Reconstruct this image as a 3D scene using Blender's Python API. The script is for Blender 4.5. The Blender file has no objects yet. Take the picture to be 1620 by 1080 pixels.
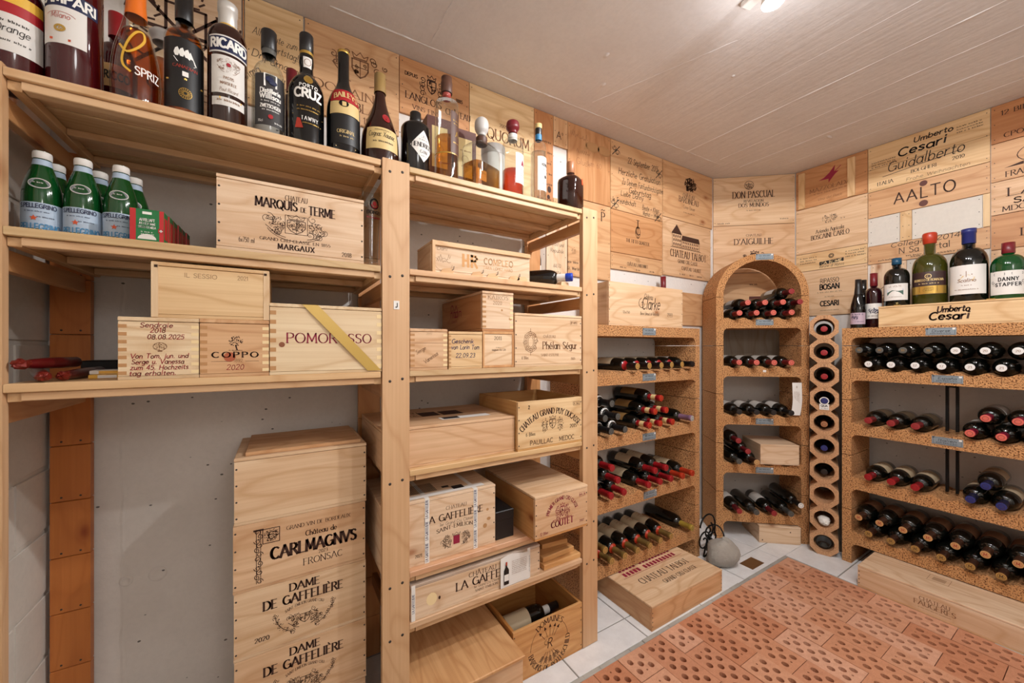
import bpy, math, random
from mathutils import Vector, Matrix
from mathutils.geometry import delaunay_2d_cdt
random.seed(7)
S = bpy.context.scene
C = S.collection
PI = math.pi
R = math.radians

# ------------------------------------------------------------------ camera
cam_d = bpy.data.cameras.new('camera')
cam = bpy.data.objects.new('camera', cam_d); C.objects.link(cam)
cam_d.sensor_width = 36.0
cam_d.lens = 601.0 / 1620.0 * 36.0
cam_d.shift_y = 8.0 / 1620.0
cam_d.clip_start = 0.02
cam.location = (0.0, 0.0, 1.23)
cam.rotation_euler = (R(90), 0, R(-31.3))
S.camera = cam

# ------------------------------------------------------------------ world, light, exposure
w = bpy.data.worlds.new('world'); S.world = w
w.use_nodes = True
w.node_tree.nodes['Background'].inputs[0].default_value = (1.0, 0.93, 0.86, 1)
w.node_tree.nodes['Background'].inputs[1].default_value = 0.05
S.view_settings.view_transform = 'Standard'
S.view_settings.look = 'None'
S.view_settings.gamma = 1.0
S.view_settings.use_curve_mapping = False
S.view_settings.exposure = 0.0
S.cycles.max_bounces = 8
S.cycles.transparent_max_bounces = 32
S.cycles.sample_clamp_indirect = 4.0


def lamp(name, loc, watts, rad=0.03, col=(1.0, 0.995, 1.0), spot=None):
    d = bpy.data.lights.new(name, 'SPOT' if spot else 'POINT')
    d.energy = watts; d.shadow_soft_size = rad; d.color = col
    if spot: d.spot_size = R(spot); d.spot_blend = .04
    o = bpy.data.objects.new(name, d); C.objects.link(o); o.location = loc
    return o


# ceiling track with three reflector bulbs over the brick floor; plus an added fill light behind the camera, no fixture there
HEADS = [((1.393, .628), 16.0), ((1.30, .22), 44.0), ((1.21, -.19), 20.0)]
for p_, w_ in HEADS:
    lamp('bulb_light', (p_[0], p_[1], 2.335), w_, .03, spot=178)
    lamp('bulb_glow', (p_[0], p_[1], 2.325), 1.4 if p_[1] > .5 else 8.0, .03)
lamp('fill_light', (.45, -1.35, 2.05), 18.0, .2)


# ------------------------------------------------------------------ object helpers


def tag(o, label=None, cat=None, group=None, kind=None):
    if label: o['label'] = label
    if cat: o['category'] = cat
    if group: o['group'] = group
    if kind: o['kind'] = kind
    return o


def empty(name, loc=(0, 0, 0), rz=0.0, label=None, cat=None, group=None):
    o = bpy.data.objects.new(name, None); C.objects.link(o)
    o.empty_display_size = .02
    o.location = loc; o.rotation_euler = (0, 0, rz)
    return tag(o, label, cat, group)


class MB:
    def __init__(s):
        s.v = []; s.f = []; s.sm = []

    def add(s, vs, fs, smooth=False):
        n = len(s.v); s.v += [tuple(p) for p in vs]
        for f in fs:
            s.f.append([i + n for i in f]); s.sm.append(smooth)
        return s

    def box(s, x0, x1, y0, y1, z0, z1):
        vs = [(x0, y0, z0), (x1, y0, z0), (x1, y1, z0), (x0, y1, z0), (x0, y0, z1), (x1, y0, z1), (x1, y1, z1), (x0, y1, z1)]
        return s.add(vs, [(0, 3, 2, 1), (4, 5, 6, 7), (0, 1, 5, 4), (1, 2, 6, 5), (2, 3, 7, 6), (3, 0, 4, 7)])

    def bbox(s, x0, x1, y0, y1, z0, z1, b=.0015):
        # box with chamfered edges
        vs = []
        for z, i in ((z0, b), (z0 + b, 0), (z1 - b, 0), (z1, b)):
            j = b
            if i: vs += [(x0 + i, y0 + i, z), (x1 - i, y0 + i, z), (x1 - i, y1 - i, z), (x0 + i, y1 - i, z)]
            else: vs += [(x0 + 0, y0 + 0, z), (x1, y0, z), (x1, y1, z), (x0, y1, z)]
        fs = [(0, 3, 2, 1), (12, 13, 14, 15)]
        for r in range(3):
            for k in range(4):
                a = r * 4 + k; c = r * 4 + (k + 1) % 4
                fs.append((a, c, c + 4, a + 4))
        return s.add(vs, fs)

    def lathe(s, prof, seg=24, M=None, smooth=True):
        n = len(s.v); vs = []
        for (r, z) in prof:
            for k in range(seg):
                a = 2 * PI * k / seg
                vs.append((r * math.cos(a), r * math.sin(a), z))
        if M is not None: vs = [tuple(M @ Vector(p)) for p in vs]
        fs = []
        for i in range(len(prof) - 1):
            for k in range(seg):
                a = i * seg + k; b = i * seg + (k + 1) % seg
                fs.append((a, b, b + seg, a + seg))
        return s.add(vs, fs, smooth)

    def prism(s, poly, y0, y1):
        # polygon in x,z (counter-clockwise seen from -y), extruded along y
        n = len(poly)
        vs = [(x, y0, z) for x, z in poly] + [(x, y1, z) for x, z in poly]
        fs = [tuple(range(n)), tuple(range(2 * n - 1, n - 1, -1))]
        for i in range(n):
            j = (i + 1) % n
            fs.append((j, i, i + n, j + n))
        return s.add(vs, fs)

    def tube(s, pts, r, seg=8):
        pts = [Vector(p) for p in pts]
        vs = []; fs = []
        up = Vector((0.13, 0.21, 1)).normalized()
        for i, p in enumerate(pts):
            d = (pts[min(i + 1, len(pts) - 1)] - pts[max(i - 1, 0)]).normalized()
            a = d.cross(up)
            if a.length < 1e-4: a = d.cross(Vector((1, 0, 0)))
            a.normalize(); b = d.cross(a)
            rr = r(i / (len(pts) - 1)) if callable(r) else r
            for k in range(seg):
                t = 2 * PI * k / seg
                vs.append(tuple(p + a * (rr * math.cos(t)) + b * (rr * math.sin(t))))
        for i in range(len(pts) - 1):
            for k in range(seg):
                a0 = i * seg + k; b0 = i * seg + (k + 1) % seg
                fs.append((a0, b0, b0 + seg, a0 + seg))
        fs.append(tuple(range(seg))[::-1]); fs.append(tuple(range((len(pts) - 1) * seg, len(pts) * seg)))
        return s.add(vs, fs, True)

    def mesh(s, name, m):
        me = bpy.data.meshes.new(name)
        me.from_pydata(s.v, [], s.f)
        if any(s.sm): me.polygons.foreach_set('use_smooth', s.sm)
        me.materials.append(m)
        me.update()
        return me

    def build(s, name, m, parent=None, loc=None, col=None, kind=None, rz=None):
        return link(name, s.mesh(name, m), parent, loc, col, kind, rz)


def link(name, me, parent=None, loc=None, col=None, kind=None, rz=None):
    o = bpy.data.objects.new(name, me); C.objects.link(o)
    if parent is not None: o.parent = parent
    if loc is not None: o.location = loc
    if rz is not None: o.rotation_euler = (0, 0, rz)
    if col is not None: o.color = (*col, 1)
    if kind: o['kind'] = kind
    return o


def copy_tree(o, parent=None):
    c = o.copy(); C.objects.link(c); c.parent = parent
    for ch in list(o.children): copy_tree(ch, c)
    return c


# ------------------------------------------------------------------ materials


def mat(name):
    m = bpy.data.materials.new(name); m.use_nodes = True
    nt = m.node_tree
    b = nt.nodes['Principled BSDF']
    return m, nt, b, nt.nodes.new, nt.links.new


def srgb(r, g, b):
    f = lambda c: (c / 255 / 12.92) if c / 255 <= .04045 else ((c / 255 + .055) / 1.055) ** 2.4
    return (f(r), f(g), f(b))


def plain(name, col, rough=.5, metal=0.0, coat=0.0, emit=0.0, objcol=False):
    m, nt, b, N, L = mat(name)
    b.inputs['Base Color'].default_value = (*col, 1)
    b.inputs['Roughness'].default_value = rough
    b.inputs['Metallic'].default_value = metal
    b.inputs['Coat Weight'].default_value = coat
    if emit:
        b.inputs['Emission Color'].default_value = (*col, 1); b.inputs['Emission Strength'].default_value = emit
    if objcol:
        oi = N('ShaderNodeObjectInfo'); L(oi.outputs['Color'], b.inputs['Base Color'])
    return m


def ramp(nt, fac, stops):
    r = nt.nodes.new('ShaderNodeValToRGB')
    e = r.color_ramp.elements
    while len(e) > 1: e.remove(e[-1])
    e[0].position = stops[0][0]; e[0].color = (*stops[0][1], 1)
    for p, c in stops[1:]:
        x = e.new(p); x.color = (*c, 1)
    nt.links.new(fac, r.inputs[0])
    return r.outputs[0]


def mixc(nt, fac, a, b, mode='MIX'):
    m = nt.nodes.new('ShaderNodeMix'); m.data_type = 'RGBA'; m.blend_type = mode
    for i, v in ((0, fac), (6, a), (7, b)):
        if isinstance(v, (int, float)): m.inputs[i].default_value = v
        elif isinstance(v, tuple): m.inputs[i].default_value = (*v, 1)
        else: nt.links.new(v, m.inputs[i])
    return m.outputs[2]


def noise(nt, vec, scale, detail=3, rough=.55, dist=0.0):
    n = nt.nodes.new('ShaderNodeTexNoise')
    n.inputs['Scale'].default_value = scale; n.inputs['Detail'].default_value = detail
    n.inputs['Roughness'].default_value = rough; n.inputs['Distortion'].default_value = dist
    if vec is not None: nt.links.new(vec, n.inputs['Vector'])
    return n.outputs[0]


def bump(nt, b, h, dist, strength=1.0):
    n = nt.nodes.new('ShaderNodeBump'); n.inputs['Distance'].default_value = dist
    n.inputs['Strength'].default_value = strength
    nt.links.new(h, n.inputs['Height']); nt.links.new(n.outputs[0], b.inputs['Normal'])


def wood(name, axis, rough=.55, knots=True, contrast=1.0):
    """pine: grain along the given axis, base colour from the object's own colour"""
    m, nt, b, N, L = mat(name)
    tc = N('ShaderNodeTexCoord'); oi = N('ShaderNodeObjectInfo')
    mul = N('ShaderNodeVectorMath'); mul.operation = 'MULTIPLY_ADD'
    cmb = N('ShaderNodeCombineXYZ')
    for i in range(3): L(oi.outputs['Random'], cmb.inputs[i])
    mul.inputs[1].default_value = (7.3, 11.1, 5.7)
    L(cmb.outputs[0], mul.inputs[0]); L(tc.outputs['Object'], mul.inputs[2])
    P0 = mul.outputs[0]

    def mp(g, c):
        q = N('ShaderNodeMapping'); sc = [c, c, c]; sc[axis] = g
        q.inputs['Scale'].default_value = sc; L(P0, q.inputs['Vector']); return q.outputs[0]
    fine = noise(nt, mp(1.2, 95), 1.0, 3, .6, .3)
    broad = noise(nt, mp(.9, 9), 1.0, 3, .5, 1.2)
    warp = noise(nt, mp(1.3, 5.0), 1.0, 2, .5, .2)
    # growth rings: bands of the warped field
    k = N('ShaderNodeMath'); k.operation = 'MULTIPLY'; k.inputs[1].default_value = 22.0; L(warp, k.inputs[0])
    fr = N('ShaderNodeMath'); fr.operation = 'PINGPONG'; fr.inputs[1].default_value = 1.0; L(k.outputs[0], fr.inputs[0])
    rings = ramp(nt, fr.outputs[0], [(0, (0, 0, 0)), (.62, (.1, .1, .1)), (1, (1, 1, 1))])
    base = oi.outputs['Color']
    dark = mixc(nt, 1.0, base, (.66, .50, .36), 'MULTIPLY')
    c1 = mixc(nt, ramp(nt, broad, [(.3, (0, 0, 0)), (.72, (.55 * contrast,) * 3)]), base, dark)
    sc = N('ShaderNodeMath'); sc.operation = 'MULTIPLY'; sc.inputs[1].default_value = .58 * contrast
    L(rings, sc.inputs[0])
    c2 = mixc(nt, sc.outputs[0], c1, dark)
    c3 = mixc(nt, ramp(nt, fine, [(.35, (.36 * contrast,) * 3), (.6, (0, 0, 0))]), c2, dark)
    if knots:
        v = N('ShaderNodeTexVoronoi'); v.inputs['Scale'].default_value = 1.0
        L(mp(4.2, 8.5), v.inputs['Vector'])
        sel = ramp(nt, v.outputs['Color'], [(.68, (0, 0, 0)), (.7, (1, 1, 1))])
        kn = ramp(nt, v.outputs['Distance'], [(.045, (1, 1, 1)), (.11, (.35, .35, .35)), (.2, (0, 0, 0))])
        kf = mixc(nt, 1.0, sel, kn, 'MULTIPLY')
        c3 = mixc(nt, kf, c3, mixc(nt, 1.0, base, (.42, .22, .12), 'MULTIPLY'))
    L(c3, b.inputs['Base Color'])
    b.inputs['Roughness'].default_value = rough
    bump(nt, b, fine, .0006, .5)
    return m


WX, WY, WZ = wood('pine_grain_x', 0), wood('pine_grain_y', 1), wood('pine_grain_z', 2)
PX = wood('shelf_pine_x', 0, .45, True, .8); PY = wood('shelf_pine_y', 1, .45, True, .8); PZ = wood('shelf_pine_z', 2, .45, True, .6)
# wood tints (linear)
PALE = srgb(236, 206, 170); CREAM = srgb(238, 212, 182); PINK = srgb(230, 194, 156); TAN = srgb(222, 180, 136)
ORANGE = srgb(208, 156, 108); BLEACH = srgb(240, 218, 182); YEL = srgb(236, 205, 158); DEEP = srgb(202, 144, 94)
GREYW = srgb(214, 178, 140)


def porous(name, c, c2, pit):
    m, nt, b, N, L = mat(name)
    tc = N('ShaderNodeTexCoord'); V = tc.outputs['Object']
    n1 = noise(nt, V, 240, 3, .7)
    n2 = noise(nt, V, 12, 2, .5)
    v = N('ShaderNodeTexVoronoi'); v.inputs['Scale'].default_value = 175; L(V, v.inputs['Vector'])
    a = mixc(nt, n2, c, c2)
    a = mixc(nt, ramp(nt, n1, [(.35, (.55, .55, .55)), (.55, (0, 0, 0))]), a, pit)
    pits = ramp(nt, v.outputs['Distance'], [(.1, (0, 0, 0)), (.5, (1, 1, 1))])
    sel = ramp(nt, noise(nt, V, 170, 2, .6), [(.53, (0, 0, 0)), (.60, (.95, .95, .95))])
    a = mixc(nt, sel, a, pit)
    L(a, b.inputs['Base Color']); b.inputs['Roughness'].default_value = .92
    h = mixc(nt, sel, mixc(nt, .5, n1, pits), (0, 0, 0))
    bump(nt, b, h, .004, .8)
    return m


M_PUM = porous('fired_pumice', srgb(228, 174, 118), srgb(214, 152, 94), srgb(104, 56, 24))
M_CLAY = porous('smooth_clay', srgb(216, 170, 128), srgb(208, 158, 116), srgb(190, 138, 96))


def concrete(name, c, c2, pits=True, bs=.0015, stain=0):
    m, nt, b, N, L = mat(name)
    tc = N('ShaderNodeTexCoord'); V = tc.outputs['Object']
    n = noise(nt, V, 2.3, 4, .6)
    n2 = noise(nt, V, 60, 3, .6)
    a = mixc(nt, ramp(nt, n, [(.35, (0, 0, 0)), (.7, (1, 1, 1))]), c, c2)
    a = mixc(nt, ramp(nt, n2, [(.3, (.12, .12, .12)), (.6, (0, 0, 0))]), a, tuple(x * .6 for x in c))
    h = n2
    if pits:
        mp = N('ShaderNodeMapping'); mp.inputs['Scale'].default_value = (1, 1, 1.5); L(V, mp.inputs['Vector'])
        v = N('ShaderNodeTexVoronoi'); v.inputs['Scale'].default_value = 21; L(mp.outputs[0], v.inputs['Vector'])
        sel = ramp(nt, v.outputs['Color'], [(.30, (0, 0, 0)), (.32, (1, 1, 1))])
        d = N('ShaderNodeMath'); d.operation = 'ADD'; L(v.outputs['Distance'], d.inputs[0])
        q = N('ShaderNodeMath'); q.operation = 'MULTIPLY'; q.inputs[1].default_value = .09
        L(noise(nt, V, 70, 2), q.inputs[0]); L(q.outputs[0], d.inputs[1])
        hole = ramp(nt, d.outputs[0], [(.118, (1, 1, 1)), (.145, (0, 0, 0))])
        pf = mixc(nt, 1.0, sel, hole, 'MULTIPLY')
        a = mixc(nt, pf, a, tuple(x * .18 for x in c))
        h = mixc(nt, pf, n2, (0, 0, 0))
    L(a, b.inputs['Base Color']); b.inputs['Roughness'].default_value = .85
    bump(nt, b, h, bs, .5)
    return m


M_CONC = concrete('raw_concrete', srgb(230, 224, 218), srgb(216, 209, 202))
M_WHITE = concrete('white_masonry_paint', srgb(226, 220, 210), srgb(214, 206, 196), False, .003)
M_CEIL = concrete('painted_board_concrete', srgb(232, 230, 230), srgb(222, 219, 219), False, .002)


def ceil_boards(m):
    nt = m.node_tree; b = nt.nodes['Principled BSDF']
    tc = nt.nodes.new('ShaderNodeTexCoord')
    mp = nt.nodes.new('ShaderNodeMapping'); mp.inputs['Scale'].default_value = (26, 1.1, 1)
    nt.links.new(tc.outputs['Object'], mp.inputs['Vector'])
    h = noise(nt, mp.outputs[0], 1.0, 5, .6, .3)
    n2 = noise(nt, tc.outputs['Object'], 30, 3, .5)
    bump(nt, b, mixc(nt, .35, h, n2), .010, .38)


ceil_boards(M_CEIL)


def tile_mat():
    m, nt, b, N, L = mat('glazed_floor_tile')
    tc = N('ShaderNodeTexCoord'); oi = N('ShaderNodeObjectInfo')
    n = noise(nt, tc.outputs['Object'], 14, 5, .65)
    a = mixc(nt, ramp(nt, n, [(.3, (0, 0, 0)), (.75, (1, 1, 1))]), srgb(240, 240, 240), srgb(222, 221, 221))
    L(a, b.inputs['Base Color']); b.inputs['Roughness'].default_value = .28
    return m


M_TILE = tile_mat()
M_GROUT = concrete('grout', srgb(150, 146, 140), srgb(132, 126, 120), False, .001)
M_MORTAR = concrete('cement_mortar', srgb(182, 178, 170), srgb(150, 146, 138), False, .004)


def brick_mat():
    m, nt, b, N, L = mat('fired_clay_brick')
    tc = N('ShaderNodeTexCoord'); oi = N('ShaderNodeObjectInfo')
    n = noise(nt, tc.outputs['Object'], 40, 4, .65)
    n2 = noise(nt, tc.outputs['Object'], 300, 2, .6)
    base = oi.outputs['Color']
    a = mixc(nt, ramp(nt, n, [(.3, (0, 0, 0)), (.7, (.6, .6, .6))]), base, mixc(nt, 1.0, base, (.72, .62, .56), 'MULTIPLY'))
    a = mixc(nt, ramp(nt, n2, [(.3, (.3, .3, .3)), (.5, (0, 0, 0))]), a, mixc(nt, 1.0, base, (.45, .35, .3), 'MULTIPLY'))
    L(a, b.inputs['Base Color']); b.inputs['Roughness'].default_value = .85
    bump(nt, b, n2, .001, .5)
    return m


M_BRICK = brick_mat()
M_HOLE = plain('brick_hole_clay', srgb(112, 56, 34), .9)
M_INK = plain('brown_branding_ink', srgb(62, 34, 22), .7)
M_INKL = plain('faded_brown_ink', srgb(134, 92, 62), .75)
M_TANINK = plain('pale_tan_ink', srgb(208, 152, 92), .6)
M_BLACKINK = plain('black_pen_ink', srgb(30, 24, 24), .7)
M_BLUEINK = plain('blue_pen_ink', srgb(34, 34, 92), .6)
M_REDINK = plain('red_pen_ink', srgb(158, 28, 46), .6)
M_WINEINK = plain('wine_red_print', srgb(146, 24, 58), .6)
M_NAIL = plain('nail_steel', srgb(70, 64, 60), .5, .6)
M_END = plain('pale_end_grain', srgb(240, 214, 164), .7)
M_ENDD = plain('darker_end_grain', srgb(188, 140, 92), .7)
M_GAP = plain('dark_joint', srgb(60, 40, 26), .9)
M_BLACK = plain('black_card', srgb(14, 13, 14), .45)
M_IRON = plain('wrought_iron', srgb(18, 16, 15), .5, .6)
M_STONE = concrete('grey_stone', srgb(176, 170, 160), srgb(138, 134, 128), False, .012)
M_PAPER = plain('white_paper', srgb(236, 232, 226), .7)
M_CREAMP = plain('cream_paper', srgb(226, 212, 180), .7)
M_PLATE = plain('zinc_plate', srgb(146, 158, 166), .4, .3)
M_PLATED = plain('plate_relief', srgb(66, 72, 76), .5, .4)
M_WHITE_P = plain('white_print', srgb(240, 238, 232), .6)
M_GOLD = plain('gold_foil', srgb(196, 158, 76), .3, .6)
M_RIBBON = plain('gold_satin_ribbon', srgb(206, 172, 92), .35, .2)
M_BROWNTILE = concrete('brown_tile', srgb(112, 74, 32), srgb(92, 58, 26), False, .001)
M_CARD = plain('brown_card', srgb(92, 44, 32), .5)


def glossy(name, col, rough=.06, coat=0.3):
    return plain(name, col, rough, 0, coat)


M_DGLASS = glossy('dark_green_bottle_glass', srgb(12, 13, 10))
M_OGLASS = glossy('olive_bottle_glass', srgb(58, 58, 14))
M_GGLASS = glossy('green_bottle_glass', srgb(8, 66, 26), .08)
M_BGLASS = glossy('brown_bottle_glass', srgb(44, 16, 8))
M_VGLASS = glossy('dark_violet_glass', srgb(38, 10, 16))
M_BLKGLASS = glossy('black_bottle_glass', srgb(8, 8, 9), .05)


def clearg(name, tint, rough=.03, amt=1.0):
    m, nt, b, N, L = mat(name)
    out = nt.nodes['Material Output']
    tr = N('ShaderNodeBsdfTransparent'); tr.inputs[0].default_value = (*tint, 1)
    gl = N('ShaderNodeBsdfGlossy'); gl.inputs['Roughness'].default_value = rough
    lw = N('ShaderNodeLayerWeight'); lw.inputs['Blend'].default_value = .5
    pw = N('ShaderNodeMath'); pw.operation = 'POWER'; pw.inputs[1].default_value = 3.5; L(lw.outputs['Facing'], pw.inputs[0])
    fr = N('ShaderNodeMath'); fr.operation = 'MULTIPLY_ADD'; fr.inputs[1].default_value = .7; fr.inputs[2].default_value = .045; L(pw.outputs[0], fr.inputs[0])
    mx = N('ShaderNodeMixShader')
    ml = N('ShaderNodeMath'); ml.operation = 'MULTIPLY'; ml.inputs[1].default_value = amt
    L(fr.outputs[0], ml.inputs[0])
    L(ml.outputs[0], mx.inputs[0]); L(tr.outputs[0], mx.inputs[1]); L(gl.outputs[0], mx.inputs[2])
    L(mx.outputs[0], out.inputs['Surface'])
    return m


M_CLEAR = clearg('clear_glass', (.90, .92, .91))
M_FROST = plain('frosted_glass', srgb(196, 192, 188), .5)
M_LAMBER = clearg('amber_spirit', (.86, .56, .22))
M_LRED = clearg('red_spirit', (.80, .26, .16))
M_LORANGE = clearg('orange_aperitif', (.80, .36, .07))
M_LRUM = clearg('rum', (.80, .42, .10))
M_RGLASS = glossy('deep_red_liqueur', srgb(66, 8, 14))


def foil(name, c, rough=.4):
    return plain(name, srgb(*c), rough, .0, .2)


F = dict(black=foil('black_foil', (18, 16, 17)), red=foil('red_foil', (158, 22, 30)), orange=foil('orange_red_foil', (180, 52, 24)),
         cream=foil('cream_band', (226, 196, 138)), mauve=foil('mauve_foil', (136, 100, 128)), olive=foil('olive_gold_foil', (122, 96, 48)),
         gold=foil('gold_capsule', (176, 134, 70)), goldy=foil('yellow_gold_capsule', (168, 140, 54)), white=foil('white_foil', (232, 230, 226)),
         pink=foil('dusty_red_foil', (150, 44, 46)), dred=foil('dark_red_foil', (112, 20, 30)), blue=foil('blue_foil', (34, 44, 112)),
         navy=foil('navy_foil', (26, 28, 70)), grey=foil('grey_foil', (84, 84, 80)), copper=foil('copper_foil', (168, 112, 76)),
         salmon=foil('salmon_foil_end', (214, 104, 88)), tanend=foil('tan_foil_end', (206, 160, 104)), brown=foil('brown_foil', (84, 50, 32)),
         magenta=foil('magenta_foil', (160, 24, 62)), silver=foil('silver_foil', (176, 172, 166)), yellow=foil('yellow_cap', (226, 190, 40)))

# ------------------------------------------------------------------ stroke lettering (own glyphs, real flat print on the surfaces)


def arc(cx, cy, rx, ry, a0, a1, n=10):
    return [(cx + rx * math.cos(R(a0 + (a1 - a0) * i / n)), cy + ry * math.sin(R(a0 + (a1 - a0) * i / n))) for i in range(n + 1)]


G = {}


def glyph(ch, wd, *st):
    G[ch] = (wd, st)


glyph(' ', 4)
glyph('A', 7.6, [(0, 0), (3.8, 10), (7.6, 0)], [(1.4, 3.4), (6.2, 3.4)])
glyph('B', 6, [(.6, 0), (.6, 10), (3.3, 10), (4.9, 9.3), (5.3, 7.8), (4.9, 6.2), (3.5, 5.3), (.6, 5.3)], [(3.5, 5.3), (5.3, 4.6), (6, 2.8), (5.3, .8), (3.5, 0), (.6, 0)])
glyph('C', 7, arc(4, 5, 3.7, 5, 48, 312, 14))
glyph('D', 7.2, [(.6, 0), (.6, 10)], [(.6, 10), (3.2, 10)] + arc(3.2, 5, 3.9, 5, 80, -80, 10) + [(3.2, 0), (.6, 0)])
glyph('E', 5.8, [(.6, 0), (.6, 10)], [(.6, 10), (5.4, 10)], [(.6, 5.2), (4.6, 5.2)], [(.6, 0), (5.7, 0)])
glyph('F', 5.4, [(.6, 0), (.6, 10)], [(.6, 10), (5.4, 10)], [(.6, 5.2), (4.5, 5.2)])
glyph('G', 7.6, arc(4.1, 5, 3.8, 5, 50, 330, 14), [(7.4, 0.8), (7.4, 4.4), (4.8, 4.4)])
glyph('H', 7.2, [(.6, 0), (.6, 10)], [(6.6, 0), (6.6, 10)], [(.6, 5.2), (6.6, 5.2)])
glyph('I', 2, [(1, 0), (1, 10)])
glyph('J', 4.6, [(3.8, 10), (3.8, 2.4), (3, .4), (1.4, 0), (.2, 1)])
glyph('K', 6.6, [(.6, 0), (.6, 10)], [(6, 10), (.8, 4.6)], [(2.2, 6), (6.6, 0)])
glyph('L', 5.4, [(.6, 10), (.6, 0)], [(.6, 0), (5.4, 0)])
glyph('M', 8.6, [(.6, 0), (1, 10), (4.3, 1.6), (7.6, 10), (8, 0)])
glyph('N', 7.4, [(.6, 0), (.6, 10), (6.8, 0), (6.8, 10)])
glyph('O', 8.2, arc(4.1, 5, 3.8, 5, 90, 450, 18))
glyph('P', 5.8, [(.6, 0), (.6, 10), (3.3, 10), (5.1, 9.2), (5.6, 7.5), (5.1, 5.8), (3.3, 4.9), (.6, 4.9)])
glyph('Q', 8.2, arc(4.1, 5, 3.8, 5, 90, 450, 18), [(4.6, 2), (7.8, -1.4)])
glyph('R', 6.4, [(.6, 0), (.6, 10), (3.3, 10), (5, 9.2), (5.5, 7.6), (5, 6), (3.3, 5.1), (.6, 5.1)], [(3, 5.1), (6.4, 0)])
glyph('S', 5.6, [(5.1, 8.6), (4.2, 9.7), (2.8, 10), (1.2, 9.5), (.5, 8), (1, 6.4), (2.8, 5.3), (4.6, 4.2), (5.2, 2.5), (4.6, .8), (2.8, 0), (1.2, .3), (.3, 1.5)])
glyph('T', 6.6, [(3.3, 0), (3.3, 10)], [(0, 10), (6.6, 10)])
glyph('U', 7, [(.6, 10), (.6, 3), (1.4, .8), (3.5, 0), (5.6, .8), (6.4, 3), (6.4, 10)])
glyph('V', 7.2, [(0, 10), (3.6, 0), (7.2, 10)])
glyph('W', 10, [(0, 10), (2.6, 0), (5, 9), (7.4, 0), (10, 10)])
glyph('X', 6.8, [(.3, 10), (6.5, 0)], [(6.5, 10), (.3, 0)])
glyph('Y', 6.8, [(0, 10), (3.4, 5), (6.8, 10)], [(3.4, 5), (3.4, 0)])
glyph('Z', 6.2, [(.4, 10), (5.8, 10), (.3, 0), (6, 0)])
glyph('0', 5.8, arc(2.9, 5, 2.5, 5, 90, 450, 14))
glyph('1', 3.4, [(.4, 8.2), (2.2, 10), (2.2, 0)])
glyph('2', 5.6, [(.4, 7.8), (1.2, 9.6), (2.9, 10), (4.6, 9.3), (5, 7.6), (4.2, 5.6), (.4, 0), (5.4, 0)])
glyph('3', 5.4, [(.5, 9), (2.6, 10), (4.5, 9.2), (4.7, 7.2), (3.6, 5.7), (2, 5.3), (4, 4.9), (5, 3), (4.4, .8), (2.6, 0), (.4, 1)])
glyph('4', 5.8, [(4.2, 0), (4.2, 10), (.3, 3), (5.6, 3)])
glyph('5', 5.4, [(4.8, 10), (1.2, 10), (.9, 5.6), (2.8, 6.2), (4.7, 5.2), (5.1, 3), (4.2, .8), (2.4, 0), (.4, .9)])
glyph('6', 5.6, [(4.6, 9.4), (2.6, 8.8), (1, 6), (.5, 3)] + arc(2.8, 2.9, 2.3, 2.9, 180, 540, 12))
glyph('7', 5.4, [(.4, 10), (5.2, 10), (2, 0)])
glyph('8', 5.6, arc(2.8, 7.6, 2, 2.4, -90, 270, 12), arc(2.8, 2.6, 2.4, 2.6, 90, 450, 12))
glyph('9', 5.6, arc(2.8, 7.1, 2.3, 2.9, 0, 360, 12) + [(5.1, 5), (4.4, 2), (2.6, .4), (1, 0)])
glyph('.', 2.2, [(.8, 0), (1.2, .9)])
glyph(',', 2.2, [(1.2, 1), (.6, -1.4)])
glyph("'", 2, [(1, 10), (.8, 7.6)])
glyph('-', 4.4, [(.6, 4.4), (3.8, 4.4)])
glyph('!', 2.2, [(1.1, 10), (1.1, 2.8)], [(1, 0), (1.2, .9)])
glyph('+', 5, [(.4, 4), (4.6, 4)], [(2.5, 1.8), (2.5, 6.2)])
glyph('/', 4, [(.2, -1), (3.8, 10)])
glyph('&', 7, [(6.6, 0), (2, 7), (2, 9.2), (3.4, 10), (4.8, 9), (4.4, 7), (.8, 3.8), (.6, 1.6), (2.4, 0), (4.6, .8), (6.4, 4)])
glyph('a', 5.4, arc(2.7, 3, 2.4, 3, 20, 380, 12), [(5, 6), (5, .6), (5.4, 0)])
glyph('b', 5.4, [(.5, 10), (.5, 0)], arc(2.8, 3, 2.4, 3, 180, -180, 12))
glyph('c', 4.8, arc(2.8, 3, 2.4, 3, 45, 315, 10))
glyph('d', 5.6, arc(2.7, 3, 2.4, 3, 20, 380, 12), [(5.1, 10), (5.1, 0)])
glyph('e', 5.2, [(.5, 3.2), (5, 3.2)] + arc(2.7, 3, 2.3, 3, 5, 315, 12))
glyph('f', 3.8, [(3.6, 9.4), (2.6, 10), (1.6, 9), (1.6, 0)], [(.2, 6), (3.2, 6)])
glyph('g', 5.4, arc(2.7, 3, 2.4, 3, 20, 380, 12), [(5.1, 6), (5.1, -1.6), (4, -3.2), (2, -3.2), (.8, -2.2)])
glyph('h', 5.2, [(.5, 10), (.5, 0)], [(.5, 4), (1.6, 5.7), (3, 6), (4.4, 5), (4.6, 3.6), (4.6, 0)])
glyph('i', 1.9, [(1, 6), (1, 0)], [(.9, 8), (1.1, 8.9)])
glyph('j', 2.4, [(1.6, 6), (1.6, -2), (.4, -3.2)], [(1.5, 8), (1.7, 8.9)])
glyph('k', 4.9, [(.5, 10), (.5, 0)], [(4.4, 6), (.6, 2.6)], [(1.8, 3.6), (4.8, 0)])
glyph('l', 1.9, [(1, 10), (1, 0)])
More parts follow.
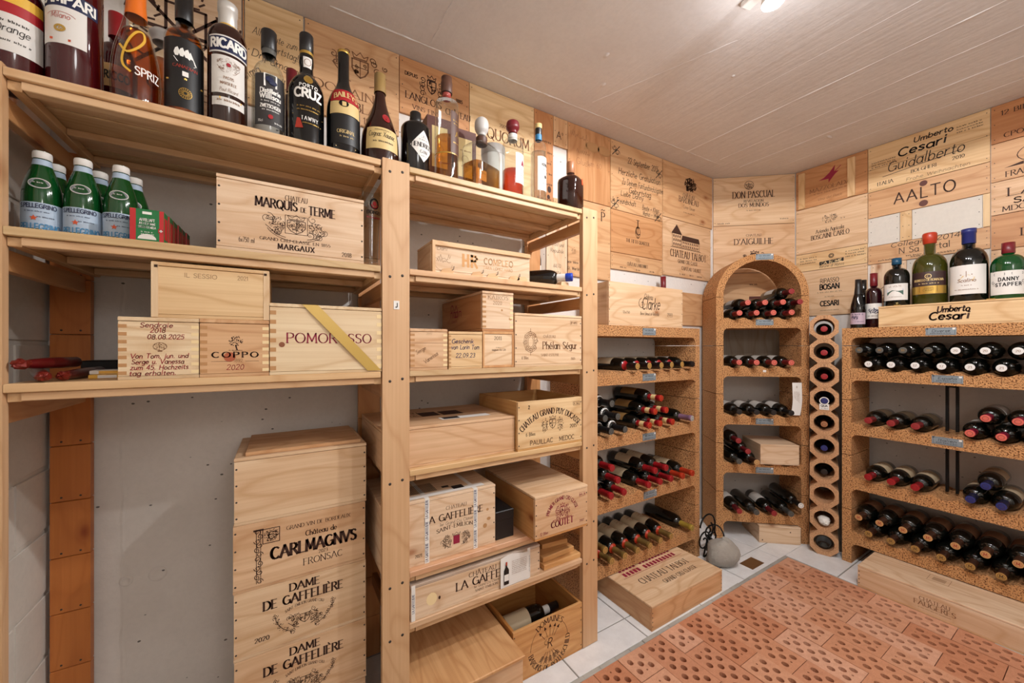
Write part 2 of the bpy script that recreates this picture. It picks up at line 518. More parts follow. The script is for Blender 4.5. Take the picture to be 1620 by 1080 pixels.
glyph('m', 8, [(.5, 6), (.5, 0)], [(.5, 4.2), (1.8, 6), (3.4, 5.8), (4, 4.4), (4, 0)], [(4, 4.2), (5.3, 6), (6.8, 5.8), (7.5, 4.4), (7.5, 0)])
glyph('n', 5.2, [(.5, 6), (.5, 0)], [(.5, 4.2), (1.8, 5.8), (3.2, 6), (4.4, 5), (4.6, 3.6), (4.6, 0)])
glyph('o', 5.4, arc(2.7, 3, 2.4, 3, 90, 450, 14))
glyph('p', 5.4, [(.5, 6), (.5, -3.4)], arc(2.8, 3, 2.4, 3, 180, -180, 12))
glyph('q', 5.4, arc(2.7, 3, 2.4, 3, 20, 380, 12), [(5.1, 6), (5.1, -3.4)])
glyph('r', 3.7, [(.5, 6), (.5, 0)], [(.5, 3.8), (1.6, 5.6), (3.4, 6)])
glyph('s', 4.4, [(4, 5.2), (2.6, 6), (1, 5.6), (.7, 4.4), (2.2, 3.2), (3.7, 2.4), (3.9, 1), (2.4, 0), (.5, .7)])
glyph('t', 3.6, [(1.6, 8.6), (1.6, 1), (2.4, 0), (3.4, .4)], [(.2, 6), (3.3, 6)])
glyph('u', 5.2, [(.6, 6), (.6, 2), (1.4, .3), (2.8, 0), (4.4, 1.6)], [(4.6, 6), (4.6, 0)])
glyph('v', 5, [(.2, 6), (2.5, 0), (4.8, 6)])
glyph('w', 7.4, [(.2, 6), (2, 0), (3.7, 5.4), (5.4, 0), (7.2, 6)])
glyph('x', 4.8, [(.3, 6), (4.5, 0)], [(4.5, 6), (.3, 0)])
glyph('y', 5, [(.2, 6), (2.6, 0)], [(4.8, 6), (1.6, -3), (.4, -3)])
glyph('z', 4.6, [(.4, 6), (4.2, 6), (.3, 0), (4.4, 0)])
ACC = {'é': ('e', [(2, 7.4), (3.6, 9.2)]), 'è': ('e', [(3.4, 7.4), (1.8, 9.2)]), 'É': ('E', [(2.4, 11), (4, 12.8)]), 'È': ('E', [(4, 11), (2.4, 12.8)]),
       'â': ('a', [(1.4, 7.4), (2.7, 9), (4, 7.4)]), 'Â': ('A', [(2.4, 11), (3.8, 12.6), (5.2, 11)]), 'ñ': ('n', [(1.2, 7.6), (2.2, 8.4), (3, 7.6), (4, 8.4)]),
       'ä': ('a', [(1.6, 7.6), (1.8, 8.6)]), 'P~': ('P', [])}
for k_, (b_, s_) in ACC.items():
    G[k_] = (G[b_][0], G[b_][1] + (s_,))


class Txt:
    """2-D print made of strokes; put on a surface with .on()"""

    def __init__(s):
        s.q = []

    def seg(s, a, b, t):
        dx, dy = b[0] - a[0], b[1] - a[1]; l = math.hypot(dx, dy)
        if l < 1e-9: return
        ux, uy = dx / l, dy / l; e = t * .32; nx, ny = -uy * t / 2, ux * t / 2
        ax, ay, bx, by = a[0] - ux * e, a[1] - uy * e, b[0] + ux * e, b[1] + uy * e
        s.q.append([(ax - nx, ay - ny), (bx - nx, by - ny), (bx + nx, by + ny), (ax + nx, ay + ny)])

    def line(s, pts, t):
        for a, b in zip(pts, pts[1:]): s.seg(a, b, t)
        return s

    def poly(s, pts):
        s.q.append(list(pts)); return s

    def rect(s, x0, x1, y0, y1):
        return s.poly([(x0, y0), (x1, y0), (x1, y1), (x0, y1)])

    def frame(s, x0, x1, y0, y1, t):
        return s.line([(x0, y0), (x1, y0), (x1, y1), (x0, y1), (x0, y0)], t)

    def text(s, st, x, y, h, style='serif', w=None, wt=None, al='c', sl=0.0, track=1.1, circ=None, rot=0.0, rise=0.0):
        """circ=(cx, cy, radius, mid angle deg, +1 top / -1 bottom)"""
        k = h / 10.0
        t0 = (wt or {'serif': 1.3, 'sans': 1.1, 'bold': 2.0, 'hand': .75, 'thin': .5}[style])
        if style == 'hand' and not sl: sl = .16
        adv = [(c, G.get(c, G.get(c.upper(), G[' ']))) for c in st]
        tot = sum(g[0] for _, g in adv) + track * (len(adv) - 1)
        kx = k if w is None else w / max(tot, 1e-6)
        W = tot * kx
        x0 = {'c': -W / 2, 'l': 0.0, 'r': -W}[al]
        rnd = random.Random(len(st) * 7 + ord(st[0]))
        cr, sr = math.cos(R(rot)), math.sin(R(rot))

        def tr(px, py):
            if circ:
                cx, cy, rad, mid, sg = circ
                a = R(mid) - sg * px / rad
                rr = rad + sg * py
                return (cx + rr * math.cos(a), cy + rr * math.sin(a))
            py2 = py + rise * (1 - (2 * px / max(W, 1e-6)) ** 2) if rise else py
            return (x + px * cr - py2 * sr, y + px * sr + py2 * cr)
        cur = 0.0
        for c, (gw, st_) in adv:
            j = (rnd.uniform(-.5, .5) if style == 'hand' else 0)
            for ln in st_:
                P2 = [tr(x0 + (cur + px) * kx + sl * py * k, (py + j) * k) for px, py in ln]
                for i in range(len(P2) - 1):
                    dx, dy = (ln[i + 1][0] - ln[i][0]) * kx, (ln[i + 1][1] - ln[i][1]) * k
                    l = math.hypot(dx, dy) or 1
                    t = t0 * min(k, kx * 1.25)
                    if style == 'serif': t *= .42 + .72 * abs(dy) / l * (1.0 if dx * dy >= 0 or abs(dx) < .3 * abs(dy) or dy < 0 else .6)
                    s.seg(P2[i], P2[i + 1], t)
                if style == 'serif':
                    for e, f in ((0, 1), (-1, -2)):
                        px, py = ln[e]; qx, qy = ln[f]
                        if abs(py - qy) > abs(px - qx) * .8 and (abs(py) < .01 or abs(py - 10) < .01 or abs(py - 6) < .01) and abs(py - qy) > 2.5:
                            a = tr(x0 + (cur + px - 1.15) * kx + sl * py * k, py * k); b = tr(x0 + (cur + px + 1.15) * kx + sl * py * k, py * k)
                            s.seg(a, b, t0 * k * .36)
            cur += gw + track
        return s

    def scribble(s, x, y, w, h, t, seed=0, n=14):
        rnd = random.Random(seed); px = x - w / 2; pts = []
        for i in range(n):
            pts.append((px + w * i / (n - 1), y + rnd.uniform(0, h) * (1 if i % 2 else .25)))
        return s.line(pts, t)

    def fine(s, x, y, w, h, seed=0):
        """one line of small print"""
        rnd = random.Random(seed); px = x - w / 2
        while px < x + w / 2:
            ww = rnd.uniform(.7, 1.3) * h
            s.line([(px, y), (px, y + h * rnd.uniform(.6, 1)), (px + ww * .5, y + h * .1), (px + ww * .6, y + h * .7)], h * .16)
            px += ww + (h * .7 if rnd.random() < .2 else h * .1)
        return s

    def curl(s, x, y, r, a0, turns, t, sg=1):
        n = 12
        pts = [(x + r * (1 - .75 * i / n) * math.cos(R(a0) + sg * turns * 2 * PI * i / n), y + r * (1 - .75 * i / n) * math.sin(R(a0) + sg * turns * 2 * PI * i / n)) for i in range(n + 1)]
        return s.line(pts, t)

    def crest(s, x, y, w, h, t, seed=1, shield=True, crown=True, scroll=True):
        rnd = random.Random(seed)
        sw, sh = w * .30, h * .34
        if shield:
            o = [(x - sw / 2, y + sh * .6), (x + sw / 2, y + sh * .6), (x + sw / 2, y - sh * .1), (x + sw * .3, y - sh * .5), (x, y - sh * .75), (x - sw * .3, y - sh * .5), (x - sw / 2, y - sh * .1), (x - sw / 2, y + sh * .6)]
            s.line(o, t * 1.5)
            s.line([(x, y + sh * .6), (x, y - sh * .7)], t); s.line([(x - sw / 2, y + .05 * sh), (x + sw / 2, y + .05 * sh)], t)
            for i in range(5): s.curl(x + rnd.uniform(-.34, .34) * sw, y + rnd.uniform(-.4, .45) * sh, sw * .13, rnd.uniform(0, 360), 1.2, t * .9)
        if crown:
            cy = y + sh * .72; cw = sw * .8
            s.line([(x - cw / 2, cy), (x + cw / 2, cy)], t * 1.6)
            s.line([(x - cw / 2, cy), (x - cw * .62, cy + h * .13), (x - cw * .28, cy + h * .06), (x, cy + h * .17), (x + cw * .28, cy + h * .06), (x + cw * .62, cy + h * .13), (x + cw / 2, cy)], t)
        if scroll:
            for sg in (-1, 1):
                for i in range(7):
                    u = i / 6
                    px = x + sg * (sw * .62 + (w / 2 - sw * .62) * (.15 + .8 * u)); py = y + (rnd.uniform(-.42, .38)) * h * (1 - .45 * u)
                    s.curl(px, py, w * rnd.uniform(.05, .085), rnd.uniform(0, 360), 1.1, t, sg)
                s.line([(x + sg * sw * .6, y - h * .42), (x + sg * w * .3, y - h * .36), (x + sg * w * .5, y - h * .05)], t * 1.2)
        return s

    def blob(s, x, y, w, h, seed=0, n=60, t=None):
        rnd = random.Random(seed)
        for i in range(n):
            a = rnd.uniform(0, 2 * PI); q = math.sqrt(rnd.random())
            px, py = x + q * w / 2 * math.cos(a), y + q * h / 2 * math.sin(a)
            b = rnd.uniform(0, 2 * PI); l = rnd.uniform(.05, .12) * min(w, h)
            s.seg((px, py), (px + l * math.cos(b), py + l * math.sin(b)), t or min(w, h) * .03)
        return s

    def building(s, x, y, w, h, t):
        # long chateau front with a tower on the left and rows of windows
        s.frame(x - w / 2, x - w * .18, y, y + h * .58, t)
        s.poly([(x - w * .53, y + h * .58), (x - w * .15, y + h * .58), (x - w * .34, y + h)])
        s.frame(x - w * .16, x + w / 2, y, y + h * .34, t)
        s.poly([(x - w * .17, y + h * .34), (x + w * .52, y + h * .34), (x + w * .48, y + h * .56), (x - w * .14, y + h * .56)])
        for r in range(3):
            for c in range(4):
                xx = x - w * .46 + c * w * .072; s.rect(xx, xx + w * .035, y + h * (.06 + r * .18), y + h * (.17 + r * .18))
        for r in range(2):
            for c in range(9):
                xx = x - w * .12 + c * w * .068; s.rect(xx, xx + w * .03, y + h * (.04 + r * .16), y + h * (.14 + r * .16))
        return s.line([(x - w * .55, y - h * .04), (x + w * .55, y - h * .04)], t)

    def on(s, name, m, fn, parent, kind='stuff'):
        if not s.q: return None
        b = MB()
        for q in s.q:
            n = len(b.v); b.v += [fn(*p) for p in q]; b.f.append(list(range(n, n + len(q)))); b.sm.append(False)
        return b.build(name, m, parent, kind=kind)


def front(off=.0005, x=0, z=0, y=0):
    return lambda u, v: (x + u, y - off, z + v)


def top(z, off=.0005, x=0, y=0):
    return lambda u, v: (x + u, y + v, z + off)

# ================================================================== THE SETTING
CEIL = 2.455
YW = 1.618          # back wall face
XL = -0.565         # left wall face
XR = 3.122          # right wall face
YF = -1.7           # wall behind the camera
CA = R(-39.7)       # the wall across the corner
CO = (2.69, 1.605)  # left end of that wall's cladding


def struct(name, b, m, parent=None, kind='structure', **k):
    o = b.build(name, m, parent, **k)
    if parent is None: o['kind'] = kind
    return o


fl = struct('floor', MB().box(XL - .1, XR + .1, YF - .1, YW + .1, -.12, -.06), M_GROUT)
MB().box(XL, XR, 1.057, YW, -.0599, -.0035).build('grout_bed', M_GROUT, fl)
MB().box(2.527, XR, YF, 1.0569, -.0599, -.0035).build('grout_bed', M_GROUT, fl)
ce = struct('ceiling', MB().box(XL - .1, XR + .1, YF - .1, YW + .1, CEIL, CEIL + .1), M_CEIL)
# board seams left in the poured ceiling: thin uneven ridges
rnd = random.Random(3)


def ridge(p0, p1, wd, hh, seed):
    r_ = random.Random(seed); n = 26; b = MB()
    d = Vector((p1[0] - p0[0], p1[1] - p0[1], 0)); L_ = d.length; d.normalize(); nn = Vector((-d.y, d.x, 0))
    vs = []
    for i in range(n + 1):
        c = Vector((p0[0], p0[1], 0)) + d * (L_ * i / n) + nn * r_.uniform(-.0015, .0015)
        h = hh * r_.uniform(.25, 1.0); ww = wd * r_.uniform(.6, 1.2)
        vs += [(c.x - nn.x * ww, c.y - nn.y * ww, CEIL + .001), (c.x, c.y, CEIL - h), (c.x + nn.x * ww, c.y + nn.y * ww, CEIL + .001)]
    fs = []
    for i in range(n):
        a = i * 3; fs += [(a, a + 1, a + 4, a + 3), (a + 1, a + 2, a + 5, a + 4)]
    b.add(vs, fs); b.build('seam_ridge', M_CEIL, ce)


for i, (a, b_, ww, hh) in enumerate([((2.18, 1.47), (2.20, -.4), .004, .004), ((2.46, 1.42), (2.40, -.4), .003, .0025), ((2.675, 1.41), (2.675, -.4), .004, .0035),
                                     ((1.335, 1.42), (1.56, .83), .003, .002), ((1.93, 1.48), (1.94, -.4), .002, .0015), ((.515, 1.52), (.52, 1.2), .002, .002), ((2.90, 1.3), (2.90, -.4), .003, .002),
                                     ((.15, 1.51), (1.2, 1.49), .007, .004), ((1.2, 1.49), (2.55, 1.46), .006, .0025)]):
    ridge(a, b_, ww, hh, i)
for (cx_, cy_, sx_, sy_) in [(1.17, 1.16, .012, .02), (1.29, 1.30, .012, .02), (2.74, .935, .04, .012), (1.75, .95, .01, .01)]:
    MB().lathe([(0, -.004), (.6, -.003), (1, 0.001)], 9, Matrix.Translation((cx_, cy_, CEIL)) @ Matrix.Diagonal((sx_, sy_, 1, 1))).build('plaster_dab', M_CEIL, ce)

wb = struct('wall_back', MB().box(XL - .1, XR + .1, YW, YW + .12, 0, CEIL), M_CONC)
wl = struct('wall_left', MB().box(XL - .12, XL - .004, YF - .1, YW, 0, CEIL), M_WHITE)
wr = struct('wall_right', MB().box(XR, XR + .12, YF - .1, YW, 0, CEIL), M_CONC)
wf = struct('wall_front', MB().box(XL - .1, XR + .1, YF - .12, YF, 0, CEIL), M_WHITE)
# the wall across the corner, behind its wooden cladding
ux, uy = math.cos(CA), math.sin(CA); nx_, ny_ = -uy, ux   # normal pointing away from the room
o_ = Vector((CO[0], CO[1], 0)) + Vector((nx_, ny_, 0)) * .013
struct('wall_corner', MB().box(-.04, .60, 0, .03, 0, CEIL), M_CONC, loc=(o_.x, o_.y, 0), rz=CA)
# painted masonry blocks of the left wall
row = 0
z = .018
while z < CEIL - .02:
    y = 1.612 - (.0 if row % 2 else .165)
    ylist = [(y + .004, 1.612)] if row % 2 == 0 else []
    while y > .35:
        ylist.append((y - .386, y - .006)); y -= .392
    for (a, b_) in ylist:
        h = .17 if z + .17 < CEIL else CEIL - z
        MB().bbox(XL - .004, XL + .0015 * rnd.random(), a, b_, z, z + h - .007, .002).build('block', M_WHITE, wl)
    z += .1755; row += 1
# raw concrete wall: shutter seam, anchor cones
sb = MB()
r_ = random.Random(5); vs = []; n = 60
for i in range(n + 1):
    zz = .01 + 2.3 * i / n; q = r_.uniform(-.003, .003); h = r_.uniform(.0004, .0016)
    vs += [(-.415 + q - .006, YW, zz), (-.415 + q, YW - h, zz), (-.415 + q + .006, YW, zz)]
fs = []
for i in range(n):
    a = i * 3; fs += [(a, a + 1, a + 4, a + 3), (a + 1, a + 2, a + 5, a + 4)]
sb.add(vs, fs); sb.build('shutter_seam', M_CONC, wb)
for cx_, rr in ((-.335, .022), (-.408, .016)):
    prof = [(0, .0005), (rr * .5, .0008), (rr * .62, .003), (rr * .8, .0035), (rr, .001), (rr * 1.05, 0)]
    MB().lathe(prof, 20, Matrix.Translation((cx_, YW, .508)) @ Matrix.Rotation(R(90), 4, 'X')).build('anchor_cone', M_CONC, wb)

# ---- floor tiles
BX1, BY1 = 2.527, 1.057      # corner of the brick field
xs = [1.329 + .382 * k for k in range(-6, 6)]
ys = [1.206 + .375 * k for k in range(-6, 3)]
for i in range(len(xs) - 1):
    for j in range(len(ys) - 1):
        x0, x1, y0, y1 = max(xs[i] + .003, XL), min(xs[i + 1] - .003, XR), ys[j] + .003, min(ys[j + 1] - .003, YW)
        if x1 - x0 < .02 or y1 - y0 < .02: continue
        if x0 >= BX1 + .02 or y0 >= BY1 + .022: rects = [(x0, x1, y0, y1)]
        else:
            rects = []
            if y1 > BY1 + .03: rects.append((x0, x1, max(y0, BY1 + .022), y1))
            if x1 > BX1 + .025: rects.append((max(x0, BX1 + .018), x1, y0, min(y1, BY1 + .02 if y1 > BY1 + .03 else y1)))
        for (a, b_, c_, d_) in rects:
            if b_ - a < .012 or d_ - c_ < .012: continue
            ins = (2.222, 2.349, 1.100, 1.172)
            if a < ins[0] and b_ > ins[1] and c_ < ins[2] + .02 and d_ > ins[3]:
                for q in ((a, ins[0], c_, d_), (ins[1], b_, c_, d_), (ins[0], ins[1], ins[3], d_), (ins[0], ins[1], c_, ins[2])):
                    if q[3] - q[2] > .004: MB().box(q[0], q[1], q[2], q[3], -.008, 0).build('tile', M_TILE, fl)
                MB().box(*ins, -.008, .0002).build('inset_tile', M_BROWNTILE, fl)
            else:
                MB().bbox(a, b_, c_, d_, -.008, 0, .0012).build('tile', M_TILE, fl)
# mortar strip around the bricks (cracked, uneven)
r_ = random.Random(9)
for k in range(24):
    x0 = .55 + k * .0825
    b = MB(); j = r_.uniform(0, .004)
    b.bbox(x0, x0 + .0822, BY1 + .0046, BY1 + .0235 - j, -.03, r_.uniform(-.003, .002), .002); b.build('mortar', M_MORTAR, fl)
for k in range(12):
    y0 = BY1 + .02 - k * .11
    MB().bbox(BX1 - .004, BX1 + .018, y0 - .108, y0, -.03, r_.uniform(-.003, .0015), .002).build('mortar', M_MORTAR, fl)

# ---- perforated bricks
BW, BL = .1255, .2655
HOLES = [(sx * .0315, v) for sx in (-1, 1) for v in (-.0985, -.051, 0, .051, .0985)] + [(0, v) for v in (-.0755, -.025, .025, .0755)]
SMALL = [(0, .106), (0, -.106)]


def brick_mesh(y0, y1, wd=BW, name='brick'):
    """brick top with real perforations; y0..y1 is the piece kept of a whole brick centred on 0"""
    hs = []
    for (hx, hy) in HOLES:
        if hy - .013 > y0 and hy + .013 < y1: hs.append((hx, hy, .0132, .0118, 10))
    for (hx, hy) in SMALL:
        if hy - .006 > y0 and hy + .006 < y1: hs.append((hx, hy, .0042, .0042, 6))
    vs = [Vector((-wd / 2, y0)), Vector((wd / 2, y0)), Vector((wd / 2, y1)), Vector((-wd / 2, y1))]
    ed = [(0, 1), (1, 2), (2, 3), (3, 0)]
    loops = []
    for (hx, hy, ra, rb, n) in hs:
        k0 = len(vs); lp = []
        for k in range(n):
            a = 2 * PI * k / n; vs.append(Vector((hx + rb * math.cos(a), hy + ra * math.sin(a)))); lp.append(k0 + k)
            ed.append((k0 + k, k0 + (k + 1) % n))
        loops.append(lp)
    ov, oe, of, a1, a2, a3 = delaunay_2d_cdt(vs, ed, [], 0, 1e-6)
    tri = []
    for f in of:
        c = sum((ov[i] for i in f), Vector((0, 0))) / len(f)
        if any(((c.x - h[0]) / h[3]) ** 2 + ((c.y - h[1]) / h[2]) ** 2 < .93 for h in hs): continue
        tri.append(list(f))
    b = MB(); zt = 0.0
    b.add([(v.x, v.y, zt) for v in ov], tri)
    for (hx, hy, ra, rb, n), lp in zip(hs, loops):
        P = [(hx + rb * math.cos(2 * PI * k / n), hy + ra * math.sin(2 * PI * k / n)) for k in range(n)]
        dep = -.034
        b.add([(p[0], p[1], zt) for p in P] + [(p[0], p[1], dep) for p in P], [(k, k + n, (k + 1) % n + n, (k + 1) % n) for k in range(n)] + [tuple(range(n, 2 * n))])
    q = .05
    b.add([(-wd / 2, y0, zt), (wd / 2, y0, zt), (wd / 2, y1, zt), (-wd / 2, y1, zt), (-wd / 2, y0, -q), (wd / 2, y0, -q), (wd / 2, y1, -q), (-wd / 2, y1, -q)],
          [(0, 1, 5, 4), (1, 2, 6, 5), (2, 3, 7, 6), (3, 0, 4, 7)])
    return b.mesh(name, M_BRICK)


whole = brick_mesh(-BL / 2, BL / 2)
half = brick_mesh(-BL / 2, -BL / 2 + .1168)
edge_w = [1.001 + .1275 * k for k in range(-3, 13)]
BC = [srgb(214, 158, 124), srgb(206, 146, 112), srgb(218, 164, 132), srgb(202, 138, 102), srgb(210, 150, 114), srgb(222, 170, 140)]
r_ = random.Random(21)
for i, x0 in enumerate(edge_w[:-1]):
    xc = x0 + .06375
    if xc > BX1: break
    first_half = (i % 2 == 0)
    # columns alternate: a cut brick first, then whole ones
    y = BY1
    if first_half:
        link('brick', half, fl, (xc, .941 + .0015 + BL / 2, r_.uniform(-.0015, .0008)), r_.choice(BC)); y = .941
    else:
        y = BY1 + .004
    k = 0
    while y > -.55:
        link('brick', whole, fl, (xc + r_.uniform(-.0006, .0006), y - .134, r_.uniform(-.0018, .001)), r_.choice(BC)); y -= .268

# ================================================================== PALE WOOD CLADDING: wine case lids on the walls
FRAMES = {'back': ((0, 1.605), 0.0), 'corner': (CO, CA), 'right': ((3.11, 1.256), R(-90))}
CLAD = 'wine case lids nailed to the walls'


def panel(fr, x0, x1, z0, z1, label, col=PINK, axis=0, prints=(), th=.0115, push=0.0, joints=(), tilt=0):
    (ox, oy), rz = FRAMES[fr]
    c, s = math.cos(rz), math.sin(rz)
    if z1 > 2.425: z1 = 2.4535
    w_, h_ = x1 - x0, z1 - z0
    xm = (x0 + x1) / 2
    loc = (ox + c * xm + s * push, oy + s * xm - c * push, z0)
    b = MB()
    zs = [0] + [j - z0 for j in joints] + [h_]
    for a, d in zip(zs, zs[1:]): b.bbox(-w_ / 2 + .001, w_ / 2 - .001, 0, th, a + .0006, d - .0006, .0009)
    o = b.build('wine_case_lid', (WX, WY, WZ)[axis], None, loc, col)
    o.rotation_euler = (0, R(tilt), rz)
    tag(o, label, 'panel', CLAD)
    nb = MB()
    for nx in () if w_ < .04 else (-w_ / 2 + .012, w_ / 2 - .012):
        for nz in (.02, h_ / 2, h_ - .02):
            nb.box(nx - .0018, nx + .0018, -.0006, .001, nz - .0018, nz + .0018)
    if nb.v: nb.build('nails', M_NAIL, o, kind='stuff')
    for nm, m, t in prints: t.on(nm, m, front(), o)
    return o


def T(): return Txt()


# --- back wall, above and beside the shelf
t = T()
t.line([(-.13, .36), (.12, .12)], .010).line([(-.13, .12), (.12, .38)], .010).line([(-.13, .25), (.135, .25)], .012).line([(-.13, .235), (.135, .235)], .004)
t.line([(-.055, .34), (.045, .34), (.045, .23), (0, .17), (-.055, .23), (-.055, .34)], .008); t.line([(.14, .27), (.135, .22)], .008)
for q in range(5):
    for a in range(10):
        cx_, cz_ = [(-.11, .30), (.10, .22), (.10, .31), (-.11, .19), (0, .38)][q]
        an = R(a * 36); t.seg((cx_ + .035 * math.cos(an), cz_ + .035 * math.sin(an)), (cx_ + .042 * math.cos(an + .4), cz_ + .042 * math.sin(an + .4)), .006)
t.curl(-.01, .27, .03, 0, 1.2, .004).text('CUVEE', 0, .05, .04, 'serif', .2)
panel('back', -.40, -.116, 1.99, 2.445, 'pale case lid with black ropes and a shield emblem behind the rum bottle', CREAM, 0, [('emblem', M_INK, t)])
panel('back', -.114, -.109, 2.0, 2.445, 'narrow dark wooden strip between the rope emblem lid and the handwritten birthday lid', DEEP, 2, th=.014)
t = T()
for i, (s_, x_, z_) in enumerate([('Alles Gute zum', .0, .245), ('Geburtstag!!!', .02, .205), ('C Дним', -.05, .17), ('Pamgenus', .035, .155), ('Dima', -.065, .10), ('Nelly', .01, .095), ('Eddi', .0, .06)]):
    t.text(s_.replace('Дним', 'Dnem'), x_, z_, .026, 'hand', None if i > 1 else .135 - .01 * i, rot=-4 if i != 4 else 45)
panel('back', -.108, .071, 2.075, 2.43, 'pale case lid with a handwritten birthday greeting in black pen', YEL, 0, [('handwriting', M_BLACKINK, t)])
t = T().crest(.02, .225, .2, .15, .0035, 4)
t.text('DOMAINE', -.02, .10, .032, 'serif', .25).text('DE BLAYE', .03, .05, .034, 'serif', .22).text('1990', .06, .01, .024, 'serif')
panel('back', .075, .423, 2.11, 2.44, 'orange case lid with a coat of arms behind the cream liqueur bottle', TAN, 0, [('lettering', M_INKL, t)])
t = T().crest(-.02, .15, .13, .12, .003, 8, scroll=False)
for sg in (-1, 1):
    for q in range(4): t.curl(-.02 + sg * .04, .11 + q * .02, .014, q * 80, 1.2, .003)
t.text('DEPUIS', -.11, .165, .014, 'bold').text('1885', .11, .125, .014, 'bold').text('LANGLOIS', -.055, .068, .028, 'serif', .16).text('CHÂTEAU', .105, .055, .026, 'serif', .12).text('VINS FINS', -.045, .03, .018, 'serif', .12)
panel('back', .424, .744, 2.215, 2.44, 'reddish case lid with a lion crest and a date on either side', ORANGE, 0, [('lettering', M_INK, t)])
t = T().text('QUORUM', .03, .24, .05, 'serif', .24).text('2005', .0, .31, .016, 'serif')
panel('back', .745, 1.108, 1.985, 2.44, 'tall pale case lid with large serif capitals behind the square decanter', YEL, 0, [('lettering', M_INKL, t)], joints=(2.21,))
t = T()
for i in range(5): t.fine(.02, .12 + i * .055, .06, .012, i)
t.fine(0, .04, .08, .014, 9); t.poly(arc(.035, .1, .012, .018, 0, 360, 12)).poly(arc(.03, .06, .01, .012, 0, 360, 12))
panel('back', 1.109, 1.231, 1.955, 2.446, 'narrow orange board with small print set upright left of the wall opening', DEEP, 2, [('small_print', M_INK, t)])
t = T().text('A', -.012, .04, .038, 'sans').text('o', .012, .065, .02, 'sans')
panel('back', 1.232, 1.33, 2.30, 2.44, 'small case board with a capital A over the wall opening', TAN, 2, [('lettering', M_INK, t)])
panel('back', 1.232, 1.33, 1.93, 2.02, 'small plain board below the wall opening beside the orange liqueur bottle', TAN, 0)
t = T()
t.scribble(-.08, .33, .13, .04, .0015, 5, 22).scribble(-.05, .25, .10, .03, .0015, 6, 16)
t.text('Gluck', -.05, .19, .035, 'thin').text('zum 60', .03, .2, .03, 'thin')
t2 = T()
for sg, cx_ in ((-1, .02), (1, .11)):
    pts = arc(cx_, .31, .05, .026, 0, 360, 20); t2.poly(pts); t2.line(pts + pts[:1], .0025)
t2.poly([(-.03, .335), (-.02, .29), (-.045, .28)])
panel('back', 1.331, 1.652, 2.05, 2.444, 'orange upright-grained board with a drawn fish on the back wall', ORANGE, 2, [('sketch', M_INKL, t), ('fish_drawing', M_ENDD, t2)])
t = T().text('P', .1, .34, .05, 'serif').line([(.085, .4), (.095, .407), (.105, .4), (.115, .407)], .004)
t.blob(-.12, .14, .03, .04, 2).fine(-.12, .07, .08, .014, 3).text('St. Martin', -.12, .035, .016, 'serif')
panel('back', 1.331, 1.652, 1.615, 2.047, 'pale case lid with a capital P behind the right shelf post', TAN, 0, [('lettering', M_INK, t)])
t = T()
for i, (s_, z_, x_) in enumerate([('Sommer und', .30, 0), ('Herbst und', .265, 0), ('Republik', .23, 0), ('AALTO', .15, 0), ('2016', .11, 0)]):
    t.text(s_, x_, z_, .02, 'hand', .09 if i < 3 else .05)
panel('back', 1.186, 1.326, 1.50, 1.92, 'cream board with handwriting seen through the right bay of the shelf', CREAM, 2, [('handwriting', M_BLACKINK, t)])
o = panel('back', 1.09, 1.182, 1.50, 1.92, 'white printed case end showing a standing dark bottle behind the shelf', srgb(206, 196, 186), 2)
t = T().poly([(-.016, .05), (.016, .05), (.016, .18), (.012, .2), (.005, .22), (.005, .27), (-.005, .27), (-.005, .22), (-.012, .2), (-.016, .18)])
t.on('bottle_picture', M_BLACK, front(), o); T().rect(-.0155, .0155, .09, .15).on('picture_label', M_PAPER, front(.0008), o)
# handwritten large lid
t = T()
for i, (s_, x_, z_, w_) in enumerate([('22 September 2015', .05, .305, .28), ('Herzliche Gratulation', .02, .225, .38), ('Zu Deinem Fünfundsechzigsten', .05, .17, .38), ('Geburtstag', .02, .125, .2),
                                      ('Liebe Danny', -.05, .095, .2), ('In Freundschaft', -.12, .045, .2), ('Beate + Klaus', .12, .045, .16), ('Markus + Vreni', .12, .01, .15)]):
    t.text(s_.replace('ü', 'u'), x_, z_, .036 if i < 4 else .03, 'hand', w_, wt=.95, rot=2)
for cx_, cz_ in ((-.19, .35), (.2, .3), (-.2, .03), (.19, -.0 + .02)):
    t.line([(cx_ - .03, cz_ - .03), (cx_ + .03, cz_ + .03)], .005).curl(cx_ + .012, cz_ - .012, .02, 0, 1.1, .004).curl(cx_ - .012, cz_ + .014, .018, 180, 1.1, .004)
panel('back', 1.654, 2.121, 2.043, 2.432, 'large pale lid covered with handwritten greetings and flourishes in black pen', TAN, 0, [('handwriting', M_BLACKINK, t)])
t = T().text('T', 0, .17, .05, 'serif').text('C', .0, .13, .05, 'serif').line(arc(0, .145, .02, .035, 90, 450, 14), .004).line([(0, .2), (0, .11)], .005).text('THE FIFTH QUARTER', 0, .075, .02, 'serif', .21)
panel('back', 1.654, 2.121, 1.79, 2.041, 'reddish case lid with an interlaced monogram below the handwritten lid', ORANGE, 0, [('lettering', M_INK, t)])
t = T().blob(0, .072, .045, .03, 4, 80).text('CHÂTEAU LANDONNET', 0, .032, .02, 'serif', .19).fine(-.13, .012, .05, .01, 1).fine(0, .008, .03, .01, 2).fine(.13, .01, .04, .01, 3)
panel('back', 1.654, 2.121, 1.69, 1.788, 'low case board with a tiny house stamp below the monogram lid', TAN, 0, [('lettering', M_INK, t)])
t = T().blob(.02, .265, .13, .09, 5, 260, .005).rect(-.03, -.005, .215, .25).text('CHÂTEAU', 0, .17, .024, 'serif', .13).text('BARDINEAU', 0, .13, .036, 'serif', .22).text('Cuvee Elevee', 0, .09, .024, 'hand', .13).fine(0, .06, .12, .008, 2)
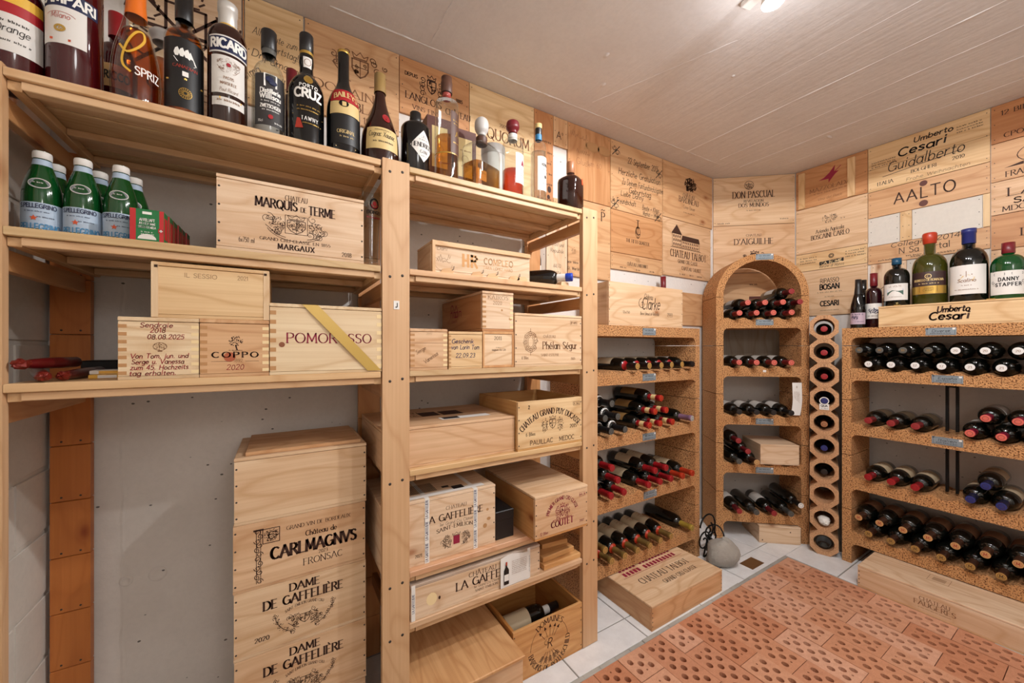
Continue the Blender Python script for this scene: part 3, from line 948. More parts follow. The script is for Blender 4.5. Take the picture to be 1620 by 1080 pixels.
t.fine(.15, .01, .06, .008, 4)
panel('back', 2.125, 2.682, 2.082, 2.432, 'case lid with a brown tree-and-house stamp in the upper corner of the back wall', TAN, 0, [('lettering', M_INK, t)])
t = T().building(-.02, .20, .30, .15, .003).text('CHATEAU TALBOT', .01, .132, .046, 'serif', .40).text('GRAND CRU CLASSE', 0, .095, .022, 'serif', .22).text('CHATEAU TALBOT', .04, .05, .024, 'serif', .22).fine(-.06, .015, .06, .012, 2).fine(.04, .015, .04, .012, 3).fine(.13, .015, .05, .012, 4)
panel('back', 2.125, 2.66, 1.70, 2.08, 'case lid printed with a long manor house and tower left of the arched rack', PINK, 0, [('lettering', M_INK, t)])
t = T()
pts = arc(-.16, .14, .13, .11, 20, -50, 10) + arc(-.16, .14, .06, .05, -50, 20, 6); t.line(pts + pts[:1], .003)
t.text('GRAND', 0, 0, .026, 'serif', circ=(-.16, .14, .098, 8, 1)).text('CRU', 0, 0, .024, 'serif', circ=(-.16, .14, .07, -5, 1)).fine(-.06, .03, .05, .012, 2)
panel('back', 2.053, 2.60, 1.375, 1.60, 'pale case lid with a fan-shaped stamp beside the arched rack', TAN, 0, [('lettering', M_INKL, t)])
panel('back', 1.654, 2.05, 1.34, 1.60, 'plain case lid hidden mostly by the box on the back rack', TAN, 0)
# --- corner wall
W5 = .545
t = T().line(arc(-.03, .285, .03, .03, 0, 360, 20), .003).blob(-.03, .28, .05, .045, 3, 70, .003).text('DON PASCUAL', 0, .195, .046, 'serif', .28).text('REVELACION', 0, .162, .018, 'serif', .13).text('DOS MUNDOS', 0, .128, .028, 'serif', .2).fine(0, .1, .09, .008, 2).fine(-.2, .012, .08, .01, 5).fine(.2, .03, .05, .01, 6)
panel('corner', .002, W5, 2.105, 2.445, 'pale case lid with a round emblem over two lines of capitals on the corner wall', PALE, 0, [('lettering', M_INK, t)])
t = T().text('CHATEAU', 0, .262, .016, 'serif', .10).text("D'AIGUILHE", 0, .205, .04, 'serif', .26).crest(0, .11, .13, .12, .004, 3)
panel('corner', .002, W5, 1.76, 2.103, 'case lid with a small crest just above the arched rack', PINK, 0, [('lettering', M_INK, t)])
t = T().rect(-.03, .1, .07, .19)
o = panel('corner', .002, W5, 1.40, 1.758, 'case lid with a dark square stamp seen inside the arch', TAN, 0, [('square_stamp', M_CARD, t)], joints=(1.56,))
T().rect(.005, .065, .07, .145).on('stamp_window', M_END, front(.0008), o); T().fine(.0, .27, .05, .012, 3).on('small_print', M_INK, front(), o)
panel('corner', .002, W5, 1.10, 1.398, 'plain grey weathered board behind the empty compartment of the arched rack', srgb(150, 140, 126), 2)
# --- right wall
o = panel('right', .004, .389, 2.185, 2.44, 'orange case lid with a red running figure stamp and two battens', ORANGE, 0)
t = T().poly([(-.03, .175), (.0, .2), (.03, .24), (.025, .2), (.05, .195), (.03, .18), (.01, .155), (-.005, .135), (-.005, .16), (-.06, .165)]).line([(.03, .2), (.06, .225)], .004)
t.on('figure_stamp', M_WINEINK, front(), o)
T().text('MAZZOLADA', 0, .095, .026, 'serif', .22).fine(0, .075, .17, .01, 2).text('Vino del Piave', -.0, .03, .018, 'hand', .13).on('lettering', M_INKL, front(), o)
for bx in (-.155, .115):
    MB().bbox(bx - .018, bx + .018, -.012, 0, 0.002, .248).build('batten', WZ, o, col=YEL)
t = T().blob(0, .21, .08, .06, 6, 110).text('Azienda Agricola', 0, .125, .024, 'serif', .15).text('BOSCAINI CARLO', 0, .085, .03, 'serif', .205).fine(.07, .19, .02, .008, 2)
panel('right', .004, .389, 1.872, 2.183, 'pale case lid with a bushy stamp over two lines of lettering on the right wall', PALE, 0, [('lettering', M_INK, t)])
t = T().poly([(-.055, .028), (.075, .036), (.075, .058), (-.055, .05)]).line(arc(.01, .082, .013, .013, 0, 360, 12), .004).line(arc(.01, .082, .007, .007, 0, 360, 12), .003).text('Barone di Monza', .01, .01, .018, 'hand', .13)
for i in range(3): t.fine(-.12, .05 + i * .018, .09, .009, i).fine(.13, .055 + i * .017, .09, .009, i + 7)
o = panel('right', .004, .388, 1.75, 1.87, 'low case board with a dark oval logo between two handwritten notes', YEL, 0, [('lettering', M_BLACKINK, t)])
T().text('CA ROME', .01, .034, .016, 'bold', .11, rot=3).on('logo_lettering', M_END, front(.0008), o)
t = T().text('RIPASSO', 0, .215, .03, 'sans', .10).text('BOSAN', 0, .172, .034, 'bold', .105).fine(0, .15, .13, .007, 2).fine(0, .12, .05, .006, 3).text('CESARI', 0, .062, .032, 'bold', .10).fine(0, .03, .1, .006, 4)
panel('right', .004, .388, 1.44, 1.748, 'case board with two blocks of small capitals above the octagonal tubes', PALE, 0, [('lettering', M_BLACKINK, t)])
t = T().text('Umberto', .035, .222, .028, 'hand', .15, wt=1.7).text('Cesari', -.01, .168, .044, 'hand', .19, wt=1.7)
t.text('Guidalberto', -.0, .095, .056, 'hand', .3, wt=.75).line([(-.17, .075), (.14, .105)], .003).text('BOLGHERI', .0, .052, .018, 'serif', .1).text('2010', .13, .06, .018, 'serif').text('ITALIA', -.16, .028, .02, 'serif', .07)
for i in range(3): t.fine(-.17, .17 - i * .014, .1, .008, i).fine(.17, .225 - i * .014, .09, .008, i + 5)
t.text('Frohe Weihnachten', .05, .012, .018, 'hand', .24)
panel('right', .39, .866, 2.18, 2.44, 'wide yellow case lid with two bold black signatures under the ceiling', YEL, 0, [('lettering', M_BLACKINK, t)], joints=(2.315,))
t = T().text('AALTO', .0, .055, .06, 'sans', .24, track=2.5)
t2 = T().poly(arc(.0, .135, .016, .016, 0, 360, 14)).poly(arc(-.0, .022, .018, .018, 0, 360, 14))
panel('right', .39, .866, 2.02, 2.178, 'wide case board with five spaced capitals and two dark knots', TAN, 0, [('lettering', M_INK, t), ('knot', M_CARD, t2)])
for (x0, x1, z0, z1, lab) in ((.391, .531, 1.848, 2.019, 'small white painted wall patch left of the upright batten'), (.583, .840, 1.848, 2.019, 'wide white painted wall patch right of the upright batten'), (.562, .864, 1.44, 1.733, 'white painted wall patch behind the large dark bottles')):
    o = panel('right', x0, x1, z0, z1, lab, srgb(222, 216, 210), 0, th=.004, push=-.007)
    o.data.materials[0] = M_WHITE; o.name = 'wall_patch'; o['category'] = 'wall patch'; o['group'] = 'white wall patches'
for i, bx in enumerate((.557, .853)):
    o = panel('right', bx - .0245 if i == 0 else .841, bx + .0245 if i == 0 else .866, 1.848, 2.019, ('left' if i == 0 else 'right') + ' upright batten crossing the white wall patch', YEL, 2)
    o.name = 'batten'; o['category'] = 'batten'; del o['group']
t = T().text('Collegial 2014', -.0, .085, .026, 'hand', .27, wt=1.1).text('N Sa Portal', .0, .04, .034, 'thin', .2, wt=.9).fine(-.03, .02, .08, .008, 1)
t.fine(-.15, .012, .08, .01, 4).fine(.05, .01, .2, .009, 5)
panel('right', .39, .866, 1.735, 1.846, 'case board with a handwritten line above the bottles on the right rack', TAN, 0, [('lettering', M_BLACKINK, t)])
t = T().line([(-.05, .12), (-.02, .15), (.02, .13), (.03, .17)], .003).text('Ca', .03, .12, .05, 'hand').frame(-.03, .02, .06, .1, .004)
panel('right', .402, .56, 1.44, 1.733, 'pale board with a small sketch behind the dark small bottles', CREAM, 2, [('sketch', M_INK, t)])
t2 = T().poly(arc(.17, .1, .03, .03, 0, 360, 14)).text('TOURS', .17, .03, .03, 'serif')
for (z0, z1, lab, colr, pr) in [
    (2.262, 2.44, 'dark reddish case lid with a crouching figure stamp in the upper right corner', DEEP, T().text('12 Blles', -.17, .135, .022, 'serif', .1).text('CPO', -.18, .02, .022, 'serif', .06).crest(.02, .09, .16, .14, .004, 6)),
    (2.067, 2.26, 'case lid with an oval vintage stamp at the right edge', TAN, T().line(arc(.0, .11, .17, .065, 0, 360, 30), .003).text('VIGNOBLES', 0, .1, .03, 'serif', .2, rise=.02).poly([(-.21, .06), (-.15, .075), (-.15, .06)]).text('FRANCE', -.15, .015, .026, 'serif', .11)),
    (1.898, 2.065, 'case lid with three lines of bold capitals at the right edge', PINK, T().text('GRAND', .02, .125, .03, 'serif', .16).text('LA FLEUR', -.02, .085, .04, 'serif', .36).text('SAINT-EMILION', -.0, .045, .026, 'bold', .36).text('MDC', -.18, .012, .024, 'serif', .07)),
    (1.722, 1.896, 'dark-grained case lid with two capitals at the right edge', ORANGE, T().text('LA TOUR', -.02, .055, .036, 'serif', .28).fine(-.05, .015, .1, .012, 3)),
    (1.44, 1.72, 'case lid with a round red stamp behind the green bottle', PINK, T().poly(arc(-.1, .18, .03, .03, 0, 360, 16)).text('CHATEAU', -.02, .1, .04, 'serif', .3))]:
    panel('right', .867, 1.37, z0, z1, lab, colr, 0, [('lettering', M_INK, pr)])

# ================================================================== THE WOODEN SHELF
SH = empty('shelf_unit', (.34, 1.38, 0), 0, 'tall open pine shelf unit of two bays along the left concrete wall', 'shelf')
SX, SY = .34, 1.38
POSTS = [(-.553, -.473), (.259, .34), (1.049, 1.129)]
SHC = srgb(226, 190, 148)
TOPS = {0: [1.788, 1.471, 1.155], 1: [1.788, 1.471, 1.155, .845, .53, .37]}


def sb_(x0, x1, y0, y1, z0, z1, name, m, col=SHC, b=.0015, parent=SH):
    cx_, cy_, cz_ = (x0 + x1) / 2, (y0 + y1) / 2, (z0 + z1) / 2
    o = MB().bbox(x0 - cx_, x1 - cx_, y0 - cy_, y1 - cy_, z0 - cz_, z1 - cz_, b).build(name, m, parent, (cx_ - SX, cy_ - SY, cz_), col)
    return o


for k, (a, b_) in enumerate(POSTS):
    p = sb_(a, b_, 1.17, 1.191, .001, 1.797, 'front_post', PZ, srgb(216, 176, 134), .002)
    zs = [q for kk in ((0,) if k == 0 else (0, 1) if k == 1 else (1,)) for q in TOPS[kk]]
    b = MB()
    for q in sorted(set(zs)):
        for fx in (-.55, .55):
            M_ = Matrix.Translation((fx * .034, -.0105, q - .03 - .899 + (.006 if fx > 0 else 0))) @ Matrix.Rotation(R(90), 4, 'X')
            b.lathe([(0, .0012), (.0038, .001), (.0045, 0)], 8, M_)
    b.build('screw_heads', M_NAIL, p, kind='stuff')
    # back post: boards set one above the other
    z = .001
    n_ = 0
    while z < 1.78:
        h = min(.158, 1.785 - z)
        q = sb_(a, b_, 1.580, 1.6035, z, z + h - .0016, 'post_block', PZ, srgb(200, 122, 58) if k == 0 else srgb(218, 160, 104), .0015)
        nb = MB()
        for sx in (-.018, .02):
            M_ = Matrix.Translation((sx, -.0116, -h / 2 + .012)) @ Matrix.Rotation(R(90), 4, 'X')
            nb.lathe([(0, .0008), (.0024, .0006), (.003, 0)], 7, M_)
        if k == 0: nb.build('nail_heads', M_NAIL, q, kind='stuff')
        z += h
t_ = sb_(.2915, .3085, 1.1688, 1.17, 1.343, 1.369, 'sticker', M_PAPER, b=.0002)
T().text('J', 0, -.007, .013, 'bold').on('sticker_letter', M_BLACKINK, front(.0009), t_)
for bay in (0, 1):
    x0, x1 = POSTS[bay][1] + .001, POSTS[bay + 1][0] - .001
    for lv, zt in enumerate(TOPS[bay]):
        planks = [(1.17, 1.272), (1.280, 1.378), (1.387, 1.482), (1.491, 1.578)]
        for i, (ya, yb) in enumerate(planks):
            sb_(x0 + (.0 if i == 0 else 0), x1 - (.004 if i == 0 else 0), ya, yb, zt - .018, zt - .0003 * i, 'shelf_plank', PX, tuple(c * rnd.uniform(.92, 1.05) for c in SHC))
        for (ya, yb) in ((1.178, 1.206), (1.37, 1.395), (1.53, 1.56)):
            sb_(x0 + .021, x1 - .021, ya, yb, zt - .036, zt - .0185, 'stiffening_batten', PX)
        for xx in (x0, x1 - .02):
            q = sb_(xx, xx + .02, 1.184, 1.579, zt - .038, zt - .0187, 'support_cleat', PY, srgb(226, 190, 144))
    for xx, pz in ((POSTS[bay][1] - .03, bay), (POSTS[bay + 1][0] + .01, bay)):
        for zt in TOPS[bay]:
            if bay == 1 and xx < .5 and zt in TOPS[0]: continue
            sb_(xx, xx + .02, 1.1915, 1.5795, zt - .085, zt - .04, 'rung', PY, srgb(212, 160, 108))

# ================================================================== WINE CRATES
NAILS = True


def crate(label, x0, x1, y0, y1, z0, z1, col=PALE, face=(), topf=(), lid=True, open_=False, nails=(3, 3), end=False, rz=0.0, name='wine_crate', group=None, origin=None, th=.011, lidcol=None, sidecol=None, basestrip=True, lidgap=0.0, nocat=False):
    """local frame: x right, y away from the viewer (front face y=0), z up"""
    w_, d_, h_ = x1 - x0, y1 - y0, z1 - z0
    if origin is None: origin = ((x0 + x1) / 2, y0, z0)
    E_ = empty(name, origin, rz, label, 'crate', group)
    hx = w_ / 2
    sc = sidecol or tuple(c * .93 for c in col)
    lt = .009
    ftop = h_ - (lt + .0012 if (lid and not open_) else 0)
    fz0 = .0085 if basestrip else .001
    f = MB().bbox(-hx + .0006, hx - .0006, 0, th, fz0, ftop, .0008).build('front_panel', WX, E_, col=col)
    MB().bbox(-hx + .0006, hx - .0006, d_ - th, d_, fz0, ftop, .0008).build('back_panel', WX, E_, col=sc)
    for s_ in (-1, 1):
        a, b_ = (-hx, -hx + th) if s_ < 0 else (hx - th, hx)
        MB().bbox(a, b_, th + .0004, d_ - th - .0004, fz0, ftop, .0008).build('side_panel', WY, E_, col=sc)
    MB().bbox(-hx, hx, .0004, d_, 0, .008, .0008).build('base_panel', WX, E_, col=sc)
    if lid and not open_:
        L_ = MB().bbox(-hx, hx, -.0006, d_, h_ - lt, h_, .0012).build('lid', WX if not end else WY, E_, (0, 0, lidgap), lidcol or col)
        for nm, m, t in topf: t.on(nm, m, top(h_, .0006), L_)
    if nails:
        nb = MB()
        for s_ in (-1, 1):
            for k in range(nails[0] + 1):
                zz = .02 + (ftop - .04) * k / max(nails[0], 1)
                M_ = Matrix.Translation((s_ * (hx - .0055), 0, zz)) @ Matrix.Rotation(R(90), 4, 'X')
                nb.lathe([(0, .0008), (.002, .0006), (.0027, 0)], 7, M_)
        nb.build('nails', M_NAIL, f, kind='stuff')
    for nm, m, t in face: t.on(nm, m, front(.0004), f)
    if end:
        for s_ in (-1, 1):
            fj = MB(); n_ = 7
            for k in range(n_):
                za = fz0 + (ftop - fz0) * (k + .18) / n_; zb = fz0 + (ftop - fz0) * (k + .62) / n_
                a, b_ = (-hx + .0004, -hx + .0145) if s_ < 0 else (hx - .0145, hx - .0004)
                fj.box(a, b_, -.0005, .002, za, zb)
            fj.build('finger_joints', M_ENDD if s_ < 0 else M_END, f, kind='stuff')
    return E_


t = T()
t.text('CHATEAU', 0, .147, .0135, 'serif', .052, wt=1.0).text('MARQUIS', -.045, .122, .0225, 'serif', .094, wt=1.7).text('DE', .017, .1215, .013, 'serif', .014).text('TERME', .062, .1185, .0225, 'serif', .066, wt=1.7)
t.crest(0, .08, .14, .075, .0011, 5, crown=True).frame(-.026, .026, .06, .108, .0012).blob(0, .083, .036, .036, 4, 70, .001)
for sg in (-1, 1):
    t.blob(sg * .045, .078, .035, .045, 6 + sg, 90, .0011)
    t.line(arc(0, .082, .07, .042, 200 if sg < 0 else 340, 270, 10), .0012)
t.text('GRAND CRU CLASSE EN 1855', 0, .036, .0075, 'serif', .165, wt=1.5).text('MARGAUX', 0, .0165, .0130, 'serif', .085, wt=2.2, track=2.6).text('6x750 ml', -.11, .024, .012, 'sans', .033, wt=1.1).text('2018', .125, .0145, .0115, 'serif', .025, wt=1.2)
crate('large pale crate with a central coat of arms beside the green water bottles', -.136, .207, 1.174, 1.45, 1.4712, 1.657, CREAM, [('lettering', M_INK, t)])
# the low crates of the third shelf, left bay
t = T().text('IL SESSIO', -.025, .098, .010, 'thin', .062, wt=.8).text('2021', .058, .1, .010, 'thin', .022, wt=.8)
E1 = crate('blank pine crate with thin pencilled capitals lying on top of the two smaller crates', -.255, -.026, 1.176, 1.50, 1.2972, 1.4265, YEL, [('pencil_lettering', M_INKL, t)], nails=None)
fr_ = MB()
for (a, b_, c_, d_) in ((-.1145, -.102, .0, .128), (.102, .1145, .0, .128)): fr_.bbox(a, b_, -.0012, .003, c_ + .001, d_, .0005)
fr_.build('edge_frame', WZ, E1, col=srgb(236, 210, 172), kind='stuff')
fr_ = MB()
for sx in (-.106, .106): fr_.box(sx - .003, sx + .003, -.0018, 0, .116, .122)
fr_.build('corner_notches', M_GAP, E1, kind='stuff')
t = T()
for s_, x_, z_, w_ in (('Sendraie', -.006, .119, .056), ('2018', -.004, .107, .026), ('08.08.2025', .010, .092, .064), ('Von Tom, jun. und', 0, .048, .10), ('Serge u. Vanessa', -.003, .035, .09), ('zum 45. Hochzeits', 0, .022, .10), ('tag erhalten.', -.012, .009, .08)):
    t.text(s_, x_, z_, .0105, 'hand', w_, wt=1.35)
t2 = T().blob(0, .0755, .022, .016, 3, 60, .0008).line(arc(0, .075, .012, .009, 0, 360, 16), .0009).rect(-.004, .004, .063, .0655)
crate('small bleached crate with red handwriting at the left of the third shelf', -.309, -.1685, 1.172, 1.45, 1.1552, 1.2968, BLEACH, [('red_handwriting', M_REDINK, t), ('seal_stamp', M_INKL, t2)], nails=None, end=True)
t = T().text('COPPO', 0, .048, .013, 'serif', .094, wt=2.4, track=3).blob(0, .088, .028, .024, 5, 70, .0012).line([(0, .078), (.003, .066)], .003).fine(0, .064, .026, .003, 2).text('1892', .005, .036, .008, 'thin').line([(-.048, .038), (-.008, .038)], .0006).line([(.02, .038), (.048, .038)], .0006)
t2 = T().text('2020', -.001, .017, .0125, 'hand', .035, wt=1.0)
t3 = T().poly(arc(-.012, .049, .012, .012, 0, 360, 16))
crate('small crate with a cherub stamp and a red knot beside the bleached crate', -.1675, -.0265, 1.172, 1.45, 1.1552, 1.2968, TAN, [('knot', plain('red_knot', srgb(176, 92, 60), .7), t3), ('lettering', M_INK, t), ('red_handwriting', M_REDINK, t2)], nails=None, end=True)
t = T().text('POMOROSSO', .004, .085, .026, 'serif', .215, wt=1.25)
t2 = T().poly(arc(-.114, .080, .007, .007, 0, 360, 14))
E1 = crate('bleached crate with wine-red capitals and a gold ribbon across its face', -.0255, .2575, 1.174, 1.52, 1.1552, 1.344, srgb(240, 220, 184), [('knot', plain('brown_knot', srgb(140, 84, 56), .7), t2), ('lettering', M_WINEINK, t)], nails=None, end=True)
rb = MB()
vs = []
for k in range(13):
    u = k / 12; xx = -.048 + .168 * u + .0; zz = .1885 - .184 * u
    y = -.003 - .003 * math.sin(PI * u)
    vs += [(xx - .019, y, zz), (xx + .019, y - .001, zz)]
rb.add(vs, [(2 * k, 2 * k + 1, 2 * k + 3, 2 * k + 2) for k in range(12)], True)
rb.add([(-.067, -.003, .1895), (-.029, -.004, .1895), (-.05, .18, .1905), (-.088, .18, .1905)], [(0, 1, 2, 3)])
rb.build('ribbon', M_RIBBON, E1)
# right bay, second shelf
t = T().text('COMPLEO', .058, .047, .021, 'sans', .118, wt=1.2, track=1.8).text('TARA LOPEZ HARO', .056, .03, .009, 'sans', .12, wt=1.2)
t2 = T().rect(-.084, -.075, .028, .073).rect(-.066, -.057, .028, .073).rect(-.075, -.066, .047, .055)
t2.rect(-.052, -.043, .028, .073).line([(-.05, .069), (-.034, .068), (-.028, .061), (-.034, .053), (-.05, .052)], .008).line([(-.04, .05), (-.028, .03)], .008)
t3 = T().text('Dani', -.155, .075, .012, 'hand', .035).scribble(-.155, .045, .06, .02, .0008, 4, 18).scribble(-.15, .035, .05, .014, .0008, 5, 14).line(arc(-.15, .03, .03, .022, 200, 360, 10), .0008)
E1 = crate('long low pale box with an open notched front edge and tan logo', .416, .798, 1.185, 1.335, 1.4712, 1.575, srgb(238, 214, 184), [('lettering', M_TANINK, t), ('logo', M_TANINK, t2), ('pencil_note', M_INKL, t3)], nails=None)
MB().bbox(-.183, .190, -.0075, -.0008, .088, .1035, .001).build('rim_strip', WX, E1, col=srgb(232, 196, 150))
MB().bbox(-.191, -.181, -.009, -.0008, .0, .1035, .001).build('rim_post', WZ, E1, col=srgb(232, 196, 150))
g_ = MB()
for cx_ in (-.14, -.03, .03, .12, .155):
    g_.prism([(cx_ - .022, .0015), (cx_ + .02, .0015), (cx_ + .026, .008), (cx_ + .012, .019), (cx_ - .014, .014)], -.0032, -.0008)
g_.build('bottle_notches', WX, E1, col=srgb(232, 196, 150), kind='stuff')
g_ = MB()
for cx_ in (-.118, -.008, .05, .142): g_.tube([(cx_ - .004, -.004, .012), (cx_ + .002, -.0045, .016), (cx_ + .003, -.0045, .026)], .0011, 5)
g_.build('bent_nails', M_NAIL, E1, kind='stuff')
# third shelf, right bay
t = T().text('2019', .0, .112, .0075, 'thin').line([(-.063, .086), (.063, .086)], .0008).text('Serge', -.025, .058, .012, 'hand', .034, rot=28, wt=1.0).text('Vanessa', .008, .034, .013, 'hand', .052, rot=34, wt=1.0)
crate('small pink crate end with slanted pencil handwriting beside the middle post', .3425, .4655, 1.173, 1.47, 1.1552, 1.2865, PINK, [('pencil_handwriting', M_INKL, t)], nails=None, end=True)
t = T().text('Geschenk', -.012, .086, .014, 'hand', .078, wt=1.3).text('von Lorin Tom', -.002, .066, .014, 'hand', .102, wt=1.3).text('22.09.23', -.002, .038, .014, 'hand', .07, wt=1.2)
E1 = crate('small crate end with large blue handwriting and a date', .4705, .593, 1.173, 1.47, 1.1552, 1.280, YEL, [('blue_handwriting', M_BLUEINK, t)], nails=None)
g_ = MB()
for k in range(9): g_.box(-.0605, -.0535, -.0006, .002, .006 + k * .0125, .012 + k * .0125)
g_.build('finger_joints', M_ENDD, E1, kind='stuff')
t = T().text('2011', -.002, .098, .0125, 'serif', .03, wt=1.1).fine(0, .07, .018, .003, 2).text('magnum Vin 1,5lt', .002, .06, .007, 'sans', .056, wt=1.0)
E1 = crate('small framed crate end with a printed year under the taller two-year-old crate', .5945, .7195, 1.173, 1.5, 1.1552, 1.2835, PALE, [('lettering', M_INK, t)], nails=None)
g_ = MB()
g_.bbox(-.0622, -.0562, -.002, .002, .001, .128, .0005).bbox(.0562, .0622, -.002, .002, .001, .128, .0005).bbox(-.056, .056, -.002, .002, .001, .009, .0005).bbox(-.056, .056, -.002, .002, .119, .128, .0005)
g_.build('edge_frame', WZ, E1, col=srgb(222, 172, 120), kind='stuff')
t = T().text('KAIROS', 0, .112, .0135, 'serif', .082, wt=1.0, track=2).text('2020', -.003, .094, .0115, 'thin', .036, wt=.9)
t2 = T().poly(arc(.015, .075, .004, .004, 0, 360, 8)).poly(arc(.05, .045, .007, .005, 0, 360, 8))
E1 = crate('tall crate end with capitals and a year standing on the small framed crate', .5935, .7185, 1.173, 1.555, 1.2840, 1.423, CREAM, [('lettering', M_INKL, t), ('knot', M_ENDD, t2)], nails=None, end=True, sidecol=ORANGE)
t = T()
for k, a in enumerate((-.085, -.055, -.03, .0)): t.line([(a + .1, .05), (a + .1, .07), (a + .118, .07), (a + .118, .05)], .004)
t.line([(.055, .05), (.055, .075), (.07, .095), (.085, .075), (.085, .05), (.055, .05)], .004).line(arc(.03, .085, .012, .014, -60, 240, 10), .004).text('TENUTA', .05, .028, .010, 'serif', .06)
sp = [c for c in E1.children if c.name.startswith('side_panel')][0]
t.on('side_stamp', M_WINEINK, lambda u, v: (-.0629, .30 - u, v + .012), sp)
t = T()
t.text('CHÂTEAU', -.003, .108, .0105, 'serif', .058, wt=1.1).text('Phélan Ségur', .050, .066, .027, 'serif', .17, wt=1.35).text('SAINT-ESTEPHE', .0, .038, .009, 'serif', .086, wt=1.2).text('6 Blles', -.115, .028, .011, 'sans', .03, wt=1.0).text('2015', .115, .022, .009, 'serif', .022).text('BP MPB', .118, .165, .009, 'sans', .03).frame(.1, .136, .161, .178, .0007)
for k in range(4):
    t.line(arc(-.09, .092, .03 - k * .006, .038 - k * .006, 30 * k, 30 * k + 330, 22), .0016)
for a in range(8):
    t.curl(-.09 + .024 * math.cos(R(a * 45)), .092 + .03 * math.sin(R(a * 45)), .010, a * 45, 1.1, .0013)
t.line([(-.09, .13), (-.09, .142)], .0016).line([(-.09, .054), (-.09, .042)], .0016)
crate('large pale crate with an interlaced monogram at the right end of the third shelf', .7255, 1.045, 1.174, 1.45, 1.1552, 1.353, PALE, [('lettering', M_INKL, t)])
# fourth shelf
t = T().text('CHATEAU', -.12, .22, .03, 'serif', .13).text('LA TOUR', -.12, .17, .02, 'serif', .1).scribble(.1, .2, .1, .02, .001, 3, 12)
t2 = T().rect(-.06, .01, .155, .235).rect(.02, .1, .15, .23)
t3 = T().rect(-.02, .17, .06, .105)
t4 = T().rect(-.01, .05, .068, .10)
E1 = crate('long low closed crate with a white sticker on its lid on the fourth shelf', .262, .736, 1.1925, 1.53, .8452, .975, PINK, (), [('lid_lettering', M_INKL, t), ('lid_stamp', M_INK, t2), ('sticker', M_PAPER, t3)], nails=None)
L_ = [c for c in E1.children if c.name.startswith('lid')][0]
t4.on('sticker_print', M_BLACKINK, top(.130, .0012), L_)
t = T()
t.text('CHATEAU GRAND PUY DUCASSE', 0, 0, .021, 'serif', .30, wt=1.6, circ=(0, -.055, .182, 90, 1))
t.crest(.005, .088, .10, .075, .0013, 7, scroll=False).blob(-.032, .085, .03, .055, 2, 100, .0014).blob(.042, .085, .03, .055, 3, 100, .0014)
t.text('6 Blles', -.098, .052, .012, 'sans', .042, wt=1.2).text('2015', .108, .062, .0135, 'serif', .034, wt=1.5).text('PAUILLAC', -.047, .0165, .0165, 'sans', .106, wt=1.25).text('MEDOC', .075, .0165, .0165, 'sans', .076, wt=1.25).text('2', -.105, .153, .012, 'bold').frame(.108, .142, .150, .163, .0012).fine(.125, .153, .026, .007, 2)
E1 = crate('open crate with arched brown lettering and two lions on the fourth shelf', .7385, 1.047, 1.174, 1.49, .8452, 1.026, YEL, [('lettering', M_INK, t)], open_=True, sidecol=srgb(216, 172, 112))
# fifth shelf
t = T().text('CHATEAU', .005, .157, .0115, 'serif', .074, wt=1.0).text('LA GAFFELIÈRE', .0, .124, .0215, 'serif', .21, wt=1.6).text('1er Grand Cru Classe', .005, .107, .010, 'hand', .12, wt=.8).text('SAINT-EMILION', .0, .086, .012, 'serif', .13, wt=1.5, rise=.006)
t2 = T().crest(.005, .052, .10, .055, .0011, 9, shield=False).blob(-.028, .05, .03, .045, 4, 110, .001).blob(.04, .05, .03, .045, 5, 110, .001)
t3 = T().rect(-.006, .017, .036, .064)
t.text('2021', -.125, .026, .010, 'serif', .022)
E1 = crate('tall strapped crate with a red shield on the fifth shelf beside the middle post', .262, .655, 1.1925, 1.48, .5302, .738, CREAM, (), nails=(3, 3))
f_ = [c for c in E1.children if c.name.startswith('front_panel')][0]
for nm, m, q in (('lettering', M_INK, t), ('crest', M_INK, t2), ('red_shield', M_WINEINK, t3)): q.on(nm, m, front(.0004, .042), f_)
t4 = T().poly(arc(.155, .07, .008, .008, 0, 360, 12)).poly(arc(.165, .125, .005, .005, 0, 360, 10)).poly(arc(.17, .092, .008, .006, 0, 360, 10)); t4.on('knots', M_ENDD, front(.0004, 0), f_)
for sx in (-.055, .118):
    o = MB().bbox(sx - .0075, sx + .0075, -.0012, -.0006, 0, .2075, .0002).bbox(sx - .0075, sx + .0075, -.0012, .287, .208, .2088, .0002).build('white_strap', M_PAPER, E1, kind='stuff')
    q = T()
    for k in range(3): q.text('LA GAFFELIERE', sx + .003, .035 + k * .07, .0085, 'serif', .06, wt=1.3, rot=90)
    q.on('strap_lettering', M_BLUEINK, front(.0016), o)
q = T()
for k in range(20): q.rect(-.10 + k * .005, -.098 + k * .005, .05, .13)
q.rect(.05, .09, .03, .06).rect(.02, .045, .06, .075)
L_ = [c for c in E1.children if c.name.startswith('lid')][0]
T().rect(-.14, .16, .012, .04).on('address_sticker', M_PAPER, top(.2078, .0012), L_)
q.on('barcode', M_BLACKINK, top(.2078, .0018), L_)
bx_ = MB().bbox(-.0375, .0375, 0, .2, 0, .1, .002).build('black_gift_box', M_BLACK, None, (.698, 1.2, .5302)); tag(bx_, 'matte black box between the two crates on the fifth shelf', 'box')
MB().bbox(-.0382, .0382, -.0007, .2, .066, .1012, .002).build('box_lid', M_BLACK, bx_)
t = T().text('PREMIER GRAND CRU CLASSE', 0, 0, .013, 'serif', .17, wt=1.7, circ=(0, .062, .066, 90, 1)).text('COUTET', 0, .032, .022, 'serif', .105, wt=1.9).crest(0, .085, .07, .075, .0014, 12, scroll=False).blob(-.02, .082, .026, .05, 4, 110, .0014).blob(.022, .082, .026, .05, 5, 110, .0014).line([(-.045, .058), (.045, .058)], .002)
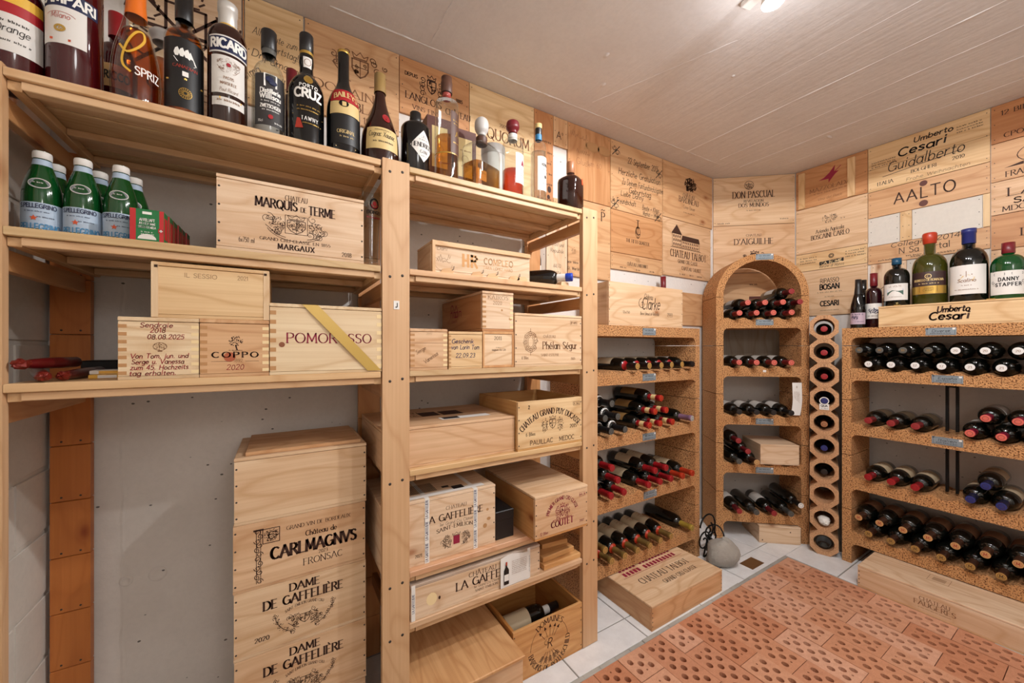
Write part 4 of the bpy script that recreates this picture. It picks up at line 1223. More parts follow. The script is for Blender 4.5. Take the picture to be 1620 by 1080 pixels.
t2 = T().text('12 Blles', -.085, .016, .010, 'sans', .036, wt=1.2).text('2002', .095, .024, .009, 'serif', .024).fine(.097, .125, .024, .008, 3).frame(.083, .111, .122, .136, .0008)
crate('crate with a lion crest sticking out at the right end of the fifth shelf', .776, 1.026, 1.118, 1.505, .5302, .690, PINK, [('lettering', M_WINEINK, t), ('small_print', M_WINEINK, t2)], lidcol=PALE, sidecol=srgb(214, 160, 100))
# sixth shelf
t = T().text('CHÂTEAU', .005, .077, .0145, 'serif', .105, wt=1.3).text('LA GAFFEL', -.0, .046, .026, 'serif', .188, wt=1.7).text('1er Grand Cru Classe', .02, .034, .009, 'hand', .10, wt=.8).text('SAINT-EMILION', .02, .021, .0075, 'serif', .088, wt=1.4)
t2 = T().poly(arc(-.178, .05, .018, .02, 0, 360, 16)); t3 = T().poly(arc(-.152, .046, .004, .006, 0, 360, 8))
E1 = crate('flat strapped crate with paper leaflets stuck on its front on the sixth shelf', .345, .838, 1.176, 1.48, .3702, .4815, CREAM, [('lettering', M_INK, t), ('pale_knot', M_END, t2), ('knot', M_INK, t3)], nails=(2, 2), lidcol=srgb(206, 190, 176))
for sx in (-.238, .196):
    o = MB().bbox(sx - .006, sx + .006, -.0012, -.0006, 0, .1115, .0002).build('white_strap', M_PAPER, E1)
    T().text('LA GAFFELIERE', sx + .003, .055, .007, 'serif', .06, wt=1.3, rot=90).on('strap_lettering', M_BLUEINK, front(.0016), o)
pp = MB(); vs = []
for k in range(9):
    u = k / 8; y = -.004 - .012 * (1 - u) ** 2 * .3 - .01 * max(0, u - .8)
    vs += [(.072 + .122 * u, y, .002), (.072 + .122 * u, y, .108 + .006 * math.sin(u * 5))]
pp.add(vs, [(2 * k, 2 * k + 2, 2 * k + 3, 2 * k + 1) for k in range(8)], True)
lf = pp.build('leaflet', M_PAPER, E1)
T().poly([(.085, .012), (.105, .012), (.105, .062), (.101, .07), (.098, .074), (.098, .092), (.092, .092), (.092, .074), (.089, .07), (.085, .062)]).on('bottle_picture', M_BLACK, front(.0095), lf)
T().rect(.0858, .1042, .025, .048).on('picture_label', M_PAPER, front(.0099), lf)
T().rect(.0918, .0982, .08, .092).on('picture_capsule', F['orange'], front(.0099), lf)
q = T()
for k in range(8): q.fine(.15, .04 + k * .0065, .062, .003, k)
q.on('small_print', M_INKL, front(.0078), lf)
# loose crate boards at the right end of the sixth shelf
for i, (x0, x1, y0, z, a) in enumerate([(.862, 1.045, 1.18, .3702, 0), (.868, 1.03, 1.20, .3905, 3), (.90, 1.02, 1.24, .4110, -6), (.874, 1.04, 1.29, .4315, 2)]):
    hw = (x1 - x0) / 2
    o = MB().bbox(-hw, hw, 0, .10, 0, .0195, .0015).build('wooden_slat', WX, None, (x0 + hw, y0, z), srgb(226, 176, 116)); o.rotation_euler = (0, 0, R(a))
    tag(o, ['lowest', 'second', 'third', 'topmost'][i] + ' of the loose crate boards piled right of the flat crate', 'board', 'loose boards on the sixth shelf')
# bottom
E1 = crate('low crate with its loose wide lid pushed forward beside the open crate', .345, .708, 1.092, 1.47, .0005, .168, PINK, (), lid=False, nails=None)
lp = MB().bbox(-.184, .1835, -.012, .34, 0, .011, .0025).build('loose_lid', WY, E1, (0, .0, .1695), srgb(226, 178, 126))
b = MB()
for cx_, ww in ((.06, .02), (.11, .012), (.15, .022)): b.prism([(cx_ - ww, 0), (cx_ + ww, 0), (cx_ + ww * .4, .005), (cx_ - ww * .6, .006)], -.0022, .002)
b.build('torn_edge', M_GAP, E1, loc=(0, 0, .163), kind='stuff')
t = T().text('DOMAINES', 0, 0, .020, 'serif', .12, wt=1.4, circ=(0, .09, .082, 88, 1)).text('BARONS DE ROTHSCHILD', 0, 0, .020, 'serif', .30, wt=1.4, circ=(0, .09, .098, 275, -1))
t.line(arc(0, .09, .088, .088, 128, 180, 10), .0013).line(arc(0, .09, .088, .088, 48, 5, 10), .0013)
t.text('R', 0, .077, .034, 'hand', wt=1.0).curl(-.014, .098, .012, 90, 1, .0016)
for a in (-44, -20, 2, 24, 42):
    ca, sa = math.sin(R(a)), math.cos(R(a))
    p1 = (ca * .032, .098 + sa * .022); p2 = (ca * .066, .098 + sa * .062)
    t.seg(p1, p2, .0016); nx, ny = -sa, ca
    t.poly([(p2[0] + ca * .006, p2[1] + sa * .006), (p2[0] - ca * .008 + sa * .006, p2[1] - sa * .008 - ca * .006), (p2[0] - ca * .008 - sa * .006, p2[1] - sa * .008 + ca * .006)])
    q1 = (ca * .03 * .8, .072 - sa * .012); q2 = (ca * .062, .072 - sa * .048)
    t.seg(q1, q2, .0016)
    for k in range(4):
        f = .45 + k * .16; px, py = q1[0] + (q2[0] - q1[0]) * f, q1[1] + (q2[1] - q1[1]) * f
        for sg in (-1, 1): t.seg((px, py), (px + ca * .007 + sg * sa * .007, py - sa * .007 + sg * ca * .007), .0022)
E1 = crate('open crate with a round arrow emblem holding bottles on the tiles', .7175, 1.046, 1.172, 1.50, .0005, .1915, srgb(222, 172, 112), [('emblem', M_INK, t)], open_=True, nails=(3, 3), sidecol=srgb(206, 150, 84))
# stack of crates under the left bay
t0 = T()
t1 = T().text('GRAND VIN DE BORDEAUX', .04, .147, .0105, 'serif', .17, wt=1.1).text('Château de', .045, .118, .015, 'serif', .083, wt=1.35).text('CARLMAGNVS', .03, .073, .032, 'serif', .225, wt=2.1).text('2023', .05, .058, .010, 'serif', .024, wt=1.2).text('FRONSAC', .05, .033, .019, 'serif', .105, wt=1.0)
t1.frame(-.102, -.062, .122, .162, .002).blob(-.082, .142, .034, .034, 6, 130, .0012).text('C', -.082, .132, .02, 'serif')
for k in range(12): t1.curl(-.112 + .003 * (-1) ** k, .02 + k * .0125, .008, k * 60, 1.2, .0018)
t1.line([(-.117, .015), (-.117, .165)], .0014).line([(-.107, .015), (-.107, .165)], .0014).rect(-.124, -.1, .160, .165)


def dame(sd):
    t = T().text('DAME', .0, .153, .021, 'serif', .078, wt=1.9).text('DE GAFFELIÈRE', .0, .119, .024, 'serif', .205, wt=1.9).text('SAINT-EMILION GRAND CRU', .0, .094, .008, 'serif', .1, wt=1.0, rise=.012)
    t.crest(0, .066, .085, .055, .0011, sd, crown=False).blob(-.022, .066, .026, .035, sd, 90, .0011).blob(.022, .066, .026, .035, sd + 1, 90, .0011)
    for sg in (-1, 1):
        t.line(arc(0, .1, .075, .07, 270 + sg * 20, 270 + sg * 85, 10), .0014)
        for a in (25, 40, 55, 70, 82):
            t.blob(sg * .075 * math.sin(R(a)), .1 - .07 * math.cos(R(a)), .016, .018, a, 26, .0013)
    return t.text('2020', -.105, .036, .012, 'serif', .034, wt=1.7)


zz = .0005
labs = ['lowest crate of the floor stack, mostly below the picture edge', 'crate with a double curved crest, second from the bottom of the floor stack', 'crate with a double curved crest directly under the illuminated-initial crate of the floor stack',
        'crate with an ornate initial and column, second from the top of the floor stack', 'blank topmost crate of the floor stack']
for i, tt in enumerate([dame(3), dame(5), dame(5), t1, t0]):
    h = .1845
    dx = (-.001, .001, .0, -.0015, .001)[i]
    E1 = crate(labs[i], -.110 + dx, .230 + dx, 1.27, 1.545, zz, zz + h, (PINK, PINK, PALE, PINK, PALE)[i], [('lettering', M_INK, tt)], name='wine_crate', group='crates stacked on the floor', lid=(i == 4), nails=(3, 3))
    zz += h + .0006
MB().bbox(-.145, .155, .015, .26, .0, .010, .001).build('sliding_lid', WX, E1, loc=(0, 0, .1850), col=TAN)

# ================================================================== CLAY WINE RACKS
SLAB = [.115, .425, .733, 1.04]         # undersides of the shelves
SEAM = [.304, .612, .926, 1.235]


def qarc(cx_, cz_, r, a0, a1, n=5):
    return [(cx_ + r * math.cos(R(a0 + (a1 - a0) * i / n)), cz_ + r * math.sin(R(a0 + (a1 - a0) * i / n))) for i in range(n + 1)]


def rack_block(W, D, zlo, zhi, zb, troughs, t=.042, th=.052, tr=.05, rc=.03, topflat=False):
    p = [(0, zlo), (t, zlo), (t, zb - rc)] + qarc(t + rc, zb - rc, rc, 180, 90)[1:] + qarc(W - t - rc, zb - rc, rc, 90, 0) + [(W - t, zlo), (W, zlo)]
    if topflat:
        p += [(W, zhi), (0, zhi)]
    else:
        p += [(W, zhi), (W - t, zhi)]
        zt = zb + th
        up = []
        n = 90
        for i in range(n + 1):
            x = W - t - (W - 2 * t) * i / n
            q = min([abs(x - c) for c in troughs] or [9])
            up.append((x, zt + min(.014, q * q / (2 * tr) * 1.0)))
        p += up + [(t, zhi), (0, zhi)]
    b = MB().prism(p, 0, D)
    return b


def plate(E_, xc, zc_, txt, lines=1):
    o = MB().bbox(-.051, .051, -.0022, -.0004, -.0185, .0185, .0006).build('name_plate', M_PLATE, E_, (xc, 0, zc_))
    t = T().frame(-.046, .046, -.0145, .0145, .001)
    if txt: t.text(txt, 0, -.002, .012, 'hand', .06, wt=1.4)
    else: t.fine(0, .002, .06, .008, 3)
    t.fine(0, -.0115, .07, .007, 4)
    t.rect(-.049, -.042, .0115, .017)
    t.on('plate_print', M_PLATED, front(.0024), o)
    q = T().rect(.038, .0475, .008, .0165)
    q.on('plate_number_card', M_PAPER, front(.0026), o)
    return o


# ---- rack on the back wall
RB = empty('clay_wine_rack', (1.22, 1.335, 0), 0, 'orange clay wine rack of five stacked shelf blocks between the wooden shelf and the corner', 'wine rack')
TB = [.128 + .0905 * k for k in range(8)]
RD = .28


def make_rack(E_, W, troughs, plates):
    zl = [0] + SEAM
    for k in range(4):
        rack_block(W, RD, zl[k] + (.0018 if k else .0005), SEAM[k] - .0018, SLAB[k], troughs).build('rack_block', M_PUM, E_)
    rack_block(W, RD, SEAM[3] + .0018, 1.335, 1.281, [], topflat=True).build('rack_block', M_PUM, E_)
    for xc, zc_, s_ in plates: plate(E_, xc, zc_, s_)


make_rack(RB, .882, TB, [(.437, 1.308, ''), (.437, 1.069, ''), (.437, .757, ''), (.445, .452, '')])
# ---- rack on the right wall
RR = empty('clay_wine_rack', (2.767, .884, 0), R(-90), 'orange clay wine rack of five stacked shelf blocks along the right wall', 'wine rack')
TR = [.124 + .0895 * k for k in range(8)]
make_rack(RR, .882, TR, [(.384, 1.304, 'Diverse'), (.405, 1.071, 'España'), (.405, .768, 'Italien')])
# ---- arched rack in the corner
AO = (2.389, 1.4045)
AW, AD = .542, .25
RA = empty('arched_wine_rack', (AO[0], AO[1], 0), CA, 'tall narrow clay wine rack with a round arch on top in the corner', 'wine rack')
TA = [.112 + .0985 * k for k in range(4)]
SLA = SLAB + [1.347]; SEA = SEAM + [1.548]
zl = [0] + SEA
for k in range(5):
    rack_block(AW, AD, zl[k] + (.0018 if k else .0005), SEA[k] - .0018, SLA[k], TA if k != 4 else TA, t=.044).build('rack_block', M_PUM, RA)
ro, ri = AW / 2, AW / 2 - .044
po = [(AW / 2 + ro * math.cos(R(a)), 1.5488 + ro * math.sin(R(a))) for a in range(0, 181, 6)]
pi_ = [(AW / 2 + ri * math.cos(R(a)), 1.5488 + (ri + .0) * math.sin(R(a))) for a in range(0, 181, 6)]
b = MB(); n = len(po)
vs = [(x, 0, z) for x, z in po] + [(x, 0, z) for x, z in pi_] + [(x, AD, z) for x, z in po] + [(x, AD, z) for x, z in pi_]
fs = []
for i in range(n - 1):
    fs += [(i, i + 1, n + i + 1, n + i), (2 * n + i + 1, 2 * n + i, 3 * n + i, 3 * n + i + 1), (i, 2 * n + i, 2 * n + i + 1, i + 1), (n + i + 1, 3 * n + i + 1, 3 * n + i, n + i)]
fs += [(0, n, 3 * n, 2 * n), (n - 1, 3 * n - 1, 4 * n - 1, 2 * n - 1)]
b.add(vs, fs); b.build('arch_block', M_PUM, RA)
for zc_, s_ in ((1.797, ''), (1.383, ''), (.757, ''), (.449, '')):
    plate(RA, .286, zc_, s_)
MB().bbox(-.009, .009, -.002, -.0003, -.007, .007, .0005).build('number_card', M_PAPER, RA, (.286, 0, 1.075))

# ================================================================== LYING WINE BOTTLES
LYM = Matrix.Rotation(R(90), 4, 'X')     # bottle axis towards the viewer
BLEN = .305


def bprof(r, L_=BLEN, rn=.0145, hs=.175, hn=.225):
    p = [(0, .012), (r * .55, .006), (r * .86, 0), (r * .97, .003), (r, .009), (r, hs)]
    for i in range(1, 9):
        a = PI / 2 * i / 8
        p.append((rn + (r - rn) * math.cos(a) ** .9 if i < 8 else rn, hs + (hn - hs) * math.sin(a) ** 1.0))
    p += [(rn * .97, L_ - .022), (rn * 1.0, L_ - .02)]
    return p


def radius_at(prof, z):
    best = prof[-1][0]
    for (r0, z0), (r1, z1) in zip(prof, prof[1:]):
        if z1 > z0 and z0 <= z <= z1: return r0 + (r1 - r0) * (z - z0) / (z1 - z0)
    return best


def patch(prof, z0, z1, a0, a1, off=.0005, nz=3, na=14, M=None):
    """sheet wrapped on a lathe surface; angle 0 faces -y, positive to +x"""
    b = MB(); vs = []
    for j in range(nz + 1):
        z = z0 + (z1 - z0) * j / nz; r = radius_at(prof, z) + off
        for i in range(na + 1):
            a = R(a0 + (a1 - a0) * i / na); vs.append((r * math.sin(a), -r * math.cos(a), z))
    if M is not None: vs = [tuple(M @ Vector(p)) for p in vs]
    fs = [(j * (na + 1) + i, j * (na + 1) + i + 1, (j + 1) * (na + 1) + i + 1, (j + 1) * (na + 1) + i) for j in range(nz) for i in range(na)]
    return b.add(vs, fs, True)


def wrap(prof, ac=0.0, zc_=0.0, off=.001, M=None):
    def fn(u, v):
        z = zc_ + v; r = radius_at(prof, z) + off; a = R(ac) + u / r
        p = (r * math.sin(a), -r * math.cos(a), z)
        return tuple(M @ Vector(p)) if M is not None else p
    return fn


# kind: capsule pieces (start, end, foil), end disc foil, label paper, glass, words
KIND = {
    'black_red': ([(.222, .245, 'red'), (.245, 1, 'black')], 'gold', 'cream', 'red-banded black capsule'),
    'black_white': ([(.215, .222, 'white'), (.222, .288, 'black'), (.288, .296, 'white'), (.296, 1, 'black')], 'grey', None, 'white-ringed black capsule'),
    'red_gold': ([(.225, .247, 'red'), (.247, .275, 'cream'), (.275, 1, 'red')], 'orange', 'gold', 'cream-banded red capsule'),
    'mauve': ([(.225, 1, 'mauve')], 'silver', None, 'mauve capsule'),
    'red': ([(.228, 1, 'red')], 'red', 'cream', 'red capsule'),
    'orange': ([(.228, 1, 'orange')], 'orange', 'cream', 'orange-red capsule'),
    'olive': ([(.222, .232, 'orange'), (.232, 1, 'olive')], 'gold', 'cream', 'olive-gold capsule'),
    'goldy': ([(.228, 1, 'goldy')], 'goldy', None, 'yellow-gold capsule'),
    'pink': ([(.228, 1, 'pink')], 'salmon', 'white', 'dusty red capsule'),
    'blackcap': ([(.228, 1, 'black')], 'black', 'white', 'black capsule'),
    'grey': ([(.228, 1, 'grey')], 'grey', None, 'grey capsule'),
    'dred': ([(.228, 1, 'dred')], 'pink', 'white', 'dark red capsule'),
    'brown': ([(.228, 1, 'brown')], 'tanend', None, 'brown capsule'),
    'blackring': ([(.228, 1, 'black')], 'white', None, 'white-ended black capsule'),
    'goldtop': ([(.228, 1, 'black')], 'grey', None, 'gold disc marked 18'),
    'white17': ([(.228, 1, 'black')], 'white', None, 'white disc marked 17'),
    'white20': ([(.228, 1, 'black')], 'white', None, 'white disc marked 20'),
    'white21': ([(.228, 1, 'black')], 'white', None, 'white disc marked 21'),
    'magenta': ([(.228, 1, 'magenta')], 'salmon', 'white', 'magenta capsule'),
    'redpaper': ([(.228, 1, 'red')], 'red', 'cream', 'red capsule, cream label'),
    'redbrown': ([(.228, 1, 'pink')], 'pink', 'brown', 'dusty red capsule, dark label'),
    'blue': ([(.228, 1, 'navy')], 'blue', 'cream', 'dark blue capsule'),
    'bronze': ([(.228, 1, 'brown')], 'tanend', 'tan', 'bronze capsule'),
    'bronzelow': ([(.228, 1, 'brown')], 'gold', None, 'gold-ended bronze capsule'),
    'copper': ([(.228, 1, 'copper')], 'copper', None, 'copper capsule'),
}
LABM = {'cream': plain('bottle_label_cream', srgb(196, 176, 144), .7), 'gold': plain('bottle_label_gold', srgb(150, 112, 62), .5), 'white': plain('bottle_label_white', srgb(206, 200, 192), .7),
        'brown': plain('bottle_label_brown', srgb(96, 78, 56), .6), 'tan': plain('bottle_label_tan', srgb(150, 108, 78), .6)}
CACHE = {}


def kind_meshes(kind, r):
    key = (kind, r)
    if key in CACHE: return CACHE[key]
    caps, endm, lab, words = KIND[kind]
    pr = bprof(r); out = []
    out.append(('glass_body', MB().lathe(pr, 22, LYM).mesh('glass_body', M_DGLASS), []))
    endfoil = F[endm]
    rn = .0157
    last = len(caps) - 1
    for i, (z0, z1, fm) in enumerate(caps):
        if z1 == 1:
            p = [(rn - .0002, z0), (rn, BLEN - .02), (rn + .0012, BLEN - .019), (rn + .0012, BLEN - .002), (rn + .0002, BLEN)]
        else: p = [(rn, z0), (rn, z1)]
        if i == 0: p = [(radius_at(pr, z0) + .0006, z0)] + [(max(rn, radius_at(pr, z0 + .006) + .0005), z0 + .006)] + p[1:]
        out.append(('capsule' if i == last else 'capsule_band', MB().lathe(p, 16, LYM).mesh('capsule', F[fm]), []))
    d = MB().lathe([(rn + .0002, BLEN), (rn - .003, BLEN + .0006), (0, BLEN + .0002)], 16, LYM).mesh('capsule_end', endfoil)
    sub = []
    num = {'white17': '17', 'white20': '20', 'white21': '21', 'goldtop': '18'}.get(kind)
    t = T()
    if num: t.text(num, 0, -.0045, .0095, 'serif', .013, wt=1.3)
    elif kind in ('bronze', 'bronzelow'): t.line(arc(0, 0, .011, .011, 0, 360, 14), .001).line([(-.005, -.006), (-.004, .006), (.0, -.003), (.004, .006), (.005, -.006)], .002)
    else: t.line(arc(0, 0, .009, .009, 0, 360, 12), .0012)
    bb = MB()
    for q in t.q:
        k = len(bb.v); bb.v += [(p[0], -BLEN - .0012, p[1]) for p in q]; bb.f.append(list(range(k, k + len(q)))); bb.sm.append(False)
    sub.append(('end_print', bb.mesh('end_print', F['gold'] if kind == 'goldtop' else M_INKL if num else {'bronze': F['red']}.get(kind, F['dred'] if endm in ('red', 'salmon', 'orange', 'pink') else M_INK))))
    out.append(('capsule_end', d, sub))
    if lab:
        lm = patch(pr, .055, .155, 100, 260, .0006, 2, 14, LYM).mesh('paper_label', LABM[lab])
        t = T()
        if kind in ('olive', 'red', 'redpaper', 'orange', 'bronze', 'magenta', 'blue', 'pink', 'red_gold'):
            t.blob(0, .115, .035, .022, 3, 40, .0012).text('CHATEAU', 0, .085, .008, 'serif', .04).fine(0, .07, .035, .004, 3).line([(-.05, .06), (.05, .06)], .001).line([(-.05, .15), (.05, .15)], .001)
        sub = []
        if t.q:
            bb = MB(); fn = wrap(pr, 180, 0, .0012, LYM)
            for q in t.q:
                k = len(bb.v); bb.v += [fn(-p[0], p[1]) for p in q]; bb.f.append(list(range(k, k + len(q)))); bb.sm.append(False)
            sub.append(('label_print', bb.mesh('label_print', M_INKL)))
        out.append(('paper_label', lm, sub))
    CACHE[key] = out
    return out


ORD = ['first', 'second', 'third', 'fourth', 'fifth', 'sixth', 'seventh', 'eighth', 'ninth', 'tenth']


def lay(E_loc, rz, x, z, kind, r, label, group, ybase=.270, yaw=0.0):
    c, s = math.cos(rz), math.sin(rz)
    o = empty('wine_bottle', (E_loc[0] + c * x - s * ybase, E_loc[1] + s * x + c * ybase, z), rz + R(yaw), label, 'bottle', group)
    for nm, me, sub in kind_meshes(kind, r):
        p = link(nm, me, o)
        for sn, sm in sub: link(sn, sm, p, kind='stuff')
    return o


SHN = ['bottom', 'third', 'second', 'top']


def row(rk, loc, rz, lv, layer, items, r, z, ybase=.270, comp=None):
    if layer == 'upper' and rk == 'right': z += .0015
    """items: (x, kind); left to right"""
    shelf = comp or ['bottom', 'third', 'second', 'top'][lv]
    for i, (x, kind) in enumerate(sorted(items)):
        w_ = KIND[kind][3]
        lay(loc, rz, x, z, kind, r, f'{ORD[i]} bottle from left, {layer} layer, {shelf} shelf, {rk} rack, {w_}'.replace('only layer, ', ''), f'bottles in the {rk} rack', ybase + rnd.uniform(-.004, .004), 0 if rk == 'right' else rnd.uniform(-.3, .3))


RBL = (1.22, 1.335)
zc = [SLAB[k] + .052 + .0395 for k in range(4)]
rr_ = .039
row('back', RBL, 0, 3, 'only', [(.309, 'black_red'), (TB[3], 'black_red'), (TB[4], 'black_red'), (TB[5], 'black_red'), (TB[6], 'black_red'), (TB[7], 'blackcap')], rr_, zc[3])
row('back', RBL, 0, 2, 'lower', [(TB[0], 'black_white'), (TB[1], 'black_white'), (TB[3], 'red_gold'), (TB[4], 'red_gold'), (TB[5], 'red_gold'), (TB[7], 'mauve')], rr_, zc[2])
row('back', RBL, 0, 2, 'middle', [(.083, 'black_white'), (.174, 'black_white'), (.445, 'red_gold'), (.536, 'red_gold')], rr_, zc[2] + .0668)
row('back', RBL, 0, 2, 'upper', [(.1285, 'black_white'), (.49, 'red_gold')], rr_, zc[2] + .1336)
row('back', RBL, 0, 1, 'lower', [(TB[0], 'red'), (TB[1], 'red'), (TB[3], 'red'), (TB[4], 'red'), (TB[5], 'red'), (TB[6], 'orange'), (TB[7], 'orange')], rr_, zc[1])
row('back', RBL, 0, 1, 'middle', [(.174, 'red'), (.445, 'red'), (.536, 'red')], rr_, zc[1] + .0668)
row('back', RBL, 0, 1, 'upper', [(.129, 'red')], rr_, zc[1] + .1336)
row('back', RBL, 0, 0, 'lower', [(TB[k], 'olive') for k in range(6)] + [(TB[7], 'goldy')], rr_, zc[0])
row('back', RBL, 0, 0, 'upper', [(.083, 'olive')], rr_, zc[0] + .0668)
# a white tag lying over the left bottles of the third shelf
b = MB(); vs = []
for k in range(8):
    a = R(-58 + 100 * k / 7); rr = .0425
    for yy in (.045, .12): vs.append((rr * math.sin(a), yy, rr * math.cos(a)))
b.add(vs, [(2 * k, 2 * k + 2, 2 * k + 3, 2 * k + 1) for k in range(7)], True)
o = b.build('paper_tag', M_PAPER, None, (1.22 + .128, 1.335, zc[1] + .0)); tag(o, 'white paper tag lying across the left red-capped bottles of the back rack', 'tag')
T().rect(-.006, .006, .05, .062).on('tag_mark', M_WINEINK, lambda u, v: (u - .0, .045 + v * .6, .0432), o)

ALO = AO
ZA = [SLA[k] + .052 + .0395 for k in range(5)]
row('arched', ALO, CA, 4, 'lower', [(x, 'pink') for x in TA], rr_, ZA[4], .238, 'topmost')
row('arched', ALO, CA, 4, 'middle', [(.1612, 'pink'), (.2598, 'pink'), (.3583, 'pink'), (.4545, 'dred')], rr_, ZA[4] + .0635, .238, 'topmost')
row('arched', ALO, CA, 4, 'upper', [(.4065, 'dred')], rr_, ZA[4] + .1285, .238, 'topmost')
row('arched', ALO, CA, 3, 'only', [(x, 'pink') for x in TA], rr_, ZA[3], .238, 'second')
row('arched', ALO, CA, 2, 'only', [(x, 'blackcap') for x in TA], rr_, ZA[2], .238, 'middle')
row('arched', ALO, CA, 1, 'lower', [(TA[0], 'grey'), (TA[1], 'brown')], rr_, ZA[1], .238, 'fourth')
row('arched', ALO, CA, 1, 'middle', [(.1612, 'dred')], rr_, ZA[1] + .064, .238, 'fourth')
row('arched', ALO, CA, 1, 'upper', [(.108, 'dred')], rr_, ZA[1] + .128, .238, 'fourth')
row('arched', ALO, CA, 0, 'only', [(TA[0], 'dred'), (TA[1], 'grey'), (TA[2], 'dred'), (TA[3], 'grey')], rr_, ZA[0], .238, 'lowest')
lay(ALO, CA, .452, ZA[0] + .0625, 'blackring', .036, 'tilted bottle with white end ring, far right of the lowest arched rack shelf', 'bottles in the arched rack', .225, 0)

RRL = (2.767, .884); RZ = R(-90)
rb_ = .0418
zr = [SLAB[k] + .052 + .0425 for k in range(4)]
row('right', RRL, RZ, 3, 'lower', [(TR[k], 'white17') for k in range(4)] + [(TR[4], 'white21'), (TR[5], 'white21'), (TR[6], 'white21')], rb_, zr[3])
row('right', RRL, RZ, 3, 'upper', [((TR[0] - .0396) if k == 0 else TR[k - 1] + .0448, 'goldtop' if k < 4 else 'white20') for k in range(7)], rb_, zr[3] + .0745)
row('right', RRL, RZ, 2, 'lower', [(TR[0], 'redbrown'), (TR[1], 'redbrown'), (TR[2], 'redbrown'), (TR[4], 'magenta'), (TR[5], 'magenta'), (TR[6], 'magenta')], rb_, zr[2])
row('right', RRL, RZ, 2, 'upper', [(TR[4] + .0448, 'magenta'), (TR[5] + .0448, 'magenta')], rb_, zr[2] + .0745)
row('right', RRL, RZ, 1, 'lower', [(TR[0], 'redpaper'), (TR[1], 'redpaper'), (TR[2], 'redpaper'), (TR[4], 'blue'), (TR[5], 'blue')], rb_, zr[1])
row('right', RRL, RZ, 1, 'upper', [(TR[4] + .0448, 'blue')], rb_, zr[1] + .0745)
row('right', RRL, RZ, 0, 'lower', [(TR[k], 'bronzelow') for k in range(7)], rb_, zr[0])
row('right', RRL, RZ, 0, 'upper', [((TR[0] - .0396) if k == 0 else TR[k - 1] + .0448, 'bronze') for k in range(8)], rb_, zr[0] + .0745)
# black metal dividers
for lv, nm in ((2, 'second'), (1, 'third')):
    b = MB(); x0 = .384; zb = SLAB[lv] + .069; h = .222
    yb = .115
    E_ = None
    for (ya, xx) in ((yb, x0), (yb, x0 + .034)):
        b.bbox(xx - .005, xx + .005, ya, ya + .018, 0, h, .0008)
    b.bbox(x0 - .005, x0 + .039, yb, yb + .018, h, h + .009, .0008)
    o = b.build('metal_divider', M_IRON, None, (2.767, .884, zb), rz=RZ)
    tag(o, f'black metal divider standing between the bottles on the {nm} shelf of the right rack', 'divider', 'metal dividers')

# paper and crates of the arched rack
b = MB(); vs = []
for k in range(12):
    u = k / 11
    x = .489 - .016 * max(0, u - .45) ** 1.5 * 2.4; y = -.006 - .012 * u
    z = .21 * (1 - u) if u < .8 else .042 * (1 - (u - .8) * 4)
    vs += [(x - .046 + .0 * u, y, z), (x + .009, y + .003, z + .0)]
b.add(vs, [(2 * k, 2 * k + 1, 2 * k + 3, 2 * k + 2) for k in range(11)], True)
o = b.build('curled_paper', M_PAPER, None, (ALO[0], ALO[1], SLA[2] + .062), rz=CA); tag(o, 'curled printed sheet of paper leaning in the arched rack', 'paper')
q = T()
for k in range(12): q.fine(0, .0 + k * .006, .035, .003, k)
q.blob(0, .10, .012, .014, 3, 30, .001)
q.on('paper_print', M_INKL, lambda u, v: (.466 + u * .9, -.011 - .0, .085 + v), o)
cl, sl = math.cos(CA), math.sin(CA)


def acr(x, y): return (ALO[0] + cl * x - sl * y, ALO[1] + sl * x + cl * y)


px_, py_ = acr(.364, -.02)
crate('small plain pale crate lying inside the fourth compartment of the arched rack', -.111, .111, 0, .25, 0, .125, CREAM, (), nails=None, rz=CA, origin=(px_, py_, SLA[1] + .0675))
t = T().poly(arc(.06, .075, .004, .004, 0, 360, 8)).poly(arc(-.1, .018, .004, .004, 0, 360, 8))
px_, py_ = acr(.365, -.02)
crate('small plain pale crate on the tiles under the arched rack', -.119, .119, 0, .24, 0, .108, CREAM, [('knots', M_INK, t)], nails=None, rz=CA, origin=(px_, py_, .0005))
# crate on top of the back rack
t = T().text('Château', -.0, .145, .030, 'hand', .07, wt=1.0).text('Clarke', .02, .094, .062, 'hand', .145, wt=.9).curl(-.05, .12, .03, 100, 1.1, .003).text('Baron Edmond de Rothschild', .01, .062, .016, 'hand', .15, wt=1.1).text('12x750', -.17, .065, .012, 'serif', .05).text('2001', .18, .065, .013, 'serif', .04).frame(.158, .202, .06, .08, .001)
crate('large pale crate with script lettering standing on the back rack', 1.388, 1.977, 1.36, 1.505, 1.3355, 1.556, PALE, [('lettering', M_INK, t)], nails=(3, 3), lid=False, open_=True)
